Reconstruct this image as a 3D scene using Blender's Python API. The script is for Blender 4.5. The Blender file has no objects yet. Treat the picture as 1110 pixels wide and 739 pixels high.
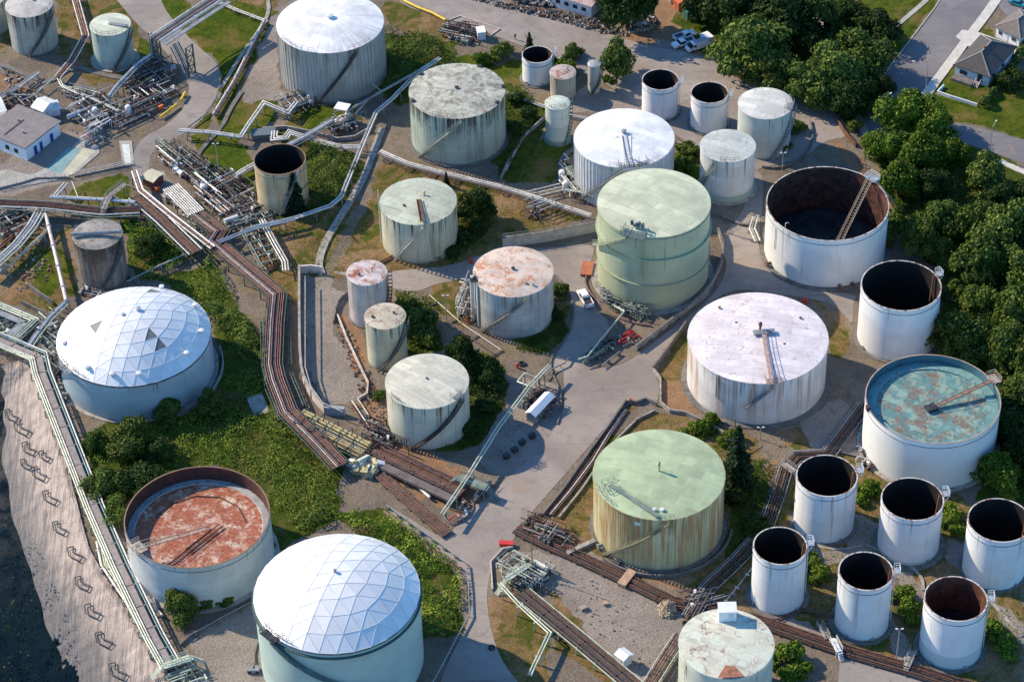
import bpy, math, random
import numpy as np
from mathutils import Vector, Matrix, noise as mnoise
random.seed(7)
R_=math.radians
sc=bpy.context.scene
COL=sc.collection
# ------------------------------------------------------------------ camera
FPX=2911.46; PIT=0.70465655; ROL=-0.02916801; CAMH=360.0
_F=Vector((0,math.cos(PIT),-math.sin(PIT)))
_R=Vector((1,0,0)); _U=Vector((0,math.sin(PIT),math.cos(PIT)))
_R2=_R*math.cos(ROL)+_U*math.sin(ROL); _U2=_U*math.cos(ROL)-_R*math.sin(ROL)
cd=bpy.data.cameras.new('camera'); cam=bpy.data.objects.new('camera',cd); COL.objects.link(cam)
cam.matrix_world=Matrix(((_R2.x,_U2.x,-_F.x,0),(_R2.y,_U2.y,-_F.y,0),(_R2.z,_U2.z,-_F.z,CAMH),(0,0,0,1)))
cd.sensor_width=36; cd.lens=36*FPX/1110; cd.clip_start=5; cd.clip_end=20000
sc.camera=cam
# ------------------------------------------------------------------ light
SUN_AZ=29.0; SUN_EL=33.0      # sun stands to the left and a little beyond the scene
sd=Vector((-math.cos(R_(SUN_AZ))*math.cos(R_(SUN_EL)),math.sin(R_(SUN_AZ))*math.cos(R_(SUN_EL)),math.sin(R_(SUN_EL))))
w=bpy.data.worlds.new('World'); sc.world=w; w.use_nodes=True
wn=w.node_tree; bg=wn.nodes['Background']
sky=wn.nodes.new('ShaderNodeTexSky'); sky.sky_type='NISHITA'; sky.sun_disc=False
sky.sun_elevation=R_(SUN_EL); sky.sun_rotation=math.atan2(sd.x,sd.y); sky.air_density=1.0; sky.dust_density=.1; sky.ozone_density=5.0
tint=wn.nodes.new('ShaderNodeMix');tint.data_type='RGBA';tint.blend_type='MULTIPLY';tint.inputs[0].default_value=1;tint.inputs[7].default_value=(.72,1.0,1.12,1)
wn.links.new(sky.outputs[0],tint.inputs[6]);wn.links.new(tint.outputs[2],bg.inputs[0]); bg.inputs[1].default_value=0.15
sl=bpy.data.lights.new('sun','SUN'); so=bpy.data.objects.new('sun',sl); COL.objects.link(so)
sl.energy=4.55; sl.angle=R_(0.5); sl.color=(1.0,0.83,0.60)
so.rotation_euler=sd.to_track_quat('Z','Y').to_euler(); so.location=(-200,600,300)
sc.view_settings.view_transform='Standard'; sc.view_settings.look='None'; sc.view_settings.gamma=1
sc.view_settings.use_curve_mapping=False; sc.view_settings.exposure=0.66
sc.cycles.max_bounces=5; sc.cycles.diffuse_bounces=2; sc.cycles.glossy_bounces=3; sc.cycles.transparent_max_bounces=4
# ------------------------------------------------------------------ placing
def G(px,py,z=0.0):
    d=_F+_R2*((px-555)/FPX)-_U2*((py-369.5)/FPX)
    t=(z-CAMH)/d.z
    return Vector((0,0,CAMH))+d*t
def GL(pts,z=0.0): return [G(p[0],p[1],p[2] if len(p)>2 else z) for p in pts]
def chaikin(p,n=2,closed=False):
    for _ in range(n):
        q=[]
        m=len(p)
        rng=range(m) if closed else range(m-1)
        if not closed: q.append(p[0])
        for i in rng:
            a,b=p[i],p[(i+1)%m]
            q+= [a*.75+b*.25,a*.25+b*.75]
        if not closed: q.append(p[-1])
        p=q
    return p
# ------------------------------------------------------------------ mesh builder
class MB:
    def __init__(s): s.v=[];s.f=[];s.m=[];s.s=[]
    def add(s,v,f,mi=0,sm=False):
        b=len(s.v); s.v+= [tuple(x) for x in v]
        for q in f: s.f.append(tuple(b+i for i in q)); s.m.append(mi); s.s.append(sm)
    def box(s,c,d,rz=0,mi=0,tilt=None):
        c=Vector(c);x,y,z=d[0]/2,d[1]/2,d[2]/2
        M=Matrix.Rotation(rz,3,'Z')
        if tilt is not None: M=M@tilt
        P=[c+M@Vector((a*x,b*y,e*z)) for e in(-1,1) for b in(-1,1) for a in(-1,1)]
        s.add(P,[(0,2,3,1),(4,5,7,6),(0,1,5,4),(2,6,7,3),(0,4,6,2),(1,3,7,5)],mi)
    def beam(s,a,b,w,h=None,mi=0):
        a=Vector(a);b=Vector(b);h=h or w;d=b-a
        if d.length<1e-4:return
        d.normalize();u=Vector((0,0,1))
        if abs(d.z)>.95:u=Vector((1,0,0))
        x=d.cross(u).normalized()*w/2;y=x.normalized().cross(d)*h/2
        P=[a-x-y,a+x-y,a+x+y,a-x+y,b-x-y,b+x-y,b+x+y,b-x+y]
        s.add(P,[(0,1,2,3),(7,6,5,4),(0,4,5,1),(1,5,6,2),(2,6,7,3),(3,7,4,0)],mi)
    def tube(s,pts,r,n=8,mi=0,caps=True,closed=False):
        pts=[Vector(p) for p in pts];m=len(pts);rings=[]
        for i,p in enumerate(pts):
            if closed: t0=(p-pts[i-1]);t1=pts[(i+1)%m]-p
            else:
                t0=(p-pts[i-1]) if i else (pts[1]-p); t1=(pts[i+1]-p) if i<m-1 else t0
            t0=t0.normalized();t1=t1.normalized();t=(t0+t1)
            if t.length<1e-5:t=t0
            t.normalize();k=1/max(.5,t.dot(t0))
            u=Vector((0,0,1)) if abs(t.z)<.95 else Vector((1,0,0))
            x=t.cross(u).normalized();y=x.cross(t)
            rings.append([p+(x*math.cos(a)*k+y*math.sin(a))*r for a in [2*math.pi*j/n for j in range(n)]])
        V=[q for g in rings for q in g];F=[]
        for i in range(m if closed else m-1):
            i2=(i+1)%m
            for j in range(n):
                j2=(j+1)%n;F.append((i*n+j,i*n+j2,i2*n+j2,i2*n+j))
        s.add(V,F,mi,True)
        if caps and not closed:
            s.add(rings[0],[tuple(range(n-1,-1,-1))][::1],mi);s.add(rings[-1],[tuple(range(n))],mi)
    def lathe(s,prof,n=96,c=(0,0,0),mi=0,sm=True,a0=0,a1=2*math.pi,cap=False):
        c=Vector(c);full=abs(a1-a0-2*math.pi)<1e-6
        k=n if full else n+1
        for (r0,z0),(r1,z1) in zip(prof[:-1],prof[1:]):
            V=[];F=[]
            for i in range(k):
                a=a0+(a1-a0)*i/n
                V+= [c+Vector((r0*math.cos(a),r0*math.sin(a),z0)),c+Vector((r1*math.cos(a),r1*math.sin(a),z1))]
            for i in range(n):
                j=(i+1)%k;F.append((2*i,2*j,2*j+1,2*i+1))
            s.add(V,F,mi,sm)
    def cyl(s,c,r,h,n=16,mi=0,r2=None):
        r2=r if r2 is None else r2
        s.lathe([(r,0),(r2,h)],n,c,mi);c=Vector(c)
        s.add([c+Vector((r2*math.cos(2*math.pi*j/n),r2*math.sin(2*math.pi*j/n),h)) for j in range(n)],[tuple(range(n))],mi)
    def prism(s,poly,z0,z1,mi=0,top=None):
        n=len(poly);A=[Vector((p[0],p[1],z0)) for p in poly];B=[Vector((p[0],p[1],z1)) for p in poly]
        ar=sum(poly[i][0]*poly[(i+1)%n][1]-poly[(i+1)%n][0]*poly[i][1] for i in range(n))
        if ar<0:A.reverse();B.reverse()
        s.add(A+B,[tuple(range(n-1,-1,-1))]+[(i,(i+1)%n,n+(i+1)%n,n+i) for i in range(n)],mi)
        s.add(B,[tuple(range(n))],mi if top is None else top)
    def build(s,name,mats,parent=None,loc=None,rz=0):
        me=bpy.data.meshes.new(name);me.from_pydata(s.v,[],s.f)
        if not isinstance(mats,(list,tuple)):mats=[mats]
        for m in mats: me.materials.append(m)
        me.polygons.foreach_set('material_index',s.m);me.polygons.foreach_set('use_smooth',s.s);me.update()
        o=bpy.data.objects.new(name,me);COL.objects.link(o)
        if parent:o.parent=parent
        if loc is not None:o.location=loc
        if rz:o.rotation_euler.z=rz
        return o
def tag(o,label=None,cat=None,group=None,kind=None):
    if label:o['label']=label
    if cat:o['category']=cat
    if group:o['group']=group
    if kind:o['kind']=kind
    return o
def E(name,loc,label,cat,group=None,rz=0):
    o=bpy.data.objects.new(name,None);COL.objects.link(o);o.location=loc;o.rotation_euler.z=rz;o.empty_display_size=.5
    return tag(o,label,cat,group)
def copy_tree(o,parent=None):
    c=o.copy();COL.objects.link(c);c.parent=parent
    for ch in KIDS.get(o.name,[]): copy_tree(ch,c)
    return c
KIDS={}
def reg(o):
    for ch in COL.objects:
        if ch.parent==o: KIDS.setdefault(o.name,[]).append(ch);reg(ch)
# ------------------------------------------------------------------ materials
def sock(nt,dst,v):
    if isinstance(v,bpy.types.NodeSocket): nt.links.new(v,dst)
    else:
        if isinstance(v,(tuple,list)) and len(v)==3 and dst.type=='RGBA': v=(*v,1)
        dst.default_value=v
def N(nt,t,ins=None,**pr):
    n=nt.nodes.new('ShaderNode'+t)
    for k,v in pr.items(): setattr(n,k,v)
    for k,v in (ins or {}).items(): sock(nt,n.inputs[k],v)
    return n
def M_(nt,op,a,b=0.0,c=None):
    n=nt.nodes.new('ShaderNodeMath');n.operation=op;sock(nt,n.inputs[0],a);sock(nt,n.inputs[1],b)
    if c is not None:sock(nt,n.inputs[2],c)
    return n.outputs[0]
def MIX(nt,f,a,b,bt='MIX'):
    n=nt.nodes.new('ShaderNodeMix');n.data_type='RGBA';n.blend_type=bt;n.clamp_factor=True
    sock(nt,n.inputs[0],f);sock(nt,n.inputs[6],a);sock(nt,n.inputs[7],b);return n.outputs[2]
def RAMP(nt,x,lo,hi,a=0.0,b=1.0):
    n=nt.nodes.new('ShaderNodeMapRange');n.interpolation_type='SMOOTHSTEP'
    sock(nt,n.inputs[0],x);n.inputs[1].default_value=lo;n.inputs[2].default_value=hi;n.inputs[3].default_value=a;n.inputs[4].default_value=b
    return n.outputs[0]
def NOISE(nt,vec,scale,det=4,rough=.6,dist=0):
    n=N(nt,'TexNoise',{'Scale':scale,'Detail':det,'Roughness':rough,'Distortion':dist});nt.links.new(vec,n.inputs['Vector']);return n.outputs[0]
def newmat(name):
    m=bpy.data.materials.new(name);m.use_nodes=True;nt=m.node_tree;return m,nt,nt.nodes['Principled BSDF']
def bump(nt,b,h,strength,dist):
    n=N(nt,'Bump',{'Strength':strength,'Distance':dist,'Height':h});nt.links.new(n.outputs[0],b.inputs['Normal'])
def SC(c,k): return tuple(min(1,x*k) for x in c)
MC={}
def mat(name,col,rough=.6,metal=0,var=.25,scale=.6,stain=None,samt=.5,sscale=.8,bmp=0,fine=None):
    if name in MC:return MC[name]
    m,nt,b=newmat(name);tc=N(nt,'TexCoord').outputs['Object'] if not name.startswith('g_') else N(nt,'NewGeometry').outputs['Position']
    n1=NOISE(nt,tc,scale,5,.6)
    c=MIX(nt,RAMP(nt,n1,.3,.7),SC(col,1-var),SC(col,1+var))
    if fine:
        n3=NOISE(nt,tc,fine,3,.7);c=MIX(nt,RAMP(nt,n3,.35,.65),MIX(nt,1.0,c,(.72,.72,.72),'MULTIPLY'),c)
    if stain:
        n2=NOISE(nt,tc,sscale,6,.65,.4);c=MIX(nt,RAMP(nt,n2,1-samt-.06,1-samt+.06) if samt<1 else 1.0,c,stain)
    nt.links.new(c,b.inputs['Base Color']);b.inputs['Roughness'].default_value=rough;b.inputs['Metallic'].default_value=metal
    if bmp:bump(nt,b,n1,.5,bmp)
    MC[name]=m;return m
def wall_mat(name,base,h,R,seed=0,streak=(.03,.03,.025),sa=.0,rust=(.16,.07,.025),ra=.0,plate=.12,top=None,lower=None,courses=2.4,dirt=.25,rough=.5,full=.35):
    """tank shell paint: plate courses, rain streaks from the rim, rust runs"""
    m,nt,b=newmat(name);tc=N(nt,'TexCoord').outputs['Object'];sp=N(nt,'SeparateXYZ',{0:tc}).outputs
    ang=M_(nt,'ARCTAN2',sp[1],sp[0]);ar=M_(nt,'MULTIPLY',ang,R);z=sp[2]
    v=N(nt,'CombineXYZ',{0:M_(nt,'ADD',ar,seed*13.7),1:z,2:seed*1.0}).outputs[0]
    br=N(nt,'TexBrick',{'Scale':1.0,'Mortar Size':.035,'Mortar Smooth':.3,'Brick Width':courses*2.6,'Row Height':courses,'Color1':(.35,.35,.35,1),'Color2':(.65,.65,.65,1),'Mortar':(0,0,0,1)})
    nt.links.new(v,br.inputs['Vector'])
    big=NOISE(nt,v,.22,4,.6)
    c=MIX(nt,RAMP(nt,big,.3,.7),SC(base,1-dirt*.6),SC(base,1+dirt*.3))
    pv=RAMP(nt,br.outputs[0],.3,.7,1-plate,1+plate*.3)
    c=MIX(nt,1.0,c,N(nt,'CombineColor',{0:pv,1:pv,2:pv}).outputs[0],'MULTIPLY')
    c=MIX(nt,M_(nt,'MULTIPLY',br.outputs[1],min(1,plate*3.2)),c,SC(base,.35))
    def runs(freq,zf,off,lo,hi):
        vv=N(nt,'CombineXYZ',{0:M_(nt,'ADD',M_(nt,'MULTIPLY',ar,freq),seed*7.1+off),1:M_(nt,'MULTIPLY',z,zf),2:off}).outputs[0]
        return RAMP(nt,NOISE(nt,vv,1.0,4,.62),lo,hi)
    zt=M_(nt,'DIVIDE',z,h)
    if ra>0:
        r=runs(.9,.03,3.3,.66-ra*.35,.76-ra*.25);r2=runs(3.4,.12,9.1,.25,.62)
        f=M_(nt,'MULTIPLY',M_(nt,'MULTIPLY',r,r2),RAMP(nt,zt,-full,1.0,.25,1.0))
        c=MIX(nt,f,c,rust)
    if sa>0:
        r=runs(1.7,.05,5.7,.62-sa*.3,.74-sa*.2);n2=runs(.35,.02,1.2,.35,.65)
        g=RAMP(nt,M_(nt,'ADD',zt,M_(nt,'MULTIPLY',NOISE(nt,v,.9,3),.5)),.65,1.25)
        c=MIX(nt,M_(nt,'MULTIPLY',r,M_(nt,'MAXIMUM',g,M_(nt,'MULTIPLY',n2,.45))),c,streak)
    if lower: c=MIX(nt,RAMP(nt,z,lower[0]+.05,lower[0]-.05),c,lower[1])
    if top: c=MIX(nt,RAMP(nt,z,h-top[0]-.03,h-top[0]+.03),c,top[1])
    # grime at the foot
    c=MIX(nt,M_(nt,'MULTIPLY',RAMP(nt,M_(nt,'ADD',z,M_(nt,'MULTIPLY',big,1.6)),1.6,.5),.5),c,(.10,.08,.055))
    nt.links.new(c,b.inputs['Base Color']);b.inputs['Roughness'].default_value=rough
    bump(nt,b,br.outputs[1],.25,-.02)
    return m
def roof_mat(name,base,seed=0,rust=(.25,.09,.04),ra=0.,rs=.35,lines=.5,dark=.0,rot=.5,width=6,row=1.9,radial=0.,rough=.55,second=None,s2=.3,grime=(.10,.085,.06)):
    m,nt,b=newmat(name);tc=N(nt,'TexCoord').outputs['Object']
    mp=N(nt,'Mapping');nt.links.new(tc,mp.inputs[0]);mp.inputs['Rotation'].default_value=(0,0,rot);mp.inputs['Location'].default_value=(seed*3.1,seed*1.7,0)
    v=mp.outputs[0]
    br=N(nt,'TexBrick',{'Scale':1.0,'Mortar Size':.05,'Mortar Smooth':.6,'Brick Width':width,'Row Height':row,'Color1':(.3,.3,.3,1),'Color2':(.7,.7,.7,1)});nt.links.new(v,br.inputs['Vector'])
    n=NOISE(nt,v,.25,6,.65)
    c=MIX(nt,RAMP(nt,n,.3,.72),SC(base,.80),SC(base,1.1))
    pv=RAMP(nt,br.outputs[0],.3,.7,.85,1.06);c=MIX(nt,1.0,c,N(nt,'CombineColor',{0:pv,1:pv,2:pv}).outputs[0],'MULTIPLY')
    brk=RAMP(nt,NOISE(nt,v,.33,3,.6),.42,.62)
    if radial:
        sp=N(nt,'SeparateXYZ',{0:tc}).outputs;ang=M_(nt,'ARCTAN2',sp[1],sp[0]);rr=M_(nt,'SQRT',M_(nt,'ADD',M_(nt,'MULTIPLY',sp[0],sp[0]),M_(nt,'MULTIPLY',sp[1],sp[1])))
        vv=N(nt,'CombineXYZ',{0:M_(nt,'MULTIPLY',ang,14.0),1:M_(nt,'MULTIPLY',rr,.05),2:seed}).outputs[0]
        c=MIX(nt,M_(nt,'MULTIPLY',RAMP(nt,NOISE(nt,vv,1.3,5,.7),.48,.62),radial),c,grime)
        st=M_(nt,'ABSOLUTE',M_(nt,'SINE',M_(nt,'MULTIPLY',ang,24.0)));c=MIX(nt,M_(nt,'MULTIPLY',RAMP(nt,st,.10,.02),radial*.8),c,SC(base,.4))
    c=MIX(nt,M_(nt,'MULTIPLY',M_(nt,'MULTIPLY',br.outputs[1],brk),lines),c,grime)
    if dark: c=MIX(nt,M_(nt,'MULTIPLY',RAMP(nt,NOISE(nt,v,.5,7,.75,.5),.53-.13*dark,.70-.08*dark),dark),c,grime)
    if second: c=MIX(nt,RAMP(nt,NOISE(nt,v,s2,5,.6,.3),.48,.56),c,second)
    if ra: c=MIX(nt,RAMP(nt,M_(nt,'ADD',M_(nt,'ADD',M_(nt,'MULTIPLY',NOISE(nt,v,rs,7,.75,.4),.72),M_(nt,'MULTIPLY',NOISE(nt,v,rs*5,5,.7),.28)),M_(nt,'MULTIPLY',br.outputs[1],.07)),.595-ra*.27,.70-ra*.27),c,MIX(nt,RAMP(nt,NOISE(nt,v,1.7,6,.7),.3,.7),SC(rust,.5),SC(rust,1.35)))
    nt.links.new(c,b.inputs['Base Color']);b.inputs['Roughness'].default_value=rough
    bump(nt,b,NOISE(nt,v,.8,4,.6),.3,.06)
    return m
white=(.78,.79,.80)
RUST=mat('rust_steel',(.15,.065,.04),.75,.1,.35,.8)
BROWN=mat('brown_pipe_paint',(.20,.072,.050),.55,.05,.3,.5,stain=(.09,.042,.033),samt=.45)
BROWN2=mat('dark_brown_pipe_paint',(.145,.075,.06),.6,.05,.25,.5,stain=(.07,.042,.035),samt=.45)
PALE=mat('pale_green_pipe_paint',(.48,.53,.42),.5,.1,.2,.5,stain=(.25,.22,.16),samt=.36)
SILV=mat('aluminium_lagging',(.48,.50,.52),.38,.55,.15,.6,stain=(.30,.28,.25),samt=.33)
WHT=mat('white_pipe_paint',(.60,.58,.53),.5,0,.18,.5,stain=(.26,.19,.14),samt=.38)
GREYP=mat('grey_pipe_paint',(.24,.25,.26),.55,.2,.25,.6)
DKGR=mat('dark_green_steel',(.07,.105,.085),.6,.1,.25,.6,stain=(.1,.06,.04),samt=.35)
GRNS=mat('green_grey_steel',(.20,.25,.21),.6,.1,.25,.6,stain=(.13,.09,.06),samt=.38)
DARK=mat('dark_grimy_steel',(.035,.036,.04),.6,.2,.3,.9)
YEL=mat('faded_yellow_pipe_paint',(.44,.37,.17),.5,0,.25,.6,stain=(.2,.14,.08),samt=.42)
YEL2=mat('bright_yellow_paint',(.75,.50,.03),.5,0,.12,.8)
RED=mat('red_paint',(.55,.035,.03),.45,0,.15,.8)
ORG=mat('orange_paint',(.62,.14,.04),.5,0,.15,.8)
BLUE=mat('blue_door_paint',(.03,.06,.28),.5,0,.2,.8)
CONC=mat('weathered_concrete',(.36,.335,.30),.85,0,.22,.5,stain=(.18,.155,.125),samt=.42,bmp=.03,fine=6)
CONCD=mat('dark_concrete',(.17,.16,.15),.88,0,.25,.5,stain=(.10,.085,.07),samt=.42,bmp=.03,fine=6)
CONCW=mat('pale_concrete',(.56,.50,.45),.8,0,.15,.5,stain=(.30,.24,.19),samt=.36,fine=5)
GALV=mat('galvanised_steel',(.42,.45,.47),.45,.5,.2,.8)
STAIRM=mat('old_stair_steel',(.10,.10,.095),.65,.2,.3,.8)
WSTEEL=mat('white_steel',(.66,.67,.67),.5,0,.12,.8,stain=(.3,.2,.14),samt=.3)
GLASS=mat('dark_window_glass',(.02,.03,.04),.12,0,.1,.5)
TYRE=mat('black_rubber',(.02,.02,.02),.8,0,.2,2)
CARW=mat('white_car_paint',(.76,.78,.80),.25,0,.03,.5)
CARB=mat('black_plastic',(.025,.025,.028),.5,0,.2,2)
SHING=mat('grey_roof_shingles',(.075,.068,.066),.85,0,.15,1.2,fine=7,bmp=.02)
FLATR=mat('grey_flat_roofing',(.235,.205,.20),.85,0,.12,.5,stain=(.15,.135,.13),samt=.35,fine=5)
WOODP=mat('weathered_plank',(.40,.27,.18),.8,0,.25,1.5)
CORR=mat('ribbed_white_sheeting',(.68,.68,.66),.5,0,.1,.4,stain=(.35,.25,.18),samt=.33)
STUC=mat('pale_blue_siding',(.55,.62,.66),.7,0,.08,.6)
# ------------------------------------------------------------------ numpy noise for the ground
_rng=np.random.RandomState(3)
_tab=_rng.rand(256,256).astype(np.float32)
def vnoise(x,y,s):
    x=x*s;y=y*s;xi=np.floor(x).astype(int);yi=np.floor(y).astype(int);fx=x-xi;fy=y-yi
    fx=fx*fx*(3-2*fx);fy=fy*fy*(3-2*fy);a=lambda i,j:_tab[(yi+j)%256,(xi+i)%256]
    return (a(0,0)*(1-fx)+a(1,0)*fx)*(1-fy)+(a(0,1)*(1-fx)+a(1,1)*fx)*fy
def fbm(x,y,s,o=4):
    r=0;amp=.5;t=0
    for k in range(o): r=r+vnoise(x+37*k,y+11*k,s*2**k)*amp;t+=amp;amp*=.5
    return r/t
def inpoly(x,y,P):
    r=np.zeros(x.shape,bool);n=len(P)
    for i in range(n):
        x0,y0=P[i][0],P[i][1];x1,y1=P[(i+1)%n][0],P[(i+1)%n][1]
        if y0==y1:continue
        c=((y0>y)!=(y1>y))&(x<(x1-x0)*(y-y0)/(y1-y0)+x0);r^=c
    return r
def bbox_in(x,y,P):
    xs=[p[0] for p in P];ys=[p[1] for p in P];return min(xs)-2,max(xs)+2,min(ys)-2,max(ys)+2
EDGE=[G(*p) for p in [(-140,385),(-20,391),(36,398),(58,466),(84,548),(103,613),(128,652),(154,693),(182,739),(236,828)]]
def edge_drop(x,y):
    """how far a point lies beyond the crest of the lower-left bank (numpy)"""
    d=np.full(np.shape(x),1e9)
    for a,b in zip(EDGE[:-1],EDGE[1:]):
        ex,ey=b.x-a.x,b.y-a.y;L=ex*ex+ey*ey
        t=np.clip(((x-a.x)*ex+(y-a.y)*ey)/L,0,1)
        d=np.minimum(d,np.hypot(x-a.x-t*ex,y-a.y-t*ey))
    P=EDGE+[Vector((-400,100,0)),Vector((-400,EDGE[0].y,0))]
    ins=inpoly(x,y,P)
    return np.where(ins,d,0)
_EP=EDGE+[Vector((-400,100,0)),Vector((-400,EDGE[0].y,0))]
def hz(x,y):
    """ground height at one point"""
    ins=False;n=len(_EP)
    for i in range(n):
        p,q=_EP[i],_EP[(i+1)%n]
        if (p.y>y)!=(q.y>y) and x<(q.x-p.x)*(y-p.y)/(q.y-p.y)+p.x: ins=not ins
    if not ins: return 0.0
    d=1e9
    for a,b in zip(EDGE[:-1],EDGE[1:]):
        ex,ey=b.x-a.x,b.y-a.y;t=min(1,max(0,((x-a.x)*ex+(y-a.y)*ey)/(ex*ex+ey*ey)))
        d=min(d,math.hypot(x-a.x-t*ex,y-a.y-t*ey))
    return -min(max(d-.6,0)*.5,9.5)
def GT(px,py,dz=0):
    p=G(px,py)
    for _ in range(14):
        h=hz(p.x,p.y); q=G(px,py,h+dz); p=p.lerp(q,.7)
    return G(px,py,hz(p.x,p.y)+dz)
# ------------------------------------------------------------------ roads (outlines)
ROADS=[ # kind, outline in photo measure, smooth
 ('road',[(420,-30),(430,4),(470,17),(520,32),(560,48),(600,62),(645,84),(690,112),(722,140),(800,190),(826,182),(852,176),(872,172),(893,152),(925,148),(905,118),(870,98),(828,84),(790,70),(745,56),(700,50),(660,36),(610,18),(560,6),(520,-8),(500,-30)]),
 ('road',[(800,190),(812,222),(786,252),(780,268),(790,288),(776,318),(748,342),(712,368),(680,394),(655,399),(640,398),(622,396),(610,402),(612,425),(612,440),(600,470),(560,510),(546,520),(530,540),(505,552),(497,568),(480,585),(430,552),(412,548),(500,615),(512,640),(510,672),(486,715),(470,760),(580,760),(545,720),(531,680),(527,640),(534,612),(552,592),(572,560),(600,528),(640,482),(676,440),(690,436),(712,440),(716,418),(708,402),(745,352),(770,326),(800,312),(838,318),(872,322),(905,330),(918,345),(925,352),(924,330),(930,318),(880,316),(850,306),(832,292),(826,276),(822,250),(828,215),(826,182)]),
 ('road',[(347,292),(392,303),(425,312),(448,318),(480,305),(530,300),(560,290),(588,286),(600,296),(618,322),(624,345),(612,372),(597,388),(600,405),(640,400),(650,380),(664,352),(645,335),(634,312),(640,285),(647,262),(590,270),(545,266),(520,278),(480,290),(440,292),(400,298)]),
 ('road',[(108,-25),(168,-25),(176,8),(200,36),(216,52),(236,68),(238,90),(233,112),(218,132),(192,150),(170,160),(162,170),(162,196),(146,200),(142,172),(152,150),(178,138),(200,118),(206,98),(200,80),(188,66),(168,44),(140,18)]),
 ('street',[(1040,-40),(1022,0),(990,42),(958,84),(940,110),(930,128),(942,144),(965,152),(1010,150),(1050,156),(1110,178),(1200,205),(1200,170),(1110,152),(1060,138),(1010,128),(990,112),(1030,58),(1076,0),(1100,-40)]),
 ('street',[(1079,-6),(1088,20),(1140,32),(1200,40),(1200,-40),(1100,-40)]),
 ('paved_yard',[(912,702),(955,716),(1000,731),(1040,748),(1040,800),(905,800),(908,740)]),
]
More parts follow.
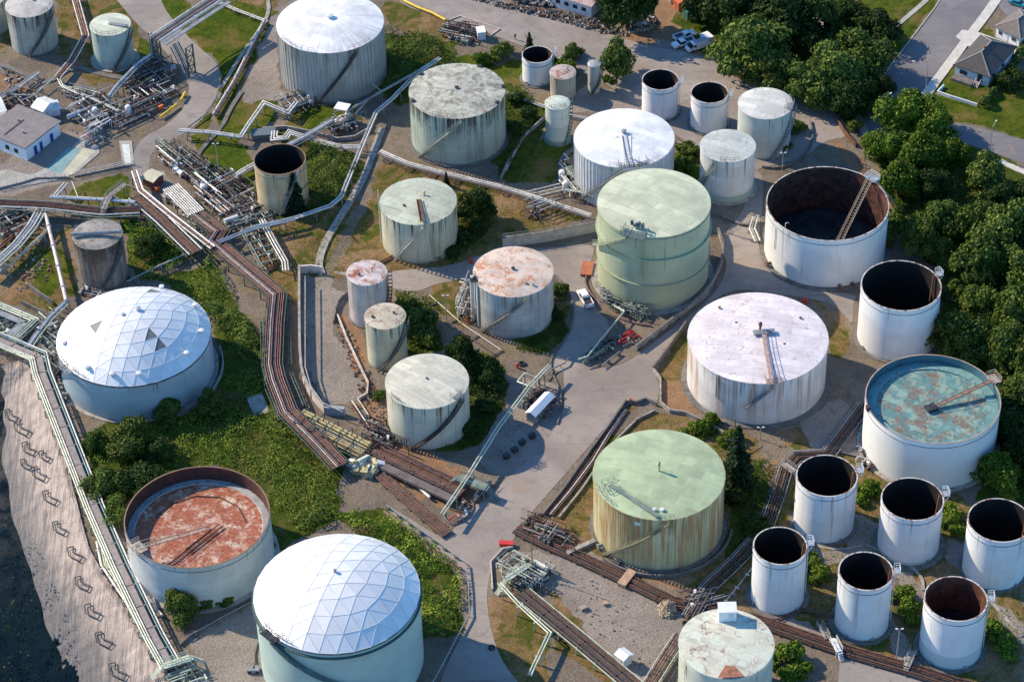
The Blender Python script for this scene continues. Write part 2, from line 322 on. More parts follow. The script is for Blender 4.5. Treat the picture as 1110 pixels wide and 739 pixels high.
GC={ # ground cover classes
 'g':[[(165,-20),(190,-5),(215,12),(190,30),(176,8)],[(212,12),(250,0),(285,8),(296,14),(262,90),(216,146),(208,138),(232,118),(239,100),(238,72),(224,50)],[(184,28),(228,24),(236,66),(214,48)],
      [(76,205),(135,186),(146,216),(120,240),(76,222)],[(236,112),(262,98),(300,110),(300,132),(246,158),(236,140)],[(205,148),(240,140),(280,175),(276,216),(225,190)],
      [(318,118),(382,112),(392,128),(345,140),(300,150)],
      [(550,200),(560,160),(590,150),(622,156),(612,190),(600,198)],[(870,-20),(1024,-10),(985,45),(930,118),(905,90),(860,60)],[(985,150),(1000,112),(1040,60),(1080,66),(1130,90),(1130,160),(1060,136),(1010,126)],
      [(640,480),(660,470),(690,470),(640,540)],[(150,40),(170,52),(162,62),(150,60)],[(30,268),(70,262),(76,300),(40,330)],[(385,62),(440,60),(500,60),(540,70),(560,64),(590,60),(560,110),(440,90)],[(725,165),(760,160),(765,200),(735,210)]],
 'd':[[(355,300),(392,240),(404,200),(412,180),(440,176),(418,230),(414,262),(400,290),(372,300)],[(880,320),(918,345),(925,380),(905,390),(895,350)],[(62,-20),(112,-20),(150,24),(150,72),(140,90),(96,92),(62,62)],[(428,0),(480,20),(500,40),(470,52),(430,30),(410,10)],[(222,-20),(296,-20),(300,10),(262,8),(225,2)],
      [(288,236),(340,225),(392,216),(330,322),(312,330),(286,280)],[(440,180),(520,196),(566,210),(642,236),(548,264),(505,284),(455,296),(414,300),(398,292),(416,262),(420,215)],[(575,215),(640,236),(600,250),(560,262)],
      [(470,300),(510,298),(516,330),(505,360),(490,350),(462,330)],[(0,250),(76,250),(86,310),(66,340),(0,330)],[(528,650),(580,636),(604,760),(530,760)],[(596,640),(626,652),(668,690),(700,735),(680,760),(600,700)],
      [(600,560),(640,500),(690,450),(715,446),(770,456),(820,476),(835,530),(820,600),(780,640),(700,632),(640,610)],[(712,400),(752,346),(752,430),(735,446),(716,440)],[(780,600),(840,500),(900,470),(1000,530),(1110,560),(1110,760),(1000,730),(840,690),(760,660)],
      [(735,140),(800,150),(830,170),(770,160)],[(960,-10),(1030,-20),(1010,20),(985,50),(960,40)],[(905,150),(935,200),(960,230),(935,190)],[(1056,-10),(1090,60),(1060,60),(1040,70)],[(840,470),(905,455),(935,510),(880,500)],[(0,-10),(30,30),(0,60)],[(640,410),(690,440),(620,470)]],
 'e':[[(688,-20),(716,-20),(745,30),(800,78),(905,122),(925,150),(880,130),(820,108),(745,82),(690,54),(676,38)],[(0,78),(34,90),(40,108),(0,130)],[(716,410),(745,415),(760,450),(742,448),(718,440)],[(395,500),(480,520),(560,560),(500,560),(420,520)],[(430,470),(520,520),(505,530),(420,490)],[(448,640),(470,640),(462,700),(448,700)],[(368,340),(392,340),(400,400),(425,440),(415,470),(392,440),(372,380)],[(900,142),(940,180),(985,245),(965,245),(925,190)],[(600,300),(612,330),(600,345)],[(740,185),(765,210),(752,222)]],
 'r':[[(328,297),(355,298),(376,320),(366,345),(362,362),(386,402),(397,424),(386,436),(350,440),(336,412),(328,380)],[(0,178),(70,140),(108,150),(108,166),(60,200),(0,210)],[(205,690),(240,668),(290,650),(290,760),(225,760)],
      [(556,598),(640,600),(740,662),(734,700),(700,740),(650,700),(600,640)],[(415,580),(480,590),(500,610),(420,552)],[(296,16),(330,-10),(300,50),(308,108),(270,110),(262,98)],[(520,420),(560,404),(612,418),(610,466),(545,520),(520,500)],[(0,195),(40,190),(46,205),(0,214)],[(855,588),(890,600),(940,588),(985,612),(1004,640),(998,660),(960,620),(935,604),(880,616),(850,604)],[(905,560),(935,556),(950,575),(945,590),(915,590)],[(840,660),(880,676),(905,690),(920,705),(870,694),(830,680)],[(960,668),(985,690),(1000,720),(985,728),(960,700)],[(1030,560),(1052,590),(1050,620),(1030,610)],[(1075,650),(1110,680),(1110,700),(1085,680)],[(870,455),(915,430),(935,470),(930,500),(905,485),(880,490)],[(680,48),(720,44),(760,66),(700,62)],[(156,188),(176,186),(246,252),(226,262)],[(760,90),(800,120),(790,150),(730,140),(640,120),(590,130),(640,90),(690,110)]],
 's':[[(120,300),(180,300),(232,282),(256,330),(290,372),(292,424),(330,470),(368,506),(366,566),(290,600),(240,500),(170,520),(110,560),(88,480),(110,456),(200,452),(240,410),(228,340),(180,305)],[(358,556),(410,548),(500,622),(502,690),(456,690),(440,620)],
      [(332,152),(384,166),(396,180),(372,222),(300,238),(332,200)],[(300,150),(332,150),(330,240),(300,236)],[(945,150),(1000,110),(1120,190),(1130,560),(1060,540),(1086,430),(1020,380),(1022,300),(975,250)],[(410,36),(500,44),(480,110),(430,115),(414,100)],[(130,235),(230,270),(150,300),(136,280)],[(760,-20),(870,-20),(940,110),(925,146),(900,118),(840,96),(790,74),(750,50),(730,20)],
      [(500,280),(530,250),(540,215),(520,200),(498,220),(498,260)],[(430,315),(470,330),(478,380),(440,388)],[(490,360),(545,400),(548,440),(520,480),(470,492),(508,440)],[(600,345),(618,325),(616,362),(590,384),(550,372)],[(820,600),(850,600),(840,540),(830,500),(800,500),(790,560),(780,640)],[(500,100),(560,90),(600,130),(560,200),(540,190)],[(-10,640),(40,560),(60,740),(-10,760)]],
 'w':[[(-260,380),(0,392),(16,430),(44,520),(70,610),(96,700),(110,780),(-260,900)]],  # lower-left ground whose colour carries painted shade
}
FLATL=[([(840,-25),(862,0),(880,18),(900,36)],1.8),([(1015,-12),(1005,0),(985,17),(966,33)],1.5),([(1098,-30),(1081,0),(1034,62),(1000,108),(990,120)],2.2),([(1084,175),(1110,187),(1200,220)],1.8),([(1034,-26),(1020,0),(988,42),(956,84),(938,110)],1.0),([(1036,40),(1062,42),(1100,55),(1140,64)],3.0),([(926,118),(934,138),(948,158),(966,178),(985,200)],1.8),([(50,184),(90,165),(110,160)],5),([(138,150),(140,185)],3),([(0,190),(60,190)],4),([(414,140),(408,156),(397,188),(384,212),(366,240),(350,268),(345,288)],1.5)]
def build_ground():
    xs=np.concatenate([[-3000,-1500,-800,-400,-260,-200],np.arange(-170,170.1,.55),[200,260,400,800,1500,3000]])
    ys=np.concatenate([[-2500,-1000,0,150,220,260],np.arange(285,600.1,.55),[640,700,800,1200,2200,4500]])
    X,Y=np.meshgrid(xs,ys);sh=X.shape;x=X.ravel();y=Y.ravel()
    jx=x+(fbm(x,y,.35,3)-.5)*3.2+(fbm(x,y,1.6,2)-.5)*1.0;jy=y+(fbm(x+99,y+57,.35,3)-.5)*3.2+(fbm(x+9,y+5,1.6,2)-.5)*1.0
    A={k:np.zeros(x.shape,np.float32) for k in 'gdersw'}
    for k in ['d','g','e','r','s','w']:
        for P in GC[k]:
            W=GL(P);ins=inpoly(jx,jy,W)
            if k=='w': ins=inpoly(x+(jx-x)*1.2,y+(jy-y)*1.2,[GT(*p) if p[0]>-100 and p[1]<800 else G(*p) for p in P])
            for q in A: A[q][ins]=0
            A[k][ins]=1
    road=np.zeros(x.shape,bool)
    for _,P in ROADS: road|=inpoly(x,y,chaikin(GL(P),2,True))
    flat=np.zeros(x.shape,bool)
    for pts,wd in FLATL:
        W=chaikin(GL(pts),1)
        for a,b in zip(W[:-1],W[1:]):
            ex,ey=b.x-a.x,b.y-a.y;t=np.clip(((x-a.x)*ex+(y-a.y)*ey)/(ex*ex+ey*ey+1e-6),0,1);flat|=np.hypot(x-a.x-t*ex,y-a.y-t*ey)<wd
    # soften
    def soft(a):
        a=a.reshape(sh)
        for _ in range(2):
            b=a.copy();b[1:-1,1:-1]=(a[1:-1,1:-1]*2+a[:-2,1:-1]+a[2:,1:-1]+a[1:-1,:-2]+a[1:-1,2:])/6;a=b
        return a.ravel()
    for q in A:A[q]=soft(A[q])
    rs=soft((road|flat).astype(np.float32));rs=soft(rs)
    d=edge_drop(x,y);z=-np.minimum(np.maximum(d-.6,0)*.5,9.5)
    near=(np.abs(x)<165)&(y>285)&(y<598)
    hump=(A['g']*.35+A['d']*.3+A['s']*.6+.05)*(fbm(x,y,.12,4)-.35)*1.3*np.clip(1-rs*3,0,1)
    z=np.where(near&(d<=0),np.clip(hump,-.05,1),z)-np.where((road)&(d<=0),.06,0);z=np.where(flat&(d<=0),-.06,z)
    z=np.where(d>12,z+(fbm(x,y,.12,4)-.5)*2.2,z)
    V=np.stack([x,y,z],1).astype(np.float32);nx=len(xs);ny=len(ys)
    i=np.arange(nx-1)[None,:]+nx*np.arange(ny-1)[:,None];Q=np.stack([i,i+1,i+1+nx,i+nx],-1).reshape(-1,4)
    me=bpy.data.meshes.new('ground');me.vertices.add(len(V));me.vertices.foreach_set('co',V.ravel())
    me.loops.add(Q.size);me.loops.foreach_set('vertex_index',Q.ravel().astype(np.int32));me.polygons.add(len(Q))
    me.polygons.foreach_set('loop_start',np.arange(0,Q.size,4,dtype=np.int32));me.update(calc_edges=True)
    me.polygons.foreach_set('use_smooth',np.ones(len(Q),bool))
    for nm,ks in (('cover_a','gde'),('cover_b','rsw')):
        at=me.color_attributes.new(nm,'FLOAT_COLOR','POINT');c=np.ones((len(V),4),np.float32)
        for j,k in enumerate(ks):c[:,j]=A[k]
        at.data.foreach_set('color',c.ravel())
    o=bpy.data.objects.new('ground',me);COL.objects.link(o);tag(o,kind='structure')
    m,nt,b=newmat('ground_cover');P=N(nt,'NewGeometry').outputs['Position']
    ca=N(nt,'SeparateColor',{0:N(nt,'VertexColor',layer_name='cover_a').outputs[0]}).outputs;cb=N(nt,'SeparateColor',{0:N(nt,'VertexColor',layer_name='cover_b').outputs[0]}).outputs
    n0=NOISE(nt,P,.09,6,.65);n1=NOISE(nt,P,.45,6,.7,.3);n2=NOISE(nt,P,2.6,4,.7);n3=NOISE(nt,P,.18,5,.65,.6)
    jit=M_(nt,'MULTIPLY',M_(nt,'SUBTRACT',n1,.5),.9)
    def th(s): return RAMP(nt,M_(nt,'ADD',s,jit),.38,.62)
    base=MIX(nt,RAMP(nt,n0,.35,.65),(.165,.135,.108),(.235,.192,.150));base=MIX(nt,RAMP(nt,n1,.45,.75),base,(.13,.105,.08))
    base=MIX(nt,M_(nt,'MULTIPLY',RAMP(nt,n3,.52,.66),.6),base,(.20,.165,.09))
    dry=MIX(nt,RAMP(nt,n1,.3,.7),(.225,.150,.065),(.125,.090,.038));dry=MIX(nt,RAMP(nt,n3,.47,.58),dry,(.075,.088,.016));dry=MIX(nt,RAMP(nt,n0,.50,.62),dry,(.26,.165,.095))
    grs=MIX(nt,RAMP(nt,n3,.35,.62),(.050,.085,.008),(.095,.110,.014));grs=MIX(nt,RAMP(nt,n1,.45,.7),grs,(.035,.055,.008));grs=MIX(nt,RAMP(nt,n0,.5,.64),grs,(.15,.115,.04))
    ear=MIX(nt,RAMP(nt,n1,.3,.7),(.31,.18,.105),(.22,.14,.085));gra=MIX(nt,RAMP(nt,n0,.3,.7),(.31,.27,.235),(.235,.20,.175));gra=MIX(nt,RAMP(nt,n1,.5,.75),gra,(.18,.15,.125))
    scr=MIX(nt,RAMP(nt,n1,.35,.65),(.035,.060,.008),(.085,.10,.018));scr=MIX(nt,RAMP(nt,n3,.55,.66),scr,(.13,.095,.045));gnd_shade=MIX(nt,RAMP(nt,n1,.35,.65),(.002,.009,.018),(.005,.014,.020));gnd_shade=MIX(nt,M_(nt,'MULTIPLY',RAMP(nt,N(nt,'SeparateXYZ',{0:P}).outputs[1],352,412),RAMP(nt,n3,.38,.6)),gnd_shade,(.06,.06,.06))  # last mix: hillside shade painted as near-black navy, greyer farther up
    c=base
    for s,k in ((ca[1],dry),(ca[0],grs),(ca[2],ear),(cb[0],gra),(cb[1],scr),(cb[2],gnd_shade)): c=MIX(nt,th(s),c,k)
    spk=RAMP(nt,n2,.32,.7,.70,1.22);c=MIX(nt,1.0,c,N(nt,'CombineColor',{0:spk,1:spk,2:spk}).outputs[0],'MULTIPLY')
    nt.links.new(c,b.inputs['Base Color']);b.inputs['Roughness'].default_value=.95;b.inputs['Specular IOR Level'].default_value=.03
    bump(nt,b,M_(nt,'ADD',n2,M_(nt,'MULTIPLY',n1,2.0)),.6,.25)
    me.materials.append(m)
build_ground()
def asphalt(name,a,bcol,patch,warm=.3):
    m,nt,b=newmat(name);P=N(nt,'NewGeometry').outputs['Position']
    n0=NOISE(nt,P,.06,5,.6,.4);n1=NOISE(nt,P,.35,6,.7,.5);n2=NOISE(nt,P,3.0,4,.7)
    mp=N(nt,'Mapping');nt.links.new(P,mp.inputs[0]);mp.inputs['Rotation'].default_value=(0,0,.86)
    br=N(nt,'TexBrick',{'Scale':1.0,'Mortar Size':.05,'Mortar Smooth':.5,'Brick Width':17.0,'Row Height':6.5,'Color1':(.38,.38,.38,1),'Color2':(.62,.62,.62,1)});nt.links.new(mp.outputs[0],br.inputs[0])
    c=MIX(nt,RAMP(nt,n0,.35,.65),a,bcol);c=MIX(nt,M_(nt,'MULTIPLY',RAMP(nt,n1,.5,.72),.55),c,patch)
    pv=RAMP(nt,br.outputs[0],.3,.7,.92,1.06);sp=M_(nt,'MULTIPLY',pv,RAMP(nt,n2,.3,.7,.90,1.08));c=MIX(nt,1.0,c,N(nt,'CombineColor',{0:sp,1:sp,2:sp}).outputs[0],'MULTIPLY')
    c=MIX(nt,M_(nt,'MULTIPLY',M_(nt,'MULTIPLY',br.outputs[1],RAMP(nt,n1,.4,.6)),.55),c,SC(a,.45))
    st=N(nt,'Mapping');nt.links.new(P,st.inputs[0]);st.inputs['Rotation'].default_value=(0,0,-.92);st.inputs['Scale'].default_value=(.05,.9,1)
    c=MIX(nt,M_(nt,'MULTIPLY',RAMP(nt,NOISE(nt,st.outputs[0],1.0,5,.7),.5,.7),.38),c,SC(patch,.85));c=MIX(nt,M_(nt,'MULTIPLY',RAMP(nt,NOISE(nt,P,.13,4,.6,.9),.56,.66),.5),c,(.27,.20,.145));c=MIX(nt,M_(nt,'MULTIPLY',RAMP(nt,NOISE(nt,P,.55,3,.5),.70,.76),.6),c,SC(patch,.5))
    # wandering cracks and tar lines
    vo=N(nt,'TexVoronoi',{'Scale':.12},feature='DISTANCE_TO_EDGE');nt.links.new(P,vo.inputs['Vector'])
    wv=N(nt,'VectorMath',{0:P,1:N(nt,'TexNoise',{'Vector':P,'Scale':.25}).outputs[1]},operation='ADD')
    wv2=N(nt,'VectorMath',{0:N(nt,'VectorMath',{0:N(nt,'TexNoise',{'Vector':P,'Scale':.2}).outputs[1],1:(7,7,0)},operation='MULTIPLY').outputs[0],1:P},operation='ADD').outputs[0];nt.links.new(wv2,vo.inputs['Vector'])
    c=MIX(nt,M_(nt,'MULTIPLY',RAMP(nt,vo.outputs['Distance'],.009,.003),.22),c,SC(a,.4))
    nt.links.new(c,b.inputs['Base Color']);b.inputs['Roughness'].default_value=.9;bump(nt,b,n2,.25,.04);return m
RM={'road':asphalt('worn_road_asphalt',(.225,.197,.178),(.31,.268,.235),(.15,.13,.12)),'street':asphalt('street_asphalt',(.15,.142,.15),(.19,.178,.182),(.12,.115,.12)),'paved_yard':asphalt('yard_paving',(.26,.235,.22),(.31,.275,.255),(.19,.17,.16))}
for i,(k,P) in enumerate(ROADS):
    W=chaikin(GL(P),2,True);mb=MB();zz=.012+.005*i
    mb.add([Vector((p.x,p.y,zz)) for p in W],[tuple(range(len(W)))])
    if sum(W[j-1].x*W[j].y-W[j].x*W[j-1].y for j in range(len(W)))<0: mb.f[0]=mb.f[0][::-1]
    o=mb.build(k,RM[k]);tag(o,kind='structure')
def sheet(name,pts,m,z,smooth=0):
    W=GL(pts); W=chaikin(W,smooth,True) if smooth else W
    if sum(W[j-1].x*W[j].y-W[j].x*W[j-1].y for j in range(len(W)))<0: W=W[::-1]
    mb=MB();mb.prism(W,-.2,z);return tag(mb.build(name,m),kind='structure')
def strip(name,pts,w,z,m,h=None,smooth=1,kind='structure'):
    W=chaikin(GL(pts),smooth);mb=MB();L=[];Rr=[]
    for i,p in enumerate(W):
        t=(W[min(i+1,len(W)-1)]-W[max(i-1,0)]);t.z=0;t.normalize();n=Vector((-t.y,t.x,0));L.append(p+n*w/2);Rr.append(p-n*w/2)
    n=len(W);A=[Vector((p.x,p.y,z)) for p in L]+[Vector((p.x,p.y,z)) for p in Rr];B=[Vector((p.x,p.y,-.25)) for p in L]+[Vector((p.x,p.y,-.25)) for p in Rr]
    mb.add(A,[(i,n+i,n+i+1,i+1) for i in range(n-1)]);mb.add(A+B,[(i,i+1,2*n+i+1,2*n+i) for i in range(n-1)]+[(n+i+1,n+i,3*n+i,3*n+i+1) for i in range(n-1)]+[(0,2*n,3*n,n),(n-1,2*n-1,4*n-1,3*n-1)])
    o=mb.build(name,m); 
    if kind: tag(o,kind=kind)
    return o
PAVE=mat('g_sidewalk_concrete',(.58,.55,.50),.85,0,.12,.4,fine=5);PATHM=mat('g_footpath_concrete',(.40,.38,.35),.85,0,.15,.4,fine=5)
PADM=mat('g_pad_concrete',(.38,.36,.32),.85,0,.16,.3,stain=(.28,.24,.2),samt=.4,fine=4)
strip('pavement',[(1098,-30),(1081,0),(1034,62),(1000,108),(990,120)],2.3,.14,PAVE)
strip('pavement',[(1084,175),(1110,187),(1200,220)],1.6,.14,PAVE)
strip('kerb',[(1034,-26),(1020,0),(988,42),(956,84),(938,110)],.3,.14,PATHM)
strip('footpath',[(840,-25),(862,0),(880,18),(900,36)],1.7,.05,PATHM);strip('footpath',[(1015,-12),(1005,0),(985,17),(966,33)],1.2,.05,PATHM)
sheet('driveway',[(1036,40),(1043,33),(1062,36),(1100,50),(1140,60),(1140,70),(1100,60),(1064,46),(1052,52)],PAVE,.15)
strip('footpath',[(926,118),(934,138),(948,158),(966,178),(985,200)],1.8,.05,PATHM)
strip('footpath',[(414,140),(408,156),(397,188),(384,212),(366,240),(350,268),(345,288),(349,298)],1.6,.35,CONC,smooth=2)
strip('footpath',[(262,100),(250,118),(240,140),(220,160),(210,176)],1.0,.3,CONCD,smooth=1)
strip('footpath',[(290,-4),(292,14),(284,30),(262,60),(240,96)],.9,.35,CONC)
strip('footpath',[(0,70),(38,85),(50,92),(80,72),(112,82),(135,86)],1.4,.3,CONCD)
sheet('concrete_pad',[(-40,196),(6,184),(34,190),(62,176),(88,150),(106,157),(108,166),(82,188),(60,196),(0,206),(-40,215)],PADM,.08)
TEAL=mat('g_teal_paint',(.20,.36,.36),.8,0,.15,.3,stain=(.25,.3,.28),samt=.4,fine=4);CRM=mat('g_cream_paint',(.52,.50,.36),.8,0,.12,.3,stain=(.4,.36,.28),samt=.4,fine=4)
sheet('painted_strip',[(50,184),(74,161),(88,161),(66,189)],TEAL,.095);sheet('painted_strip',[(67,189),(90,161),(104,163),(78,190)],CRM,.10)
sheet('painted_strip',[(129,153),(143,153),(146,181),(134,181)],PADM,.095);sheet('painted_strip',[(132,157),(140,157),(142,177),(136,177)],mat('g_white_road_paint',(.66,.70,.64),.8,0,.1,.8,fine=3),.105)
# ------------------------------------------------------------------ bank with its sheeting
def build_tarp():
    rows=[(394,(4,36)),(410,(9,41)),(430,(12,47)),(455,(13,55)),(480,(14,64)),(510,(19,76)),(540,(26,82)),(570,(34,90)),(600,(44,98)),(630,(54,113)),(660,(64,132)),(690,(74,151)),(720,(86,169)),(750,(96,188)),(780,(106,206))]
    mb=MB();V=[];nr=160;nc=90
    for i in range(nr):
        t=i/(nr-1)*(len(rows)-1);k=min(int(t),len(rows)-2);f=t-k
        y=rows[k][0]*(1-f)+rows[k+1][0]*f;a=rows[k][1][0]*(1-f)+rows[k+1][1][0]*f-3-12*min(1,i/nr*2.2)+(mnoise.noise(Vector((i*.09,0,0)))*7);b=rows[k][1][1]*(1-f)+rows[k+1][1][1]*f+mnoise.noise(Vector((i*.08,5,0)))*2-2
        for j in range(nc):
            u=j/(nc-1);p=GT(a*(1-u)+b*u,y-(b-a)*(u-.5)*.25)
            w=mnoise.noise(Vector((p.x*.14+p.y*.12,(p.y*.9-p.x*.3)*.75,0)))*.55+mnoise.noise(Vector((p.x*.25,p.y*1.6,3)))*.25+mnoise.noise(Vector((p.x*1.3,p.y*1.1,9)))*.12
            V.append(p+Vector((0,0,.45+w*.62)))
    mb.add(V,[(i*nc+j,i*nc+j+1,(i+1)*nc+j+1,(i+1)*nc+j) for i in range(nr-1) for j in range(nc-1)],0,True)
    m,nt,b=newmat('wrinkled_geotextile');P=N(nt,'NewGeometry').outputs['Position'];n=NOISE(nt,P,.25,6,.7,.3)
    c=MIX(nt,RAMP(nt,n,.3,.7),(.25,.20,.175),(.42,.345,.295));c=MIX(nt,RAMP(nt,NOISE(nt,P,1.1,5,.7),.5,.75),c,(.24,.18,.18))
    mp=N(nt,'Mapping');nt.links.new(P,mp.inputs[0]);e=EDGE[5]-EDGE[3];mp.inputs['Rotation'].default_value=(0,0,-math.atan2(e.y,e.x)+.25);mp.inputs['Scale'].default_value=(1.1,.10,.1)
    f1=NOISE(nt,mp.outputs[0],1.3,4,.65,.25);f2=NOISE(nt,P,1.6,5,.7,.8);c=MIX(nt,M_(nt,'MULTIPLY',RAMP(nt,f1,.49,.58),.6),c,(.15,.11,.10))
    nt.links.new(c,b.inputs['Base Color']);b.inputs['Roughness'].default_value=.6;bump(nt,b,M_(nt,'ADD',M_(nt,'MULTIPLY',f1,1.6),M_(nt,'MULTIPLY',f2,.7)),.8,.30)
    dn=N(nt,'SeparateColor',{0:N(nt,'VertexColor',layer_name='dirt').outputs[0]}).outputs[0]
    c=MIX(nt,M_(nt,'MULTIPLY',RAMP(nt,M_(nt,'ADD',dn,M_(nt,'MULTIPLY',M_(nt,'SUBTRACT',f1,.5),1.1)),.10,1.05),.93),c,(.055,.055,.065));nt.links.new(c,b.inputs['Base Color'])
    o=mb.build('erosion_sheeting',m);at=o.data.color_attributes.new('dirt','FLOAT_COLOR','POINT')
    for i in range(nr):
        for j in range(nc): k=max(0,1-j/(nc-1)*1.25)*min(1.15,.55+i/nr*1.1)+max(0,i/nr-.45)*.6;at.data[i*nc+j].color=(k,k,k,1)  # sheet colour set darker towards its left edge and foot
    pass
    tag(o,'wrinkled pale geotextile sheet covering the bank in the lower left corner','sheeting')
build_tarp()
for k,(x,y,s) in enumerate([(12,450,.7),(23,464,.8),(31,486,.75),(48,494,.6),(28,503,.6),(42,513,.8),(54,539,.8),(64,572,.75),(81,600,.8),(89,632,.8),(100,662,.85),(112,693,.9),(127,727,.95)]):
    mb=MB();sh=[(-10,-8),(-2.3,-10),(-2.3,-2),(11,3),(7,10),(-8,2.6)]
    pts=[GT(x+a*s,y+b*s,1.0) for a,b in sh];mb.tube(pts,.12,6,closed=True)
    wh=['topmost on the sheeting','second from the top','third from the top','fourth from the top','fifth from the top','sixth from the top','seventh from the top, mid bank','eighth from the top','ninth from the top','fourth from the bottom','third from the bottom','second from the bottom','lowest, at the photo edge'][k]
    tag(mb.build('sheeting_anchor',DARK),'dark bent chevron frame holding down the bank sheeting, '+wh,'anchor frame','chevron frames on the bank sheeting')
# ------------------------------------------------------------------ storage tanks
def A_(deg): return R_(deg-90)      # 0 = side facing the camera, positive to the right
def polar(r,deg,z): a=A_(deg);return Vector((r*math.cos(a),r*math.sin(a),z))
def stair(root,R,h,a0,a1,z0=.3,mt=None,w=.9,landing=True):
    mt=mt or STAIRM;n=max(10,int(abs(a1-a0)*R*math.pi/180/.28));z1=h-.15
    mb=MB();rail=MB()
    for i in range(n):
        f=(i+.5)/n;a=a0+(a1-a0)*f;z=z0+(z1-z0)*f;mb.box(polar(R+.1+w/2,a,z),(w,.34,.07),A_(a))
    for rr in (R+.12,R+.1+w):
        pts=[polar(rr,a0+(a1-a0)*i/24,z0+(z1-z0)*i/24-.12) for i in range(25)]
        for p,q in zip(pts[:-1],pts[1:]): mb.beam(p,q,.07,.30)
    s=mb.build('stairway',mt,root)
    for dz in (.55,1.05): rail.tube([polar(R+.1+w,a0+(a1-a0)*i/24,z0+(z1-z0)*i/24+dz) for i in range(25)],.045,5,caps=False)
    for i in range(0,25,2):
        p=polar(R+.1+w,a0+(a1-a0)*i/24,z0+(z1-z0)*i/24-.1);rail.beam(p,p+Vector((0,0,1.2)),.06)
    rail.build('handrail',mt,s)
def platform(root,R,h,a,m=None,w=2.2,d=1.5,out=.7,cage=False):
    m=m or WSTEEL;mb=MB();c=polar(R+out,a,h+.12);M=Matrix.Rotation(A_(a),3,'Z')
    mb.box(c,(d,w,.1),A_(a));p=mb.build('platform',GALV if m is WSTEEL else m,root)
    r=MB();cs=[c+M@Vector((x*d/2,y*w/2,0)) for x,y in((-1,-1),(1,-1),(1,1),(-1,1))]
    for z in (.55,1.1):
        for i in (0,1,2): r.beam(cs[i]+Vector((0,0,z)),cs[i+1]+Vector((0,0,z)),.07)
    for i in range(4):
        r.beam(cs[i],cs[i]+Vector((0,0,1.12)),.08)
        j=(i+1)%4
        if i<3: q=(cs[i]+cs[j])/2;r.beam(q,q+Vector((0,0,1.1)),.06)
    if out>.3:
        for y in(-1,1): r.beam(c+M@Vector((d/2,y*w/2,0)),polar(R,a+y*math.degrees(w/2/R),h-1.6),.1)
    r.build('handrail',m,p);return p
def edge_rail(root,R,h,a0,a1,m=None,lift=0):
    m=m or STAIRM;mb=MB();k=max(4,int(abs(a1-a0)*R*math.pi/180/1.6))
    for z in(.5,1.05): mb.tube([polar(R-.15,a0+(a1-a0)*i/k,h+z) for i in range(k+1)],.04,5,caps=False)
    for i in range(k+1): p=polar(R-.15,a0+(a1-a0)*i/k,h);mb.beam(p,p+Vector((0,0,1.08)),.06)
    mb.build('roof_railing',m,root)
def nozzles(root,R,items,m=None):
    for a,z,r,l in items:
        mb=MB();p=polar(R-.1,a,z);q=polar(R+l,a,z);mb.tube([p,q],r,10);mb.tube([polar(R+l-.12,a,z),polar(R+l+.08,a,z)],r*1.6,12);mb.build('nozzle',m or GREYP,root)
def vent(root,p,r=.35,h=.6,m=None):
    mb=MB();mb.cyl(p,r*.6,h*.6,10);mb.lathe([(r*.6,h*.5),(r,h*.6),(r,h*.85),(.05,h)],10,p);mb.build('roof_vent',m or GREYP,root)
def shell(root,R,h,m,ring=None,rim=True,n=112,rim_m=None):
    mb=MB();mb.lathe([(R,0),(R,h)],n);mb.build('shell',m,root)
    if rim:
        mb=MB();mb.lathe([(R,h-.22),(R+.14,h-.22),(R+.14,h+.02),(R-.1,h+.03)],n,sm=False);mb.build('top_angle',rim_m or m,root)
def girder(root,R,z,m,w=.28,t=.09,n=112):
    mb=MB();mb.lathe([(R,z-t),(R+w,z-t),(R+w,z+t),(R,z+t)],n,sm=False);mb.build('wind_girder',m,root)
def ringwall(root,R,w,z,m=None):
    mb=MB();mb.lathe([(R,.0),(R+w,.0)][:0]+[(R-.1,z),(R+w,z),(R+w+.05,-.4)],96,sm=False);mb.build('ring_foundation',m or CONC,root)
def cone_roof(root,R,h,rise,m,n=112):
    mb=MB();k=6
    mb.lathe([(R*(1-i/k)+(.02 if i==k else 0)+(.05 if i==0 else 0),h+.04+rise*(1-(1-i/k)**2)) for i in range(k+1)],n)
    return mb.build('roof',m,root)
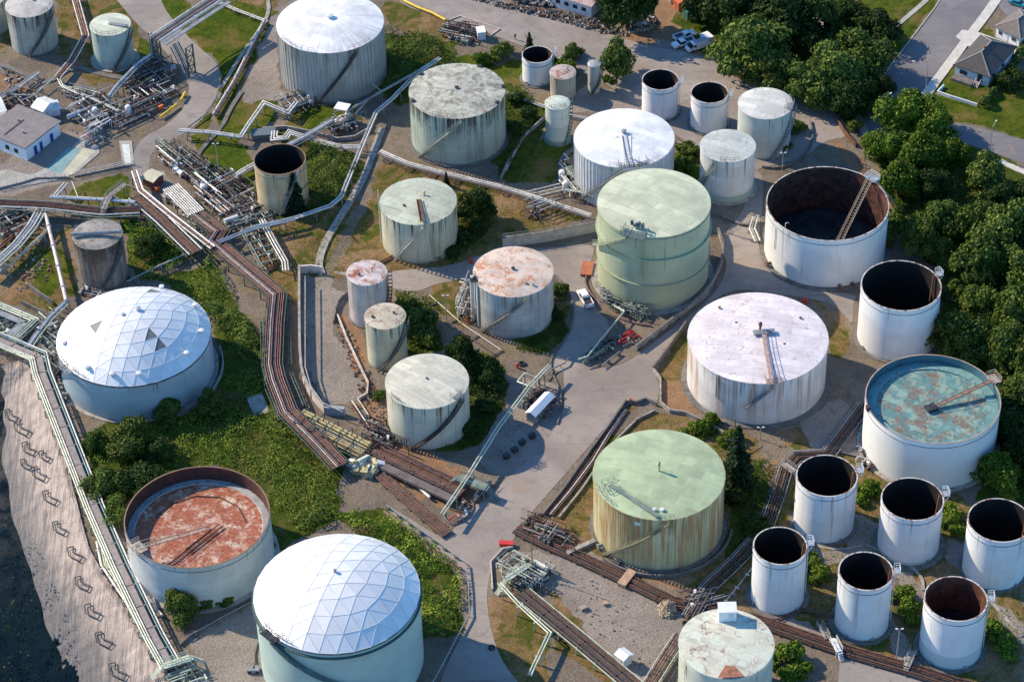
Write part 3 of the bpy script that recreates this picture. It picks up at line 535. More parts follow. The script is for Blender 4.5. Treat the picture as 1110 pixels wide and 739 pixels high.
def dome_roof(root,R,h,rise,m,rings=7,dark=(),seamm=None,rot=0):
    Rs=(R*R+rise*rise)/(2*rise)
    def pt(k,j):
        if k==0:return Vector((0,0,h+rise))
        r=R*math.sin(math.asin(R/Rs)*k/rings)/math.sin(math.asin(R/Rs));a=2*math.pi*j/(6*k)+rot
        # hex lattice pulled onto circles towards the rim
        s=j/k;i0=int(s);f=s-i0;A=Vector((math.cos(i0*math.pi/3+rot),math.sin(i0*math.pi/3+rot),0));B=Vector((math.cos((i0+1)*math.pi/3+rot),math.sin((i0+1)*math.pi/3+rot),0))
        hx=A.lerp(B,f);ci=Vector((math.cos(a),math.sin(a),0));wgt=(k-1)/(rings-1) if rings>1 else 1;wgt=wgt**.4;q=hx.lerp(ci,wgt)*r
        rr=q.length;return Vector((q.x,q.y,h+rise-(Rs-math.sqrt(max(0,Rs*Rs-rr*rr)))))
    tri=[]
    for k in range(1,rings+1):
        for j in range(6*k):
            i0=j//k;jj=j-i0*k;a=pt(k,j);b=pt(k,(j+1)%(6*k));inn=k-1
            pa=pt(inn,(i0*inn+jj)%(6*inn) if inn else 0)
            tri.append((a,b,pa,k,j,0))
            if jj<k-1: tri.append((b,pt(inn,(i0*inn+jj+1)%(6*inn)),pa,k,j,1))
    me_v=[];f=[];cols=[];rd=random.Random(5);dk=MB()
    for (a,b,c,k,j,t) in tri:
        if (k,j,t) in dark:
            up=Vector((0,0,-.05));dk.add([a+up,b+up,c+up],[(0,1,2)]);continue
        n0=len(me_v);me_v+=[a,b,c];f.append((n0,n0+1,n0+2));cols.append(rd.uniform(.88,1.0))
    me=bpy.data.meshes.new('dome_roof');me.from_pydata([tuple(v) for v in me_v],[],f);me.materials.append(m)
    at=me.color_attributes.new('panel','FLOAT_COLOR','CORNER')
    at.data.foreach_set('color',np.repeat(np.array([[c,c,c,1] for c in cols],np.float32),3,axis=0).ravel())
    o=bpy.data.objects.new('roof',me);COL.objects.link(o);o.parent=root
    if dark: dk.build('skylight_panel',mat('dusty_skylight',(.14,.15,.15),.5,0,.15,.5),o)
    sm=MB();done=set()
    for (a,b,c,k,j,t) in tri:
        for p,q in((a,b),(b,c),(c,a)):
            key=tuple(sorted([(round(p.x,2),round(p.y,2)),(round(q.x,2),round(q.y,2))]))
            if key in done:continue
            done.add(key);u=Vector((0,0,.03));sm.beam(p+u,q+u,.05,.03)
    sm.build('roof_batten',seamm or mat('dome_batten',(.64,.66,.69),.5,.2,.06,.5),o)
    return o
def dome_mat(name):
    m,nt,b=newmat(name);tc=N(nt,'TexCoord').outputs['Object'];n=NOISE(nt,tc,.15,5,.6)
    c=MIX(nt,RAMP(nt,n,.3,.7),(.74,.74,.735),(.84,.835,.82));c=MIX(nt,1.0,c,N(nt,'VertexColor',layer_name='panel').outputs[0],'MULTIPLY')
    c=MIX(nt,M_(nt,'MULTIPLY',RAMP(nt,NOISE(nt,tc,.9,6,.7),.55,.75),.4),c,(.45,.44,.42))
    nt.links.new(c,b.inputs['Base Color']);b.inputs['Roughness'].default_value=.5;b.inputs['Metallic'].default_value=.2;return m
INBRN=mat('rusty_tank_lining',(.060,.022,.013),.8,0,.35,.25,stain=(.02,.01,.008),samt=.5,sscale=.3)
INBLK=mat('tarry_tank_lining',(.010,.006,.006),.8,0,.4,.3,stain=(.035,.013,.009),samt=.4,sscale=.25)
DECKB=mat('dark_wet_deck',(.025,.032,.036),.35,0,.4,.15,stain=(.012,.014,.016),samt=.5,sscale=.2)
def open_tank(root,R,h,m,depth,inner=INBLK,deck=DECKB,wall=.12,topband=None,deckbits=True,rimm=None,n=112):
    mb=MB();mb.lathe([(R,0),(R,h)],n);mb.build('shell',m,root)
    mb=MB();mb.lathe([(R-wall,h),(R-wall,h-depth)],n);mb.build('inner_wall',inner,root)
    mb=MB();mb.lathe([(R+.02,h-.02),(R+.07,h-.02),(R+.07,h+.05),(R-wall-.05,h+.06),(R-wall-.05,h-.05)],n,sm=False);mb.build('rim',rimm or mat('chipped_rim',(.50,.47,.43),.6,0,.2,.6,stain=(.20,.09,.06),samt=.46),root)
    girder(root,R,h-1.15,mat('grimy_girder',(.22,.22,.22),.6,0,.3,1),.10,.06,n)
    mb=MB();mb.lathe([(R-wall-.02,h-depth),(R-.9,h-depth+.25),(R*.6,h-depth+.1),(.01,h-depth+.15)],n);d=mb.build('floating_deck',deck,root)
    if deckbits:
        rd=random.Random(int(R*100));b2=MB()
        for i in range(5):
            a=rd.uniform(0,360);r=rd.uniform(.2,.8)*R;b2.cyl(polar(r,a,h-depth+.1),.25,.7,8)
        b2.build('deck_fitting',DARK,d)
    return d
def tank(label,geo,group=None,cat='storage tank',name='storage_tank'):
    X,Y,R,h=geo;return E(name,(X,Y,0),label,cat,group),R,h
def stk(i): return 'shell_%d'%i
cream=(.50,.50,.40);gcream=(.47,.53,.43)
RAG='riveted or welded tanks with fixed roofs'
# --- T0 / T1 / T2 upper left
t,R,h=tank('cream fixed-roof tank cut off by the left edge of the photo at the top',(-123.94,546.14,4.72,8.27),RAG)
shell(t,R,h,wall_mat('paint_a',(.45,.44,.36),h,R,1,sa=.4));cone_roof(t,R,h,.4,roof_mat('roof_a',(.55,.52,.44),1))
t,R,h=tank('old off-white tank with black streaks below its rim, top left corner',(-112.1,538.64,5.57,10.91),RAG)
shell(t,R,h,wall_mat('paint_b',(.47,.46,.40),h,R,2,sa=.75,plate=.2));cone_roof(t,R,h,.5,roof_mat('roof_b',(.56,.52,.47),2,dark=.5));stair(t,R,h,-8,70);edge_rail(t,R,h,40,80);vent(t,(1,1,h+.4))
t,R,h=tank('small pale green tank with a curved roof walkway, second from the left at the top',(-92.24,530.81,4.74,9.78),RAG)
shell(t,R,h,wall_mat('paint_c',(.40,.47,.42),h,R,3,sa=.3));cone_roof(t,R,h,.3,roof_mat('roof_c',(.60,.62,.48),3));stair(t,R,h,0,75)
edge_rail(t,R,h,-60,85);mb=MB();mb.beam(polar(.3,-60,h+.5),polar(4.6,72,h+.5),.9,.1)
for s in(-.45,.45): mb.beam(polar(.3,-60,h+1.5)+Vector((0,s,0)),polar(4.6,72,h+1.5)+Vector((0,s,0)),.06)
mb.build('roof_walkway',GREYP,t);ringwall(t,R,1.0,.25)
# --- T3 big ribbed
t,R,h=tank('largest tank of the top row, white streaked cone roof and grey ribbed shell',(-40.0,522.56,12.42,13.93),RAG)
shell(t,R,h,wall_mat('paint_d',(.40,.395,.37),h,R,4,sa=.45,ra=.12,plate=.10,courses=2.3,streak=(.12,.11,.10)))
cone_roof(t,R,h,1.5,roof_mat('roof_d',(.78,.78,.78),4,radial=.5,lines=.0,grime=(.42,.40,.38)));stair(t,R,h,-15,31,mt=mat('dark_rusty_stair',(.06,.045,.04),.7));vent(t,(0,0,h+1.5),.9,.9,WSTEEL)
edge_rail(t,R,h,-60,-15);edge_rail(t,R,h,22,50)
mb=MB()
for i in range(72): a=i*5;p=polar(R+.06,a,.3);mb.beam(p,polar(R+.06,a,h-.3),.07)
mb.build('shell_rib',mat('rib_grey',(.33,.325,.30),.6),t);nozzles(t,R,[(-35,.9,.35,1.2),(-28,.9,.3,1.0),(10,.7,.3,.9)])
# --- T4
t,R,h=tank('grey-green tank with patchy cream roof and black rim stains, upper centre',(-10.74,495.16,10.74,12.95),RAG)
shell(t,R,h,wall_mat('paint_e',(.42,.48,.40),h,R,5,sa=.85,plate=.06));cone_roof(t,R,h,.7,roof_mat('roof_e',(.52,.51,.41),5,dark=.8,lines=1,rot=.35,row=1.5,ra=.24,rust=(.27,.20,.16),rs=.3));stair(t,R,h,-53,5,mt=mat('faded_stair',(.30,.33,.27),.7));vent(t,(0,0,h+.7),.5,.5,DARK);edge_rail(t,R,h,-40,8);ringwall(t,R,.9,.35,CONCD)
for a in(-70,-130,150,95,60): mb=MB();mb.box(polar(R-.3,a,h+.25),(.7,.9,.5),A_(a));mb.build('roof_hatch',DARK,t)
# --- T5
def wht(label,geo,seed,depth,plat=None,inner=INBLK,grp='open-topped white tanks',**k):
    t,R,h=tank(label,geo,grp)
    m=wall_mat('white_shell_%d'%seed,k.get('base',(.74,.75,.76)),h,R,seed,sa=k.get('sa',.04+.03*(seed%3)),ra=k.get('ra',.06+.05*(seed%4)),plate=.05,dirt=.14,rust=(.36,.22,.13),streak=(.30,.28,.25),lower=k.get('lower'),courses=2.6)
    open_tank(t,R,h,m,depth,inner,k.get('deck',DECKB))
    if plat is not None:
        platform(t,R,h,plat,WSTEEL,k.get('pw',1.6),k.get('pd',1.0));mb=MB()
        # caged ladder down the outside under the platform
        for s in(-.25,.25): mb.beam(polar(R+.35,plat+s*8,h),polar(R+.35,plat+s*8,.2),.07)
        for i in range(int(h/.6)): mb.beam(polar(R+.35,plat-2,i*.6+.3),polar(R+.35,plat+2,i*.6+.3),.05)
        mb.build('ladder',WSTEEL,t)
        mb=MB();q=polar(R-.6,plat,h-.1);mb.beam(q,polar(R-1.2,plat,h-depth+.3),.5,.1);mb.build('inner_ladder',RUST,t)
    ringwall(t,R,k.get('ring',.9)*.8,.22,k.get('rm',CONCD))
    nozzles(t,R,[(-40-seed%5*6,.7,.18,.4),(15+seed%7*4,.7,.18,.4)],GREYP)
    return t
wht('small open-topped white tank, leftmost of the three along the upper road',(7.76,517.69,3.52,6.71),21,5.6,100,pw=1,pd=.6)
t,R,h=tank('short beige tank with a rust-blotched roof below the upper road',(13.49,511.13,2.95,6.15),RAG)
shell(t,R,h,wall_mat('paint_f',(.46,.43,.33),h,R,6,sa=.25,ra=.2));cone_roof(t,R,h,.3,roof_mat('roof_f',(.47,.40,.36),6,ra=.42,rs=.5));vent(t,(1,.5,h+.3),.2,.4)
t,R,h=tank('thinnest tank, a pale grey cylinder half hidden by the round tree below the upper road',(20.73,512.18,1.42,7.54),RAG)
shell(t,R,h,wall_mat('paint_g',(.45,.46,.42),h,R,7,sa=.5));cone_roof(t,R,h,.35,roof_mat('roof_g',(.5,.5,.47),7,dark=.6),48);edge_rail(t,R,h,-180,170,GREYP);stair(t,R,h,-20,120,w=.5)
t,R,h=tank('slim white tank with green algae on its roof, above the grass triangle',(11.73,493.52,2.74,10.06),RAG)
shell(t,R,h,wall_mat('paint_h',(.56,.60,.53),h,R,8,sa=.3,lower=(1.1,(.25,.33,.28))));cone_roof(t,R,h,.4,roof_mat('roof_h',(.58,.63,.52),8,dark=.5,ra=.2,rust=(.12,.14,.07),rs=.9),64);edge_rail(t,R,h,-70,80,GRNS);ringwall(t,R,.4,.3,GRNS);stair(t,R,h,30,110,mt=GRNS,w=.6)
# --- T9
t,R,h=tank('white tank with blotched white cone roof and mast, partly behind the olive green tank',(25.84,476.79,10.95,12.0),RAG)
shell(t,R,h,wall_mat('paint_i',(.58,.60,.62),h,R,9,sa=.25,ra=.10,plate=.12,courses=2.2));cone_roof(t,R,h,.9,roof_mat('roof_i',(.78,.79,.80),9,radial=.22,lines=0,ra=.10,rust=(.33,.30,.28),rs=.5,grime=(.5,.49,.48)))
mb=MB()
for s in(-.5,.5): mb.beam(polar(.5,0,h+1.1)+Vector((s,0,0)),polar(R-.2,3,h+.6)+Vector((s,0,0)),.12,.2)
for i in range(12): y=i/12*(R-1);mb.beam(Vector((-.5,-.6-y,h+1.15-y*.05)),Vector((.5,-.6-y,h+1.15-y*.05)),.08)
mb.build('roof_walkway',GREYP,t);platform(t,R,h,3,GREYP,4.5,2,-1);platform(t,R,h,20,GREYP,2.5,2,-.8);edge_rail(t,R,h,-20,40,GREYP)
mb=MB();p=polar(R-2.5,8,h);mb.tube([p,p+Vector((0,0,7.5))],.16,8);mb.beam(p+Vector((-1,0,6)),p+Vector((1,0,6)),.1);mb.build('mast',WSTEEL,t)
stair(t,R,h,-60,-5,mt=GREYP);mb=MB()
for i in range(68): a=-170+i*5;mb.beam(polar(R+.05,a,.3),polar(R+.05,a,h-.3),.08)
mb.build('shell_rib',mat('rib_white',(.50,.52,.53),.6),t);vent(t,(0,.5,h+.9),.6,.9)
# --- T10,T11
wht('open-topped white tank below the parked pickups, left of its twin',(35.47,503.23,4.15,8.72),22,7.5,75,inner=INBLK,pw=1.2,pd=.7)
wht('open-topped white tank below the upper road, between its twin and the blotched flat-topped tank',(46.26,497.64,4.22,8.7),23,6.6,75,pw=1.2,pd=.7)
# --- T12,T13
t,R,h=tank('off-white flat-topped tank at the bend of the upper road',(58.03,489.49,6.01,11.09),RAG)
shell(t,R,h,wall_mat('paint_j',(.50,.54,.48),h,R,10,sa=.15,plate=.05));cone_roof(t,R,h,.35,roof_mat('roof_j',(.62,.61,.55),10,ra=.18,rust=(.36,.30,.25),dark=.3));platform(t,R,h,75,GREYP,2.4,1.8,-.6);edge_rail(t,R,h,40,110,GREYP);stair(t,R,h,10,75,mt=GREYP)
t,R,h=tank('white tank with rust-dotted greenish roof and green foot, beside the olive green tank',(48.37,473.64,5.99,11.36),RAG)
shell(t,R,h,wall_mat('paint_k',(.62,.64,.62),h,R,11,sa=.30,ra=.1,streak=(.13,.10,.08),lower=(1.9,(.33,.43,.37))));cone_roof(t,R,h,.35,roof_mat('roof_k',(.52,.55,.50),11,ra=.18,rust=(.30,.20,.15),rs=.9,dark=.4));edge_rail(t,R,h,-20,20,DARK);stair(t,R,h,-75,-30,mt=GRNS);ringwall(t,R,.7,.3)
# --- T14
t,R,h=tank('open-topped orange-rusted cream tank next to the pointed evergreen',(-49.63,474.13,5.67,10.88))
m=wall_mat('paint_l',(.58,.46,.28),h,R,12,sa=.1,ra=.55,rust=(.40,.19,.08));d=open_tank(t,R,h,m,9.3,INBLK,DARK,rimm=mat('rusty_rim',(.22,.13,.08),.7));stair(t,R,h,-5,40,mt=GREYP)
# --- T15
t,R,h=tank('cream tank with pale green roof and vertical rust stripes, centre left',(-19.21,457.97,8.19,10.56),RAG)
shell(t,R,h,wall_mat('paint_m',(.56,.55,.41),h,R,13,sa=.5,ra=.35,rust=(.13,.07,.04),streak=(.06,.055,.04),plate=.04));cone_roof(t,R,h,.5,roof_mat('roof_m',(.48,.50,.385),13,dark=.3,lines=.4,ra=.1));stair(t,R,h,-38,7,mt=mat('pale_stair',(.42,.41,.34),.7))
mb=MB()
for s in(-.45,.45): mb.beam(polar(.3,20,h+.95)+Vector((s,0,0)),polar(R-.3,7,h+.95)+Vector((s,0,0)),.1,.16)
mb.beam(polar(.3,20,h+.7),polar(R-.3,7,h+.7),.9,.12);mb.build('roof_walkway',RUST,t);edge_rail(t,R,h,0,14,YEL);vent(t,(-3,-2,h+.4),.3,.4,DARK);vent(t,(1.3,1.5,h+.5),.3,1.0,YEL)
mb=MB();mb.tube([polar(R+.3,-85,h+4),polar(R+.3,-85,.1)],.09,6);mb.build('standpipe',WSTEEL,t)
# --- T16,T17
t,R,h=tank('small white tank with heavily rusted roof, left of the gravel dead end',(-29.63,433.19,4.15,11.31),RAG)
shell(t,R,h,wall_mat('paint_n',(.56,.53,.50),h,R,14,sa=.3,ra=.42,plate=.15,rust=(.30,.19,.15),streak=(.16,.13,.12),courses=1.9));cone_roof(t,R,h,.2,roof_mat('roof_n',(.62,.55,.52),14,ra=.50,rust=(.27,.09,.045),rs=.45));ringwall(t,R,.5,.3,CONCD)
mb=MB();mb.tube([polar(R+.35,75,h),polar(R+.35,75,.2)],.1,6);mb.build('standpipe',RUST,t);vent(t,(-1.5,-1,h+.2),.3,.5,DARK);stair(t,R,h,40,100,mt=RUST)
t,R,h=tank('small cream tank with brown mottled roof and wrap-around stair, beside the rusted-roof one',(-25.61,419.21,4.12,11.14),RAG)
shell(t,R,h,wall_mat('paint_o',(.53,.51,.37),h,R,15,sa=.35,ra=.15,streak=(.07,.06,.04)));cone_roof(t,R,h,.3,roof_mat('roof_o',(.58,.50,.37),15,ra=.32,rust=(.30,.20,.13),rs=.5,dark=.4));stair(t,R,h,-22,75);edge_rail(t,R,h,35,85);vent(t,(1.8,.5,h+.3),.3,.4,DARK);vent(t,(-2.5,-.5,h+.2),.35,.4,DARK)
# --- T18
t,R,h=tank('grey tank with orange rust-mottled roof in the middle of the site',(.66,432.28,8.26,11.21),RAG)
shell(t,R,h,wall_mat('paint_p',(.50,.50,.46),h,R,16,sa=.35,ra=.22,plate=.16,streak=(.15,.12,.10),courses=2.0,rust=(.28,.14,.08)));cone_roof(t,R,h,.6,roof_mat('roof_p',(.62,.52,.44),16,ra=.40,rust=(.46,.22,.11),rs=.33,second=(.62,.49,.39),s2=.25,lines=.3));stair(t,R,h,-52,16,mt=mat('greenish_stair',(.20,.19,.155),.7))
mb=MB();mb.tube([polar(R+.55,-78,h+.6),polar(R+.55,-78,.1)],.42,10);mb.tube([polar(R+.2,-62,h),polar(R+.2,-62,.1)],.2,8);mb.build('standpipe',WHT,t);platform(t,R,h,-75,DARK,2,1.5,.3);vent(t,(0,0,h+.6),.4,.6,DARK)
for q in[(2.5,-4.5),(4,-5)]: vent(t,(q[0],q[1],h+.2),.3,.6)
# --- T19
OLV=(.40,.435,.285)
t,R,h=tank('tallest tank, olive green with seamed yellow-green roof, at the centre',(30.34,443.41,11.69,19.58),RAG)
shell(t,R,h,wall_mat('paint_q',OLV,h,R,17,sa=.06,plate=.05,dirt=.15,courses=2.4));OL=mat('olive_paint',(.31,.35,.23),.55,0,.1,.5)
cone_roof(t,R,h,.7,roof_mat('roof_q',(.52,.545,.385),17,lines=1.0,rot=.62,width=9,row=2.4,grime=(.20,.14,.09)));girder(t,R,h*.70,OL,.5,.12);girder(t,R,h*.35,OL,.35,.08);girder(t,R,h-.5,OL,.2,.05)
stair(t,R,h,-84,-28,z0=h*.52,mt=OL,w=1.1);platform(t,R,h,-24,mat('bluish_steel',(.10,.14,.15),.6),5,3,-.4);edge_rail(t,R,h,-40,-8,OL);nozzles(t,R,[(-25,1.2,.5,1.6),(-17,1.2,.5,1.6),(-9,1.2,.4,1.4)],GRNS)
mb=MB()
for a in(-16,-12.5): mb.tube([polar(R+.35,a,h),polar(R+.35,a,h*.45)],.09,6)
mb.build('standpipe',OL,t);ringwall(t,R,1.4,.3,CONC);rd=random.Random(4);mb=MB()
for i in range(14): mb.box(polar(R-1.6+rd.uniform(-1,.6),-24+rd.uniform(-9,9),h+.9+rd.uniform(0,.6)),(.3,.4,rd.uniform(.5,1.2)),rd.uniform(0,3))
mb.build('roof_valve',mat('bluish_steel',(.1,.14,.15)),t)
# --- T20
t,R,h=tank('cream tank with plain beige roof and a long dark stair, left of the gravel lane',(-17.01,399.17,8.19,10.84),RAG)
shell(t,R,h,wall_mat('paint_r',(.58,.565,.46),h,R,18,sa=.30,ra=.28,rust=(.42,.27,.14),plate=.05,streak=(.06,.055,.045)));cone_roof(t,R,h,.6,roof_mat('roof_r',(.60,.575,.46),18,lines=.35,dark=.35,rot=.7,row=1.1));stair(t,R,h,-23,53,mt=mat('dark_rusty_stair',(.06,.045,.04),.7));vent(t,(0,0,h+.6),.25,.35,DARK);edge_rail(t,R,h,35,62,GREYP);edge_rail(t,R,h,-60,-40,RUST);platform(t,R,h,50,GREYP,1.8,1.5,-.7)
# --- T21
t,R,h=tank('dark streaked concrete-grey tank with a thick pipe across its roof, left side',(-87.07,449.32,5.27,10.91),RAG)
shell(t,R,h,wall_mat('paint_s',(.36,.35,.33),h,R,19,sa=.95,ra=.9,plate=.25,rust=(.17,.07,.035),streak=(.045,.04,.035),full=1.2));cone_roof(t,R,h,.5,roof_mat('roof_s',(.34,.31,.27),19,dark=.75,lines=.2,rs=.6,ra=.08));stair(t,R,h,0,70)
mb=MB();mb.tube([polar(R+.1,-80,h+.9),polar(R+.1,80,h+1.3)],.45,10);mb.build('roof_pipe',GREYP,t);edge_rail(t,R,h,-120,120,GREYP)
# --- T22 dome
DOME=dome_mat('dome_aluminium')
t,R,h=tank('white geodesic dome tank with a few dark triangular panels, left side',(-76.75,417.59,15.59,9.23),'tanks with geodesic aluminium dome roofs')
m=wall_mat('paint_t',(.34,.42,.46),h,R,20,sa=.05,plate=.06,dirt=.15,top=(.35,(.10,.12,.13)));shell(t,R,h,m,rim=True,rim_m=DARK)
dome_roof(t,R+.1,h+.05,6.2,DOME,6,dark={(3,9,0),(4,19,0),(4,3,0),(3,14,0)},rot=.25);ringwall(t,R,.8,.2);mb=MB();mb.lathe([(R+1.6,0),(R+1.6,.9),(R+1.85,.9),(R+1.85,0)],96,a0=R_(-60),a1=R_(20),sm=False);mb.build('bund_ring',CONC,t)
for a in(-35,-12,10,55,85,120,-75,160): vent(t,polar(R*.90,a,h+1.35),.55,.9,WSTEEL)
vent(t,(1.5,.8,h+6.1),.6,.7,GALV);vent(t,(-1.4,-.6,h+6.05),.45,.4,GALV);platform(t,R,h,-52,GREYP,3.4,2.2,.2);stair(t,R,h,-86,-56,mt=DARK);edge_rail(t,R,h+.1,-66,-34,DARK);nozzles(t,R,[(-60,1,.4,1.4),(-72,1,.35,1.2)])
# --- T24 dome
t,R,h=tank('pale green tank with a white geodesic dome roof at the bottom edge',(-32.47,335.74,14.77,17.0),'tanks with geodesic aluminium dome roofs')
shell(t,R,h,wall_mat('paint_u',(.42,.53,.48),h,R,22,sa=.0,plate=.05,dirt=.15),rim=True,rim_m=mat('dark_teal_paint',(.06,.10,.10),.6))
dome_roof(t,R+.1,h+.05,5.2,DOME,5,rot=.13);girder(t,R,h-1.0,mat('dark_teal_paint',(.06,.1,.1)),.45,.12);platform(t,R,h,-48,DARK,3.6,2.4,.2);stair(t,R,h-.6,42,-46,mt=mat('teal_stair',(.12,.19,.18),.6),z0=4.5,w=1.0);vent(t,(0,0,h+5.2),.35,.7,GREYP);edge_rail(t,R,h,-62,-30,DARK)
# --- T23 rusty floating roof
t,R,h=tank('wide open-topped tank with a rust-red floating roof, lower left',(-59.83,362.57,13.6,11.0))
RR=roof_mat('rust_deck',(.58,.46,.36),31,ra=.66,rust=(.31,.085,.035),rs=.36,lines=.8,rot=.3,width=4.5,row=2.6,second=(.45,.25,.17),s2=.5)
d=open_tank(t,R,h,wall_mat('paint_v',(.55,.56,.55),h,R,31,sa=.05,ra=.05,plate=.10,rust=(.35,.2,.12),courses=3.4),3.4,mat('red_brown_lining',(.11,.03,.02),.75,0,.3,.4,stain=(.05,.02,.015),samt=.5),RR,deckbits=False,rimm=mat('rusty_rim',(.22,.13,.08)))
mb=MB();mb.lathe([(R-.15,h-3.2),(R-1.5,h-3.0),(R-1.7,h-3.3)],96);mb.build('rim_seal',mat('grey_seal',(.33,.34,.34),.7,0,.2,.5,stain=(.3,.12,.07),samt=.4),d)
mb=MB();k=12
for i in (3,4,5,6,7): mb.beam(polar(R*.66,i*30+8,h-3.12),polar(R*.66,i*30+38,h-3.12),.14,.12)
mb.build('deck_stiffener',mat('dark_rust',(.09,.03,.02),.8),d)
mb=MB();a=polar(R-.3,-52,h+.3);b=polar(2,80,h-2.7)
for s in(-.5,.5): o_=Vector((s*.7,-s*.7,0));mb.beam(a+o_,b+o_,.12,.2);mb.beam(a+o_+Vector((0,0,1)),b+o_+Vector((0,0,1)),.07)
for i in range(26): q=a.lerp(b,i/26);mb.beam(q+Vector((.35,-.35,0)),q-Vector((.35,-.35,0)),.12)
mb.build('rolling_ladder',mat('pale_rusty_steel',(.42,.36,.28),.6,0,.2,1,stain=(.25,.1,.05),samt=.4),t)
mb=MB()
for s in(0,.9): mb.beam(polar(6,-10,h-2.9)+Vector((s*.7-1,-s*.7,0)),polar(5,100,h-2.9)+Vector((s*.7-1,-s*.7,0)),.18,.2)
mb.build('ladder_track',RUST,d);platform(t,R,h,-52,mat('pale_rusty_steel',(.42,.36,.28)),3,2.4,-.5);ringwall(t,R,1,.25)
# --- T25 mint
t,R,h=tank('mint green tank with rust-streaked yellow-green sides beside the wide asphalt lane',(26.87,367.83,12.34,13.38),RAG)
shell(t,R,h,wall_mat('paint_w',(.54,.54,.33),h,R,24,sa=.30,ra=.85,rust=(.34,.16,.045),streak=(.20,.17,.08),plate=.06,full=.9));cone_roof(t,R,h,.8,roof_mat('roof_w',(.385,.465,.275),24,lines=.25,rot=.4,row=2.6,width=5,grime=(.25,.32,.18)));stair(t,R,h,-55,5,mt=mat('olive_stair',(.22,.21,.13),.7))
mb=MB()
for s in(-.6,.6): mb.beam(polar(R*.8,-72,h+.75)+Vector((s*.4,s*.5,0)),polar(R-.4,-4,h+.75)+Vector((s*.4,s*.5,0)),.06,.06);mb.beam(polar(R*.8,-72,h+1.4)+Vector((s*.4,s*.5,0)),polar(R-.4,-4,h+1.4)+Vector((s*.4,s*.5,0)),.05)
mb.beam(polar(R*.8,-72,h+.4),polar(R-.4,-4,h+.45),.8,.08);mb.build('roof_walkway',GRNS,t);platform(t,R,h,-70,GRNS,3,2.6,-2.6);edge_rail(t,R,h,-6,10,GRNS);edge_rail(t,R,h,-78,-50,GRNS)
vent(t,(0,0,h+.7),.3,2.6,YEL);vent(t,polar(R*.82,-8,h+.1),.4,.7,WSTEEL);vent(t,polar(R*.82,0,h+.1),.4,.7,WSTEEL);mb=MB();mb.lathe([(R+1.6,-.1),(R+1.6,.9),(R+1.95,.9),(R+1.95,-.1)],96,a0=A_(-50),a1=A_(80),sm=False);mb.build('bund_ring',CONCD,t);ringwall(t,R,.8,.3,CONCD)
mb=MB();mb.box(polar(R+.05,-22,h-1.6),(.06,1.1,.8),A_(-22));mb.build('notice_plate',WSTEEL,t);nozzles(t,R,[(-62,1,.35,1),(-40,1,.3,1)])
# --- T26
t,R,h=tank('peeling cream tank with rust patch and white box on its roof, bottom edge',(36.0,323.52,8.28,14.0),RAG)
shell(t,R,h,wall_mat('paint_x',(.54,.56,.47),h,R,25,sa=.1,plate=.1));cone_roof(t,R,h,.4,roof_mat('roof_x',(.58,.575,.46),25,lines=.15,ra=.27,rust=(.30,.20,.15),rs=.45,second=(.55,.58,.48),s2=.6))
mb=MB();c=G(791,729,h+.3)-Vector((36.0,323.52,0));mb.add([c+Vector(q) for q in((-2.2,-1.2,.12),(2.4,-1.0,.12),(1.0,1.4,.14),(-.6,1.7,.14))],[(0,1,2,3)]);mb.build('rust_patch',mat('bare_rusty_plate',(.28,.11,.065),.8,0,.35,1.2),t)
mb=MB();mb.lathe([(R+.04,h-.25),(R+.06,h-.9)],96);mb.build('roof_flashing',mat('peeling_flashing',(.56,.58,.48),.6,0,.2,.7),t)
c=G(788,668,h+.3);b=E('roof_cabin',c,'small white box cabin standing on the peeling cream tank at the bottom edge','cabin')
mb=MB();mb.box((0,0,1.15),(3.1,2.4,2.3));mb.build('wall',CARW,b);mb=MB();mb.box((0,0,2.36),(3.3,2.6,.14));mb.build('roof',WSTEEL,b);mb=MB();mb.box((.6,-1.22,.95),(.9,.05,1.8));mb.build('door',mat('light_grey_door',(.6,.62,.64)),b)
# --- T27
t,R,h=tank('wide white tank with flaking pinkish-white roof and walkway, right of the lane',(49.24,409.24,13.99,11.1),RAG)
shell(t,R,h,wall_mat('paint_y',(.72,.70,.68),h,R,26,sa=.08,ra=.60,rust=(.40,.25,.15),plate=.05));cone_roof(t,R,h,.8,roof_mat('roof_y',(.72,.655,.66),26,lines=.3,rot=.2,ra=.26,rust=(.50,.41,.39),rs=.5,dark=.15));girder(t,R,h-.3,mat('flaky_edge',(.6,.52,.47),.7,0,.25,2),.1,.08)
a=polar(1,100,h+1.3);b=polar(R-.2,6,h+.8);mb=MB();mb.beam(a,b,.75,.1)
for s in(-.4,.4):
    mb.beam(a+Vector((s,0,1)),b+Vector((s,0,1)),.07)
    for i in range(9): q=a.lerp(b,i/8)+Vector((s,0,0));mb.beam(q,q+Vector((0,0,1)),.07)
mb.build('roof_walkway',mat('pinkish_rusty_steel',(.38,.27,.24),.7,0,.2,1),t);mb=MB();mb.box(polar(1.2,95,h+1.3),(4.4,1.3,.3),.1);mb.build('centre_platform',GREYP,t);stair(t,R,h,-14,8,z0=h*.45,mt=GREYP);platform(t,R,h,7,mat('pinkish_rusty_steel',(.38,.27,.24)),2.6,2,-.6);ringwall(t,R,1.2,.25,CONCD)
vent(t,(.5,1,h+1),.4,2.2,RUST)
for q in((-4,4),(-7,9),(5,-3),(9,5)): vent(t,(q[0],q[1],h+.3),.3,.5,RUST)
mb=MB();mb.tube([polar(R+.15,-40,h-.6),polar(R+.15,-40,h*.45)],.12,6);mb.build('standpipe',GREYP,t)
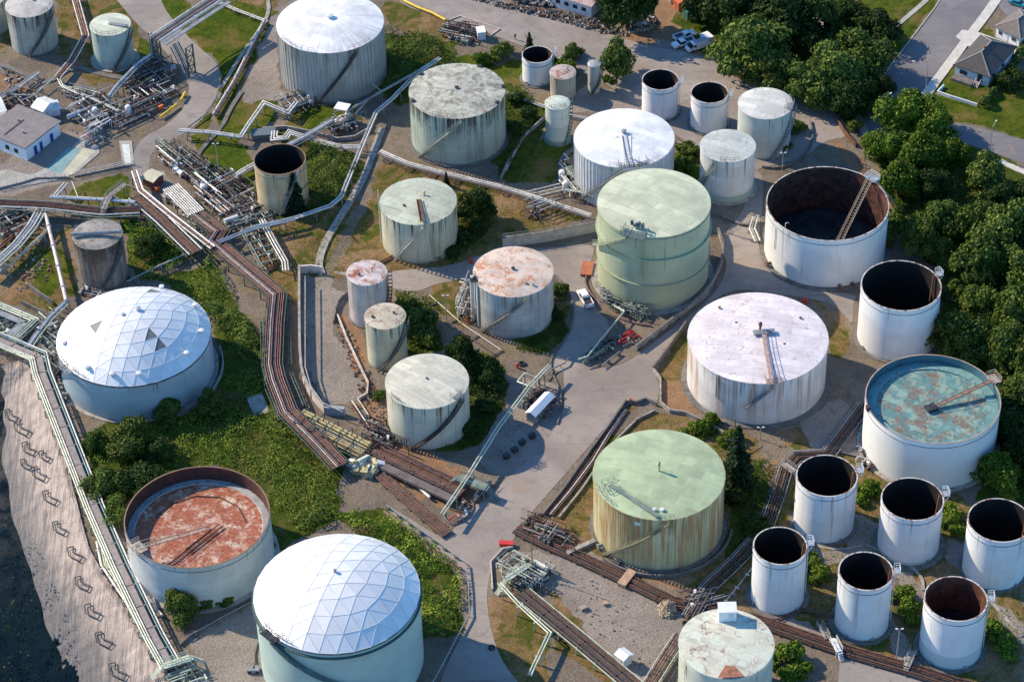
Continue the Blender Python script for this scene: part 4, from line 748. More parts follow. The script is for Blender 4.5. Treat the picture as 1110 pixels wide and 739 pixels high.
# --- T28
t,R,h=tank('widest open-topped white tank with a ladder slanting down inside, upper right',(67.56,450.33,12.89,12.72),'open-topped white tanks')
open_tank(t,R,h,wall_mat('paint_z',(.74,.75,.74),h,R,27,sa=.05,ra=.08,plate=.04,dirt=.14,streak=(.3,.28,.25)),11.0,mat('brown_red_lining',(.095,.033,.022),.75,0,.4,.3,stain=(.03,.012,.01),samt=.5),DECKB);ringwall(t,R,1.0,.3,CONCD)
a=polar(R-.1,128,h+.4);b=polar(3.0,50,h-10.6);mb=MB()
for s in(-.55,.55):
    o_=Vector((s*.8,-s*.6,0));mb.beam(a+o_,b+o_,.10,.16);mb.beam(a+o_+Vector((0,0,1.1)),b+o_+Vector((0,0,1.1)),.06)
for i in range(26): q=a.lerp(b,i/26);mb.beam(q+Vector((.44,-.33,0)),q-Vector((.44,-.33,0)),.06,.05)
mb.build('rolling_ladder',mat('pale_rusty_steel',(.42,.36,.28)),t);platform(t,R,h,128,WSTEEL,2.6,2,.4);mb=MB();mb.tube([polar(R+.3,118,h),polar(R+9,125,.3)],.12,6);mb.tube([polar(R+.5,126,h),polar(R+10,130,.3)],.12,6);mb.build('stay_pipe',mat('pinkish_rusty_steel',(.38,.27,.24)),t)
nozzles(t,R,[(-68,.9,.35,1),(8,.8,.3,.9),(20,.8,.3,.8)],RUST);mb=MB();mb.tube([polar(R+.15,-62,h-1.4),polar(R+.15,-62,h*.45)],.07,6);mb.build('standpipe',GREYP,t)
mb=MB();p=polar(R-.6,-52,h-.1);mb.tube([p,p+Vector((0,0,.9)),p+Vector((.5,.1,1.1)),p+Vector((.8,.1,.8))],.06,6);mb.build('gauge_pipe',WSTEEL,t)
# --- T29..
wht('tall open-topped white tank at the edge of the wood, below the widest open one',(79.29,421.17,8.09,13.63),29,11.8,112,inner=INBLK)
t,R,h=tank('wide white tank with a flaking turquoise floating roof, right side',(81.33,388.31,13.02,12.1),'open-topped white tanks')
TQ=roof_mat('turquoise_deck',(.12,.26,.25),30,ra=.44,rust=(.20,.135,.095),rs=.36,lines=.8,rot=.9,width=5,row=3,second=(.22,.33,.28),s2=.4,grime=(.04,.08,.08),dark=.5)
d=open_tank(t,R,h,wall_mat('paint_aa',(.72,.74,.72),h,R,30,sa=.0,ra=.03,plate=.02,dirt=.1),2.2,mat('turquoise_lining',(.05,.14,.17),.6,0,.25,.4,stain=(.10,.06,.05),samt=.36),TQ,deckbits=False,rimm=mat('brownish_rim',(.33,.24,.19),.7))
mb=MB();mb.lathe([(R-.2,h-1.9),(R-2.3,h-1.75),(R-2.3,h-2.3)],96);mb.build('pontoon_ring',mat('turquoise_pontoon',(.16,.30,.30),.6,0,.2,.5,stain=(.15,.12,.1),samt=.38),d)
a=polar(R-.4,110,h+.3);b=polar(1.0,-20,h-1.7);mb=MB();mb.beam(a,b,.75,.1)
for s in(-.4,.4):
    o_=Vector((s*.5,-s*.85,0));mb.beam(a+o_,b+o_,.1,.2);mb.beam(a+o_+Vector((0,0,1)),b+o_+Vector((0,0,1)),.06)
    for i in range(9): q=a.lerp(b,i/8)+o_;mb.beam(q,q+Vector((0,0,1)),.06)
mb.build('rolling_ladder',mat('brown_ladder_steel',(.20,.13,.10),.7),t);mb=MB();mb.box(b+Vector((0,0,.1)),(2.2,1.8,.6),.4);mb.build('ladder_carriage',DARK,d);platform(t,R,h,112,mat('pale_rusty_steel',(.42,.36,.28)),2.6,2,.5);mb=MB()
for i in range(24):
    p=polar(R-2.4,i*15,h-1.9);mb.beam(p,p+Vector((0,0,.9)),.08);mb.build('pontoon_leg',GREYP,d);mb=MB()
ringwall(t,R,.9,.25);mb=MB();mb.box(polar(R+.1,-100+20,h),(.6,1,1),A_(-80));mb.build('rim_box',mat('brown_red_lining',(.08,.03,.02)),t)
wht('open-topped white tank left of the turquoise-roofed tank foot, leftmost of three',(58.43,367.14,5.72,12.37),31,10.8,100,inner=INBLK)
wht('open-topped white tank right below the turquoise-roofed tank, greenish stains at its foot',(73.69,360.61,5.78,11.95),32,9.6,100,lower=(.9,(.50,.58,.52)),ring=1.6)
wht('open-topped white tank cut off by the right edge of the photo',(88.74,353.6,5.79,12.66),33,11,100)
wht('narrower open-topped white tank, lower left of the group of six at the right',(47.8,348.08,4.9,13.19),34,11.5,95,ring=1.3)
wht('open-topped white tank above the white lamp post in the lower right',(62.59,340.94,4.91,13.26),35,11.6,88,ring=1.4)
wht('open-topped white tank with a brown lining and grey foot, lowest at the right',(77.84,333.93,5.59,12.73),36,8.2,88,inner=mat('orange_brown_lining',(.13,.045,.025),.75,0,.35,.3,stain=(.05,.02,.015),samt=.45),lower=(3.4,(.50,.55,.56)),deck=INBLK,ring=1.2,ra=.16)
# ------------------------------------------------------------------ pipe racks, walls, barriers
def offset_line(W,off):
    out=[];n=len(W)
    for i,p in enumerate(W):
        a=(W[i]-W[i-1]) if i else (W[1]-W[0]);b=(W[i+1]-W[i]) if i<n-1 else a
        a=Vector((a.x,a.y,0)).normalized();b=Vector((b.x,b.y,0)).normalized()
        na=Vector((-a.y,a.x,0));nb=Vector((-b.y,b.x,0));m=(na+nb)
        if m.length<.2:m=na
        m.normalize();k=1/max(.45,m.dot(na));out.append(p+m*off*k)
    return out
def along(W,step,start=.5):
    """points and directions every step metres"""
    out=[];acc=start;pos=0
    for a,b in zip(W[:-1],W[1:]):
        d=b-a;L=d.length
        while acc<=pos+L:
            t=(acc-pos)/L;out.append((a+d*t,d.normalized()));acc+=step
        pos+=L
    return out
def bundle(n,sp,r,m,c=0,dz=0): return [(c+(i-(n-1)/2)*sp,r,m,dz) for i in range(n)]
def rack(label,pts,z,lanes,sup=None,edge=None,deck=None,name='pipe_rack',cat='pipe rack',group=None,flange=True,cross=None):
    W=GL(pts,z);o0=Vector((W[0].x,W[0].y,0));W=[p-o0 for p in W]
    t=E(name,o0,label,cat,group)
    rd=random.Random(len(label)*7+int(W[-1].x*10))
    for i,(off,r,m,dz) in enumerate(lanes):
        if m in (BROWN,BROWN2) and len(lanes)>3:
            r*=rd.uniform(.62,1.25);m=rd.choice([m,m,m,BROWN2,RUST,GREYP if rd.random()<.3 else m])
            if rd.random()<.1: continue
        mb=MB();L=[p+Vector((0,0,dz+r)) for p in offset_line(W,off)];mb.tube(L,r,7)
        if flange:
            for p,d in along(L,7.3,rd.uniform(1,6)): mb.tube([p-d*.07,p+d*.07],r*1.55,8)
        mb.build('pipe',m,t)
    ofs=[l[0] for l in lanes] or [0];lo,hi=min(ofs)-.45,max(ofs)+.45
    if deck: 
        c,wd,m=deck;mb=MB();L=offset_line(W,c)
        for a,b in zip(L[:-1],L[1:]): mb.beam(a-Vector((0,0,.05)),b-Vector((0,0,.05)),wd,.08)
        mb.build('walkway',m,t);lo=min(lo,c-wd/2);hi=max(hi,c+wd/2)  # under brown bundles: dark sheet added as the shade between the pipes
    if edge:
        for off in (lo-.1,hi+.1):
            mb=MB();L=offset_line(W,off)
            for a,b in zip(L[:-1],L[1:]): mb.beam(a-Vector((0,0,.1)),b-Vector((0,0,.1)),.16,.24)
            mb.build('edge_beam',edge,t)
    if cross:
        st,m=cross;A=offset_line(W,lo);mb=MB()
        for p,d in along(W,st,st/2):
            n=Vector((-d.y,d.x,0));mb=MB();mb.beam(p+n*lo+Vector((0,0,.5)),p+n*hi+Vector((0,0,.5)),.14);mb.build('cross_beam',m,t)
    if sup:
        st,m=sup[:2];up=sup[2] if len(sup)>2 else 0
        for p,d in along(W,st,st*.4):
            n=Vector((-d.y,d.x,0));n.normalize();mb=MB();a=p+n*lo;b=p+n*hi
            mb.beam(a-Vector((0,0,.12)),b-Vector((0,0,.12)),.2,.22)
            if z>.6:
                for q in(a,b): mb.beam(Vector((q.x,q.y,-.3)),q+Vector((0,0,up)),.2)
            if up: mb.beam(a+Vector((0,0,up)),b+Vector((0,0,up)),.18)
            mb.build('support',m,t)
    return t
B,B2=BROWN,BROWN2
rack('wide bundle of red-brown pipes bending down from the manifolds to the yellow pipes',[(213,232),(238,251),(231,261),(300,319),(297,350),(295,395),(299,412),(312,446),(340,474),(369,505)],2.4,bundle(8,.44,.16,B),(6,DKGR),DKGR,deck=(0,3.5,DARK))
rack('short run of pale pipes at the upper end of the red-brown bundle',[(185,203),(213,231.5)],2.4,bundle(8,.52,.17,WHT),(5,GREYP))
rack('straight rusty pipe rack with cream edge pipes, left of the main red-brown bundle',[(146,213),(175,238),(212,274)],2.6,[(-1.5,.14,WHT,.1)]+bundle(5,.42,.15,B)+[(1.6,.16,WHT,.1)],(5,DKGR),DKGR,deck=(0,2.8,DARK))
rack('white and rusty pipe pair running between the two red-brown racks',[(146,186),(153,207),(182,231),(231,269)],3.0,[(-.6,.2,WHT,0),(0,.16,B,0),(.5,.22,SILV,0)],(6,DKGR))
rack('rack of yellow and cream pipes under dark green portal frames, left of centre',[(322,452),(396,489)],1.6,[(-2.0,.14,YEL,0),(-1.5,.14,B2,0),(-1.0,.16,YEL,0),(-.4,.15,YEL,0),(.1,.12,GREYP,0),(.6,.17,YEL,.1),(1.4,.30,YEL,0),(2.1,.30,YEL,0)],(3.6,DKGR,1.6),DKGR)
rack('long dark brown pipe bundle with a grey side bundle, below the beige-roofed tank',[(397,487),(500,536)],1.2,bundle(8,.48,.18,B2,1.2)+bundle(5,.34,.13,mat('dull_grey_pipe',(.19,.16,.15),.6,.1,.25,.5),-2.0),(5,CONCD),deck=(0,6.2,DARK))
rack('four thin lines dropping from the gravel dead end to the pipe junction',[(383,434),(404,466)],.5,[(-.9,.12,B,0),(-.3,.12,WHT,0),(.5,.14,B,0),(1.0,.1,WHT,0)],(5,RUST))
rack('lower rusty pipe bundle ending at the light yard',[(404,507),(430,530),(451,549),(485,579)],.5,bundle(6,.44,.14,B),(4,RUST),None,deck=(0,2.6,DARK))
rack('pale green pipe pair crossing the shaded gravel lane past the small white-roofed shed',[(596,396),(573,420),(541,462),(510,512),(502,524),(479,558)],3.0,[(-.25,.17,PALE,0),(.35,.15,PALE,0)],(8,GRNS))
rack('expansion loop of pale yellow pipe above the small white-roofed shed',[(587,403),(581,410),(568.5,405),(561,414),(573,419)],2.8,[(0,.16,PALE,0)],(4,GRNS))
rack('pale green pipe from the foot of the olive green tank to a shaded pit',[(666,332),(677,338),(650,370),(637,387),(627,390)],1.6,[(0,.18,PALE,0)],(5,GRNS))
rack('bottom red-brown pipe rack with green edge beams, running off the bottom edge',[(566,642),(628,693),(696,750)],2.0,bundle(7,.42,.14,B2),(5,PALE),PALE,deck=(0,3.1,DARK))
rack('pale green pipe pair left of the bottom rack, turning down to the ground',[(541,632),(562,655),(596,686),(574,732)],2.2,[(-.25,.16,PALE,0),(.3,.16,PALE,0)],(5,PALE))
rack('brown ground-level bundle curving below the mint green tank',[(560,572),(588,586),(618,599),(650,614),(686,631),(728,652),(752,657),(790,664),(830,675),(870,689),(914,704),(977,722),(1035,740),(1080,752)],.5,bundle(7,.42,.13,B2),(6,CONCD),deck=(0,3.1,DARK))
rack('dark pipe trench line between the mint green tank and the six white tanks',[(748,669),(768,636),(799,607),(828,576),(842,538),(851,508),(863,494),(897,493),(922,459),(938,438)],.9,[(-.9,.16,DARK,0),(-.4,.16,B2,0),(.1,.16,DARK,0),(.6,.15,B2,0),(1.1,.14,GREYP,0)],(5,GREYP),GREYP)
rack('broken white kick rail beside the dark trench line at the lower right',[(840,590),(818,612),(800,635),(786,652)],.5,[(0,.1,WHT,0)],(4,WSTEEL),name='pipe_run',cat='pipe run')
rack('short steep bundle of rusty pipes left of the peeling cream tank, bottom edge',[(738,688),(722,712),(702,744)],1.4,bundle(4,.5,.17,B2),(4,PALE),PALE)
rack('pipes in the long trench left of the mint green tank',[(596,558),(618,532),(642,500),(660,470),(678,444)],.15,[(-.5,.16,B2,0),(0,.14,WHT,0),(.5,.16,B,0)],(6,CONCD))
rack('white pipe pair passing above the pale green roof tank toward the olive green tank',[(411,165),(440,178),(481,189),(540,203),(582,216),(640,235)],1.1,[(.65,.2,WHT,0),(.1,.17,WHT,0),(-.45,.14,GREYP,0),(-.9,.15,B2,0)],(6,CONCD))
rack('fan of three white pipes leading to the pumps left of the blotched white tank',[(571,212),(585,209),(609,203)],1.1,[(-1.2,.15,WHT,0),(0,.15,WHT,0),(1.2,.15,WHT,0)],(5,GRNS))
rack('pale pipe from the pumps over to the olive green tank',[(612,207),(628,209),(650,216)],2.2,[(0,.18,PALE,0),(.5,.14,PALE,0)],(4,GRNS))
rack('long silver pipe pair from the grey-green tank down beside the curved path',[(477,64),(452,80),(425,108),(408,122),(396,150),(383,182),(370,214),(358,224),(320,237),(272,248)],2.0,[(-.3,.24,SILV,0),(.35,.2,WHT,0)],(7,GREYP))
rack('blue-grey pipe branching toward the big cone-roof tank',[(456,77),(420,97),(378,121)],3.0,[(0,.3,GREYP,0)],(9,GRNS))
rack('pale green pipe branch by the foot of the big cone-roof tank',[(393,84),(413,99),(402,106),(385,124)],2.4,[(0,.15,PALE,0)],(6,GRNS))
rack('white zigzag pipe pair climbing to the big cone-roof tank',[(194,142),(228,144),(261,149),(268,138),(286,112),(312,123),(321,112)],2.0,[(-.4,.24,WHT,0),(.3,.24,WHT,0)],(5,GRNS))
rack('stepped white pipe bundle right of the orange-rusted open tank',[(298,143),(297,151),(310,150),(314,144),(345,154),(370,160),(393,160)],1.6,[(-.6,.18,WHT,0),(0,.2,WHT,0),(.6,.18,WHT,0)],(5,GREYP))
rack('straight grey pipe trio rising to the little white canopy',[(308,161),(334,147),(361,131)],2.4,[(-.5,.17,GREYP,0),(0,.2,WHT,0),(.5,.17,SILV,0)],(6,GREYP),GREYP)
rack('short white pipe pair left of the orange-rusted open tank',[(278,178),(262,187),(246,198)],1.2,[(-.5,.24,WHT,0),(.3,.24,WHT,0),(.9,.14,GREYP,0)],(4,GREYP))
rack('horizontal rust-brown rack above the dark streaked tank, left edge',[(-25,219),(50,222),(112,229),(152,227)],3.0,bundle(5,.42,.14,B2)+[(-1.6,.17,WHT,.1)],(6,DKGR),GRNS,deck=(0,2.4,DARK))
rack('thick silver pipe pair along the upper side of the horizontal rack at the left',[(54,215),(112,218),(146,221)],3.2,[(0,.28,SILV,0),(.6,.22,WHT,0)],(8,GRNS))
rack('two white pipes dropping from the concrete pad to the horizontal rack',[(72,199),(60,213)],2.6,[(-.4,.2,WHT,0),(.4,.2,WHT,0)],(5,GRNS))
rack('thin white pipe leaning over the green slope left of the kinked footbridge',[(78,197),(85,215)],2.0,[(0,.1,WHT,0)],None,flange=False,name='pipe_run',cat='pipe run')
rack('sheaf of white pipes heading down to the left edge',[(47,227),(36,246),(20,266),(-12,296)],2.4,[(-1.3,.22,WHT,0),(-.6,.2,SILV,0),(.1,.22,WHT,0),(.9,.18,PALE,0)],(6,GRNS),None)
rack('single cream pipe right of the sheaf at the left edge',[(52,249),(30,269),(-5,300)],1.8,[(0,.16,PALE,0),(.5,.1,GREYP,0)],(6,GRNS))
rack('rusty pipes at the far left below the horizontal rack',[(26,246),(8,262),(-12,280)],1.0,[(-.4,.2,B,0),(.3,.2,B,0)],(5,GREYP))
rack('pinkish-white pipe sloping down left of the dark streaked tank',[(50,234),(61,280),(72,327)],2.0,[(0,.42,mat('pinkish_pipe_paint',(.60,.50,.48),.5,0,.2,.5,stain=(.35,.24,.2),samt=.4),0)],(7,GREYP))
rack('grey pipe trio curving between the pinkish pipe and the left dome tank',[(74,326),(54,345),(38,366),(30,378)],1.6,[(-.5,.18,GREYP,0),(.1,.3,SILV,0),(.8,.15,PALE,0)],(5,GREYP))
rack('pale green pipe trio making a corner at the left edge',[(-22,322),(38,347),(13,370)],1.8,[(-.6,.17,PALE,0),(0,.17,PALE,0),(.6,.17,PALE,0)],(5,GRNS),GREYP,deck=(-1.7,1.2,GREYP))
rack('long rack of pale pipes and a grey walkway along the top of the bank',[(-20,360),(42,386),(46,404),(74,476),(103,550),(130,612),(168,690),(186,722)],2.0,[(-1.9,.17,PALE,0),(-1.45,.17,PALE,0),(-1.0,.15,WHT,0),(1.25,.15,mat('teal_pipe_paint',(.10,.22,.26),.5,0,.2,.6),0),(1.75,.17,WHT,0)],(6,GRNS),None,deck=(0,1.3,mat('warm_grey_grating',(.25,.22,.21),.7,0,.2,1)))
rack('dense pale green pipes beside the bank rack in the lower left',[(105,588),(110,613),(136,652),(161,698),(174,722)],1.6,[(0,.24,WHT,0)]+bundle(5,.32,.11,PALE,1.25),(5,PALE))
rack('brown pipe pair with white edges at the very top left',[(80,-8),(93,39),(78,66),(62,85)],1.6,[(-.8,.15,WHT,0),(-.3,.17,B2,0),(.2,.17,B,0),(.8,.15,WHT,0)],(6,GREYP))
rack('white pipe curving past the process plant at the upper left',[(62,85),(66,93),(74,98),(100,108),(128,121)],1.4,[(0,.16,WHT,0),(.5,.12,PALE,0)],(6,GREYP))
rack('blue-white pipe pair by the left edge near the low white building',[(-8,113),(20,95),(42,79)],1.2,[(-.3,.2,WHT,0),(.5,.15,SILV,0)],(6,GREYP))
rack('cream pipe from the left edge to the small junction below the black-streaked tank',[(12,103),(36,104),(62,83)],1.2,[(0,.15,PALE,0)],(6,GREYP))
br=rack('high pipe bridge crossing the access road at the upper left',[(238,-3),(204,19),(168,43)],8.4,[(-1.5,.2,WHT,.1)]+bundle(5,.45,.17,B2)+[(1.5,.2,WHT,.1),(1.95,.16,SILV,.1)],None,GREYP,deck=(3.0,1.1,GREYP))
o0=br.location
for px,py in((168,73),(176,69),(205,84),(212,79)):
    g=G(px,py)-o0;mb=MB();mb.beam(Vector((g.x,g.y,0)),Vector((g.x,g.y,8.2)),.35);mb.build('tower_leg',DKGR,br)
for a,b in(((168,73),(176,69)),((205,84),(212,79))):
    p=G(*a)-o0;q=G(*b)-o0;mb=MB()
    for k in range(3):
        z0=k*2.7;mb.beam(Vector((p.x,p.y,z0)),Vector((q.x,q.y,z0+2.7)),.16);mb.beam(Vector((q.x,q.y,z0)),Vector((p.x,p.y,z0+2.7)),.16);mb.beam(Vector((p.x,p.y,z0+2.7)),Vector((q.x,q.y,z0+2.7)),.18)
    mb.build('tower_bracing',DKGR,br)
for k in range(6):
    p=G(165+k*1.6,68+k*.4)-o0;mb=MB();mb.tube([Vector((p.x,p.y,8.6)),Vector((p.x,p.y,.5)),Vector((p.x+1.5,p.y-1.2,.5))],.16,7);mb.build('riser_pipe',(GREYP,WHT,B2)[k%3],br)
rack('sloping pipe trestle coming down beside the access road at the upper left',[(189,48,7.5),(196,62,4.5),(203,78,1.0)],3.0,[(-.8,.16,WHT,0),(-.3,.16,B2,0),(.2,.16,GREYP,0),(.8,.16,WHT,0)],None,DKGR)
rack('thick silver pipe leading from the pipe bridge to the process plant',[(164,61),(150,70),(128,93),(118,106)],3.0,[(0,.38,SILV,0),(.8,.2,GREYP,0)],(4,DKGR))
rack('white pipe pair along the green slope at the top',[(232,1),(258,12),(290,24)],.9,[(-.3,.15,WHT,0),(.3,.15,WHT,0)],(5,CONC))
rack('thick cream pipe running down the green slope left of the big cone-roof tank',[(288,23),(270,58),(254,90),(232,126)],.7,[(-.2,.36,CONCW,0),(.5,.2,B2,0)],(6,CONC))
rack('cream pipe trio beside green ladder frames, left of the curved path',[(284,239),(297,263),(309,284),(310,294)],1.8,[(-.6,.16,PALE,0),(0,.2,WHT,0),(.6,.16,CONCW,0)],(5,GRNS))
rack('silver pipe pair crossing above the red-brown bundle',[(237,263),(275,248),(320,238)],2.6,[(-.4,.2,SILV,0),(.3,.2,SILV,0)],(6,GRNS))
rack('green ladder frame between the red-brown bundle and the cream pipe trio',[(261,245),(285,289)],1.5,[(0,.1,GRNS,0),(2.2,.1,GRNS,0),(4.2,.1,GRNS,0)],(2.6,GRNS),GRNS,name='pipe_trestle',cat='trestle')
rack('green truss standing right of the red-brown bundle by the pale wall',[(311,322),(313,395)],1.4,[(0,.1,DKGR,0),(-1.6,.1,DKGR,0)],(2.4,DKGR),DKGR,name='pipe_trestle',cat='trestle')
rack('green guard frame at the bend below the red-brown bundle',[(314,404),(329,440)],1.4,[(0,.1,DKGR,0),(-1.3,.1,DKGR,0)],(2.2,DKGR),DKGR,name='pipe_trestle',cat='trestle')
rack('dark green edge frame left of the red-brown bundle beside the brambles',[(285,345),(286,395),(290,420),(305,455)],1.6,[(0,.1,DKGR,0)],(3,DKGR),DKGR,name='pipe_trestle',cat='trestle')
rack('short rusty pipes on the ground left of the pale green roof tank',[(397,293),(425,279),(440,268)],.3,[(-.3,.15,RUST,0),(.3,.15,RUST,0)],(5,CONCD))
rack('thin white line beside the diagonal concrete strip in the centre',[(462,322),(497,353),(540,382)],.4,[(.9,.1,WHT,0),(-.9,.1,B2,0)],(7,CONCD))
rack('white line from the dark streaked tank toward the red-brown bundle',[(138,306),(170,290),(206,274)],1.5,[(0,.13,GREYP,0),(.3,.08,WHT,0)],(6,GREYP))
rack('silver-lined conduit along the wall of the gravel dead end',[(331,300),(331,398),(337,419),(350,437),(372,447)],2.3,[(0,.13,GREYP,0)],None)
rack('pipe run across the rust-dotted tank yard at the upper right',[(733,154),(752,163),(770,170)],.6,[(-.3,.16,B2,0),(.2,.16,GREYP,0)],(5,CONCD))
rack('pipes from the beige tank toward the slim white tank at the top',[(542,98),(566,108),(590,116),(610,124),(640,130)],.6,[(-.3,.16,SILV,0),(.3,.16,WHT,0)],(5,CONCD))
rack('white pipes at the foot of the slim white tank along the bund',[(591,126),(566,150),(548,186)],.6,[(0,.16,SILV,0)],(5,CONCD))
rack('pipe group at the left foot of the widest open tank',[(822,262),(816,248),(820,236)],.7,[(-.4,.2,PALE,0),(.2,.18,GREYP,0),(.7,.16,WHT,0)],(3,GREYP))
rack('rust pipes in the right-hand aisle between the lower white tanks',[(842,672),(870,660),(905,668),(925,690)],.3,[(-.3,.12,B2,0),(.2,.12,B,0)],(6,CONCD))
rack('pipe alongside the dirt yard at the bottom left',[(200,690),(240,668),(282,646)],.7,[(-.3,.13,GREYP,0),(.2,.1,B2,0)],(5,CONCD))
for i,(pts,l) in enumerate([([(444,520),(466,540)],'loose white pipe lying on dry ground between the two brown bundles'),([(166,650),(170,662),(176,668)],'short cream pipe stub standing by the wide rusty floating roof tank')]):
    rack(l,pts,.5,[(0,.32,WHT,0)],None,flange=False,name='loose_pipe',cat='pipe')
rack('bright yellow pipe lying along the upper road',[(430,-4),(440,3),(452,9),(468,15),(483,23)],.3,[(0,.32,YEL2,0)],None,flange=False,name='loose_pipe',cat='pipe')
rack('yellow barrier tube on the inside of the access road bend, longer one',[(174,128),(183,121),(192,114)],.5,[(0,.28,YEL2,0)],None,flange=False,name='barrier_tube',cat='barrier')
rack('yellow barrier tube on the inside of the access road bend, shorter one',[(196,110),(199,105),(201,101)],.5,[(0,.28,YEL2,0)],None,flange=False,name='barrier_tube',cat='barrier')
# ---- walls
def wall(label,pts,h,w,m,name='retaining_wall',cat='wall',sm=0,group=None,rail=None,cap=None,z0=-.3):
    W=chaikin(GL(pts),sm) if sm else GL(pts);o0=W[0].copy();W=[p-o0 for p in W];t=E(name,o0,label,cat,group)
    mb=MB();L=offset_line(W,w/2);Rr=offset_line(W,-w/2);n=len(W);up=Vector((0,0,h));dn=Vector((0,0,z0))
    A=[p+up for p in L]+[p+up for p in Rr]+[p+dn for p in L]+[p+dn for p in Rr]
    F=[]
    for i in range(n-1): F+=[(i,n+i,n+i+1,i+1),(i,i+1,2*n+i+1,2*n+i),(n+i+1,n+i,3*n+i,3*n+i+1)]
    F+=[(0,2*n,3*n,n),(n-1,2*n-1,4*n-1,3*n-1)];mb.add(A,F);mb.build('wall_body',m,t)
    if cap:
        mb=MB()
        for a,b in zip(W[:-1],W[1:]): mb.beam(a+up+Vector((0,0,.06)),b+up+Vector((0,0,.06)),w+.16,.12)
        mb.build('coping',cap,t)
    if rail:
        mb=MB()
        for dz in(.5,1.0):
            for a,b in zip(W[:-1],W[1:]): mb.beam(a+up+Vector((0,0,dz)),b+up+Vector((0,0,dz)),.07)
        for p,d in along(W,2.2): mb.beam(p+up,p+up+Vector((0,0,1.05)),.09)
        mb.build('handrail',rail,t)
    return t
wall('low curved kerb wall round the orange-rusted-roof tank in the middle',[(600,297),(614,312),(622,330),(622,346),(612,370),(597,388),(597,402),(607,422),(609,443),(604,460)],.35,.3,CONCD,sm=2)
wall('concrete moat wall curving round the right of the olive green tank',[(778,252),(784,268),(782,290),(766,318),(738,343),(708,366),(689,380)],1.4,.35,CONC,sm=1,cap=CONCD)
wall('low curb curving round the left foot of the olive green tank',[(640,294),(633,304),(637,316),(650,331),(668,345),(690,352),(706,354)],.5,.3,mat('rusty_curb',(.20,.13,.10),.85,0,.2,.7),sm=2)
wall('long dark trench wall right of the wide asphalt lane',[(588,560),(612,530),(640,490),(662,460),(678,437),(690,438),(700,434),(712,440)],.9,.35,CONCD)
wall('pale trench wall left of the mint green tank',[(606,562),(630,532),(652,500),(668,478),(690,456),(710,446)],.6,.3,CONC)
wall('dark wall left of the wide pinkish-roofed tank',[(745,351),(727,376),(708,402)],1.3,.35,CONCD)
wall('pale right-angled wall left of the wide pinkish-roofed tank',[(708,402),(716,412),(716,438),(726,447),(742,449),(766,460),(790,474),(808,486)],.9,.3,CONC)
wall('retaining wall with railing between the two upper roads left of the olive green tank',[(545,268),(590,262),(620,256),(650,250)],2.6,.4,CONCW,rail=GREYP,cap=CONCD)
WP=mat('pinkish_white_panels',(.62,.55,.50),.7,0,.12,.3,stain=(.35,.28,.24),samt=.42)
t=wall('tall pale panelled wall along the left side of the gravel dead end',[(325,296),(325,345),(326,400),(331,420),(343,438),(352,447)],2.2,.35,WP,sm=1,cap=CONC)
W=[p-t.location for p in GL([(325,296),(325,345),(326,400),(331,420),(343,438)])]
for p,d in along(W,3.1):
    n=Vector((-d.y,d.x,0));mb=MB()
    for s in(-1,1): mb.beam(p+n*s*.22+Vector((0,0,-.2)),p+n*s*.22+Vector((0,0,2.25)),.3,.12)
    mb.build('wall_post',CONC,t)
wall('blue-grey end wall closing the gravel dead end',[(352,448),(363,449),(374,450)],2.0,.9,mat('blue_grey_concrete',(.28,.31,.32),.8,0,.15,.5))
wall('short upper wall of the gravel dead end',[(325,296),(338,295),(350,297)],2.0,.35,WP)
wall('concrete curb down the right side of the gravel dead end',[(366,343),(376,368),(392,402),(399,416),(398,428),(388,434)],.7,.35,CONCW)
wall('low wall round the two small rusted tanks',[(362,350),(365,332),(372,322),(388,316)],.9,.25,CONCD,sm=1)
wall('bund wall beside the grass triangle left of the slim white tank',[(592,128),(570,148),(552,176),(543,195)],1.0,.3,CONC)
wall('curved gravel curb right of the grass triangle',[(626,160),(612,168),(607,180),(608,198)],.4,1.2,CONCD,sm=2)
wall('bund wall below the big cone-roof tank',[(284,142),(310,140),(340,146),(366,153),(384,151),(400,142)],1.0,.3,CONC)
wall('low stone wall on the dark slope left of the dark streaked tank',[(31,312),(44,322),(58,331)],1.4,.3,CONCD)
wall('second low wall by the pale pipe corner at the left edge',[(24,330),(36,336),(47,342)],1.2,.3,CONCD)
wall('low wall with rail under the concrete pad, right half',[(80,192),(105,187),(132,181),(146,179)],.4,.25,CONC,rail=WSTEEL)
wall('low wall with rail under the concrete pad, left half',[(-5,206),(20,200),(40,194),(76,193)],.5,.25,CONC,rail=WSTEEL)
wall('low curb round the valve yard beside the light yard',[(481,554),(482,562),(490,570),(500,566),(512,556),(514,546),(506,540)],.3,.2,CONCD,sm=2)
wall('curb along the left side of the wide lane below the white-roofed shed',[(514,545),(522,534),(532,524)],.8,.25,CONCD,rail=GREYP)
wall('brown retaining edge below the light yard',[(416,556),(450,580),(482,604),(500,618)],.7,.3,mat('brown_edge',(.26,.17,.13),.85,0,.2,.7))
wall('round pit curb left of the bottom process skid',[(534,640),(532,610),(545,596),(556,594)],.6,.25,CONCW)
wall('concrete beam bridging the brown bundle left of the mint green tank',[(615,602),(630,595),(645,588)],.9,.9,CONC,name='concrete_beam',cat='concrete beam')
wall('bund curb around the wide white tank with turquoise roof, left side',[(941,440),(925,460),(908,482),(900,490)],.8,.9,CONCD)
wall('low brown trough above the leftmost of the trio of white tanks',[(860,492),(880,489),(905,490),(928,496)],.6,.3,CONCD)
wall('thin kerb of the paved yard at the bottom right',[(912,700),(955,714),(1000,729),(1045,746)],.35,.25,CONCW)
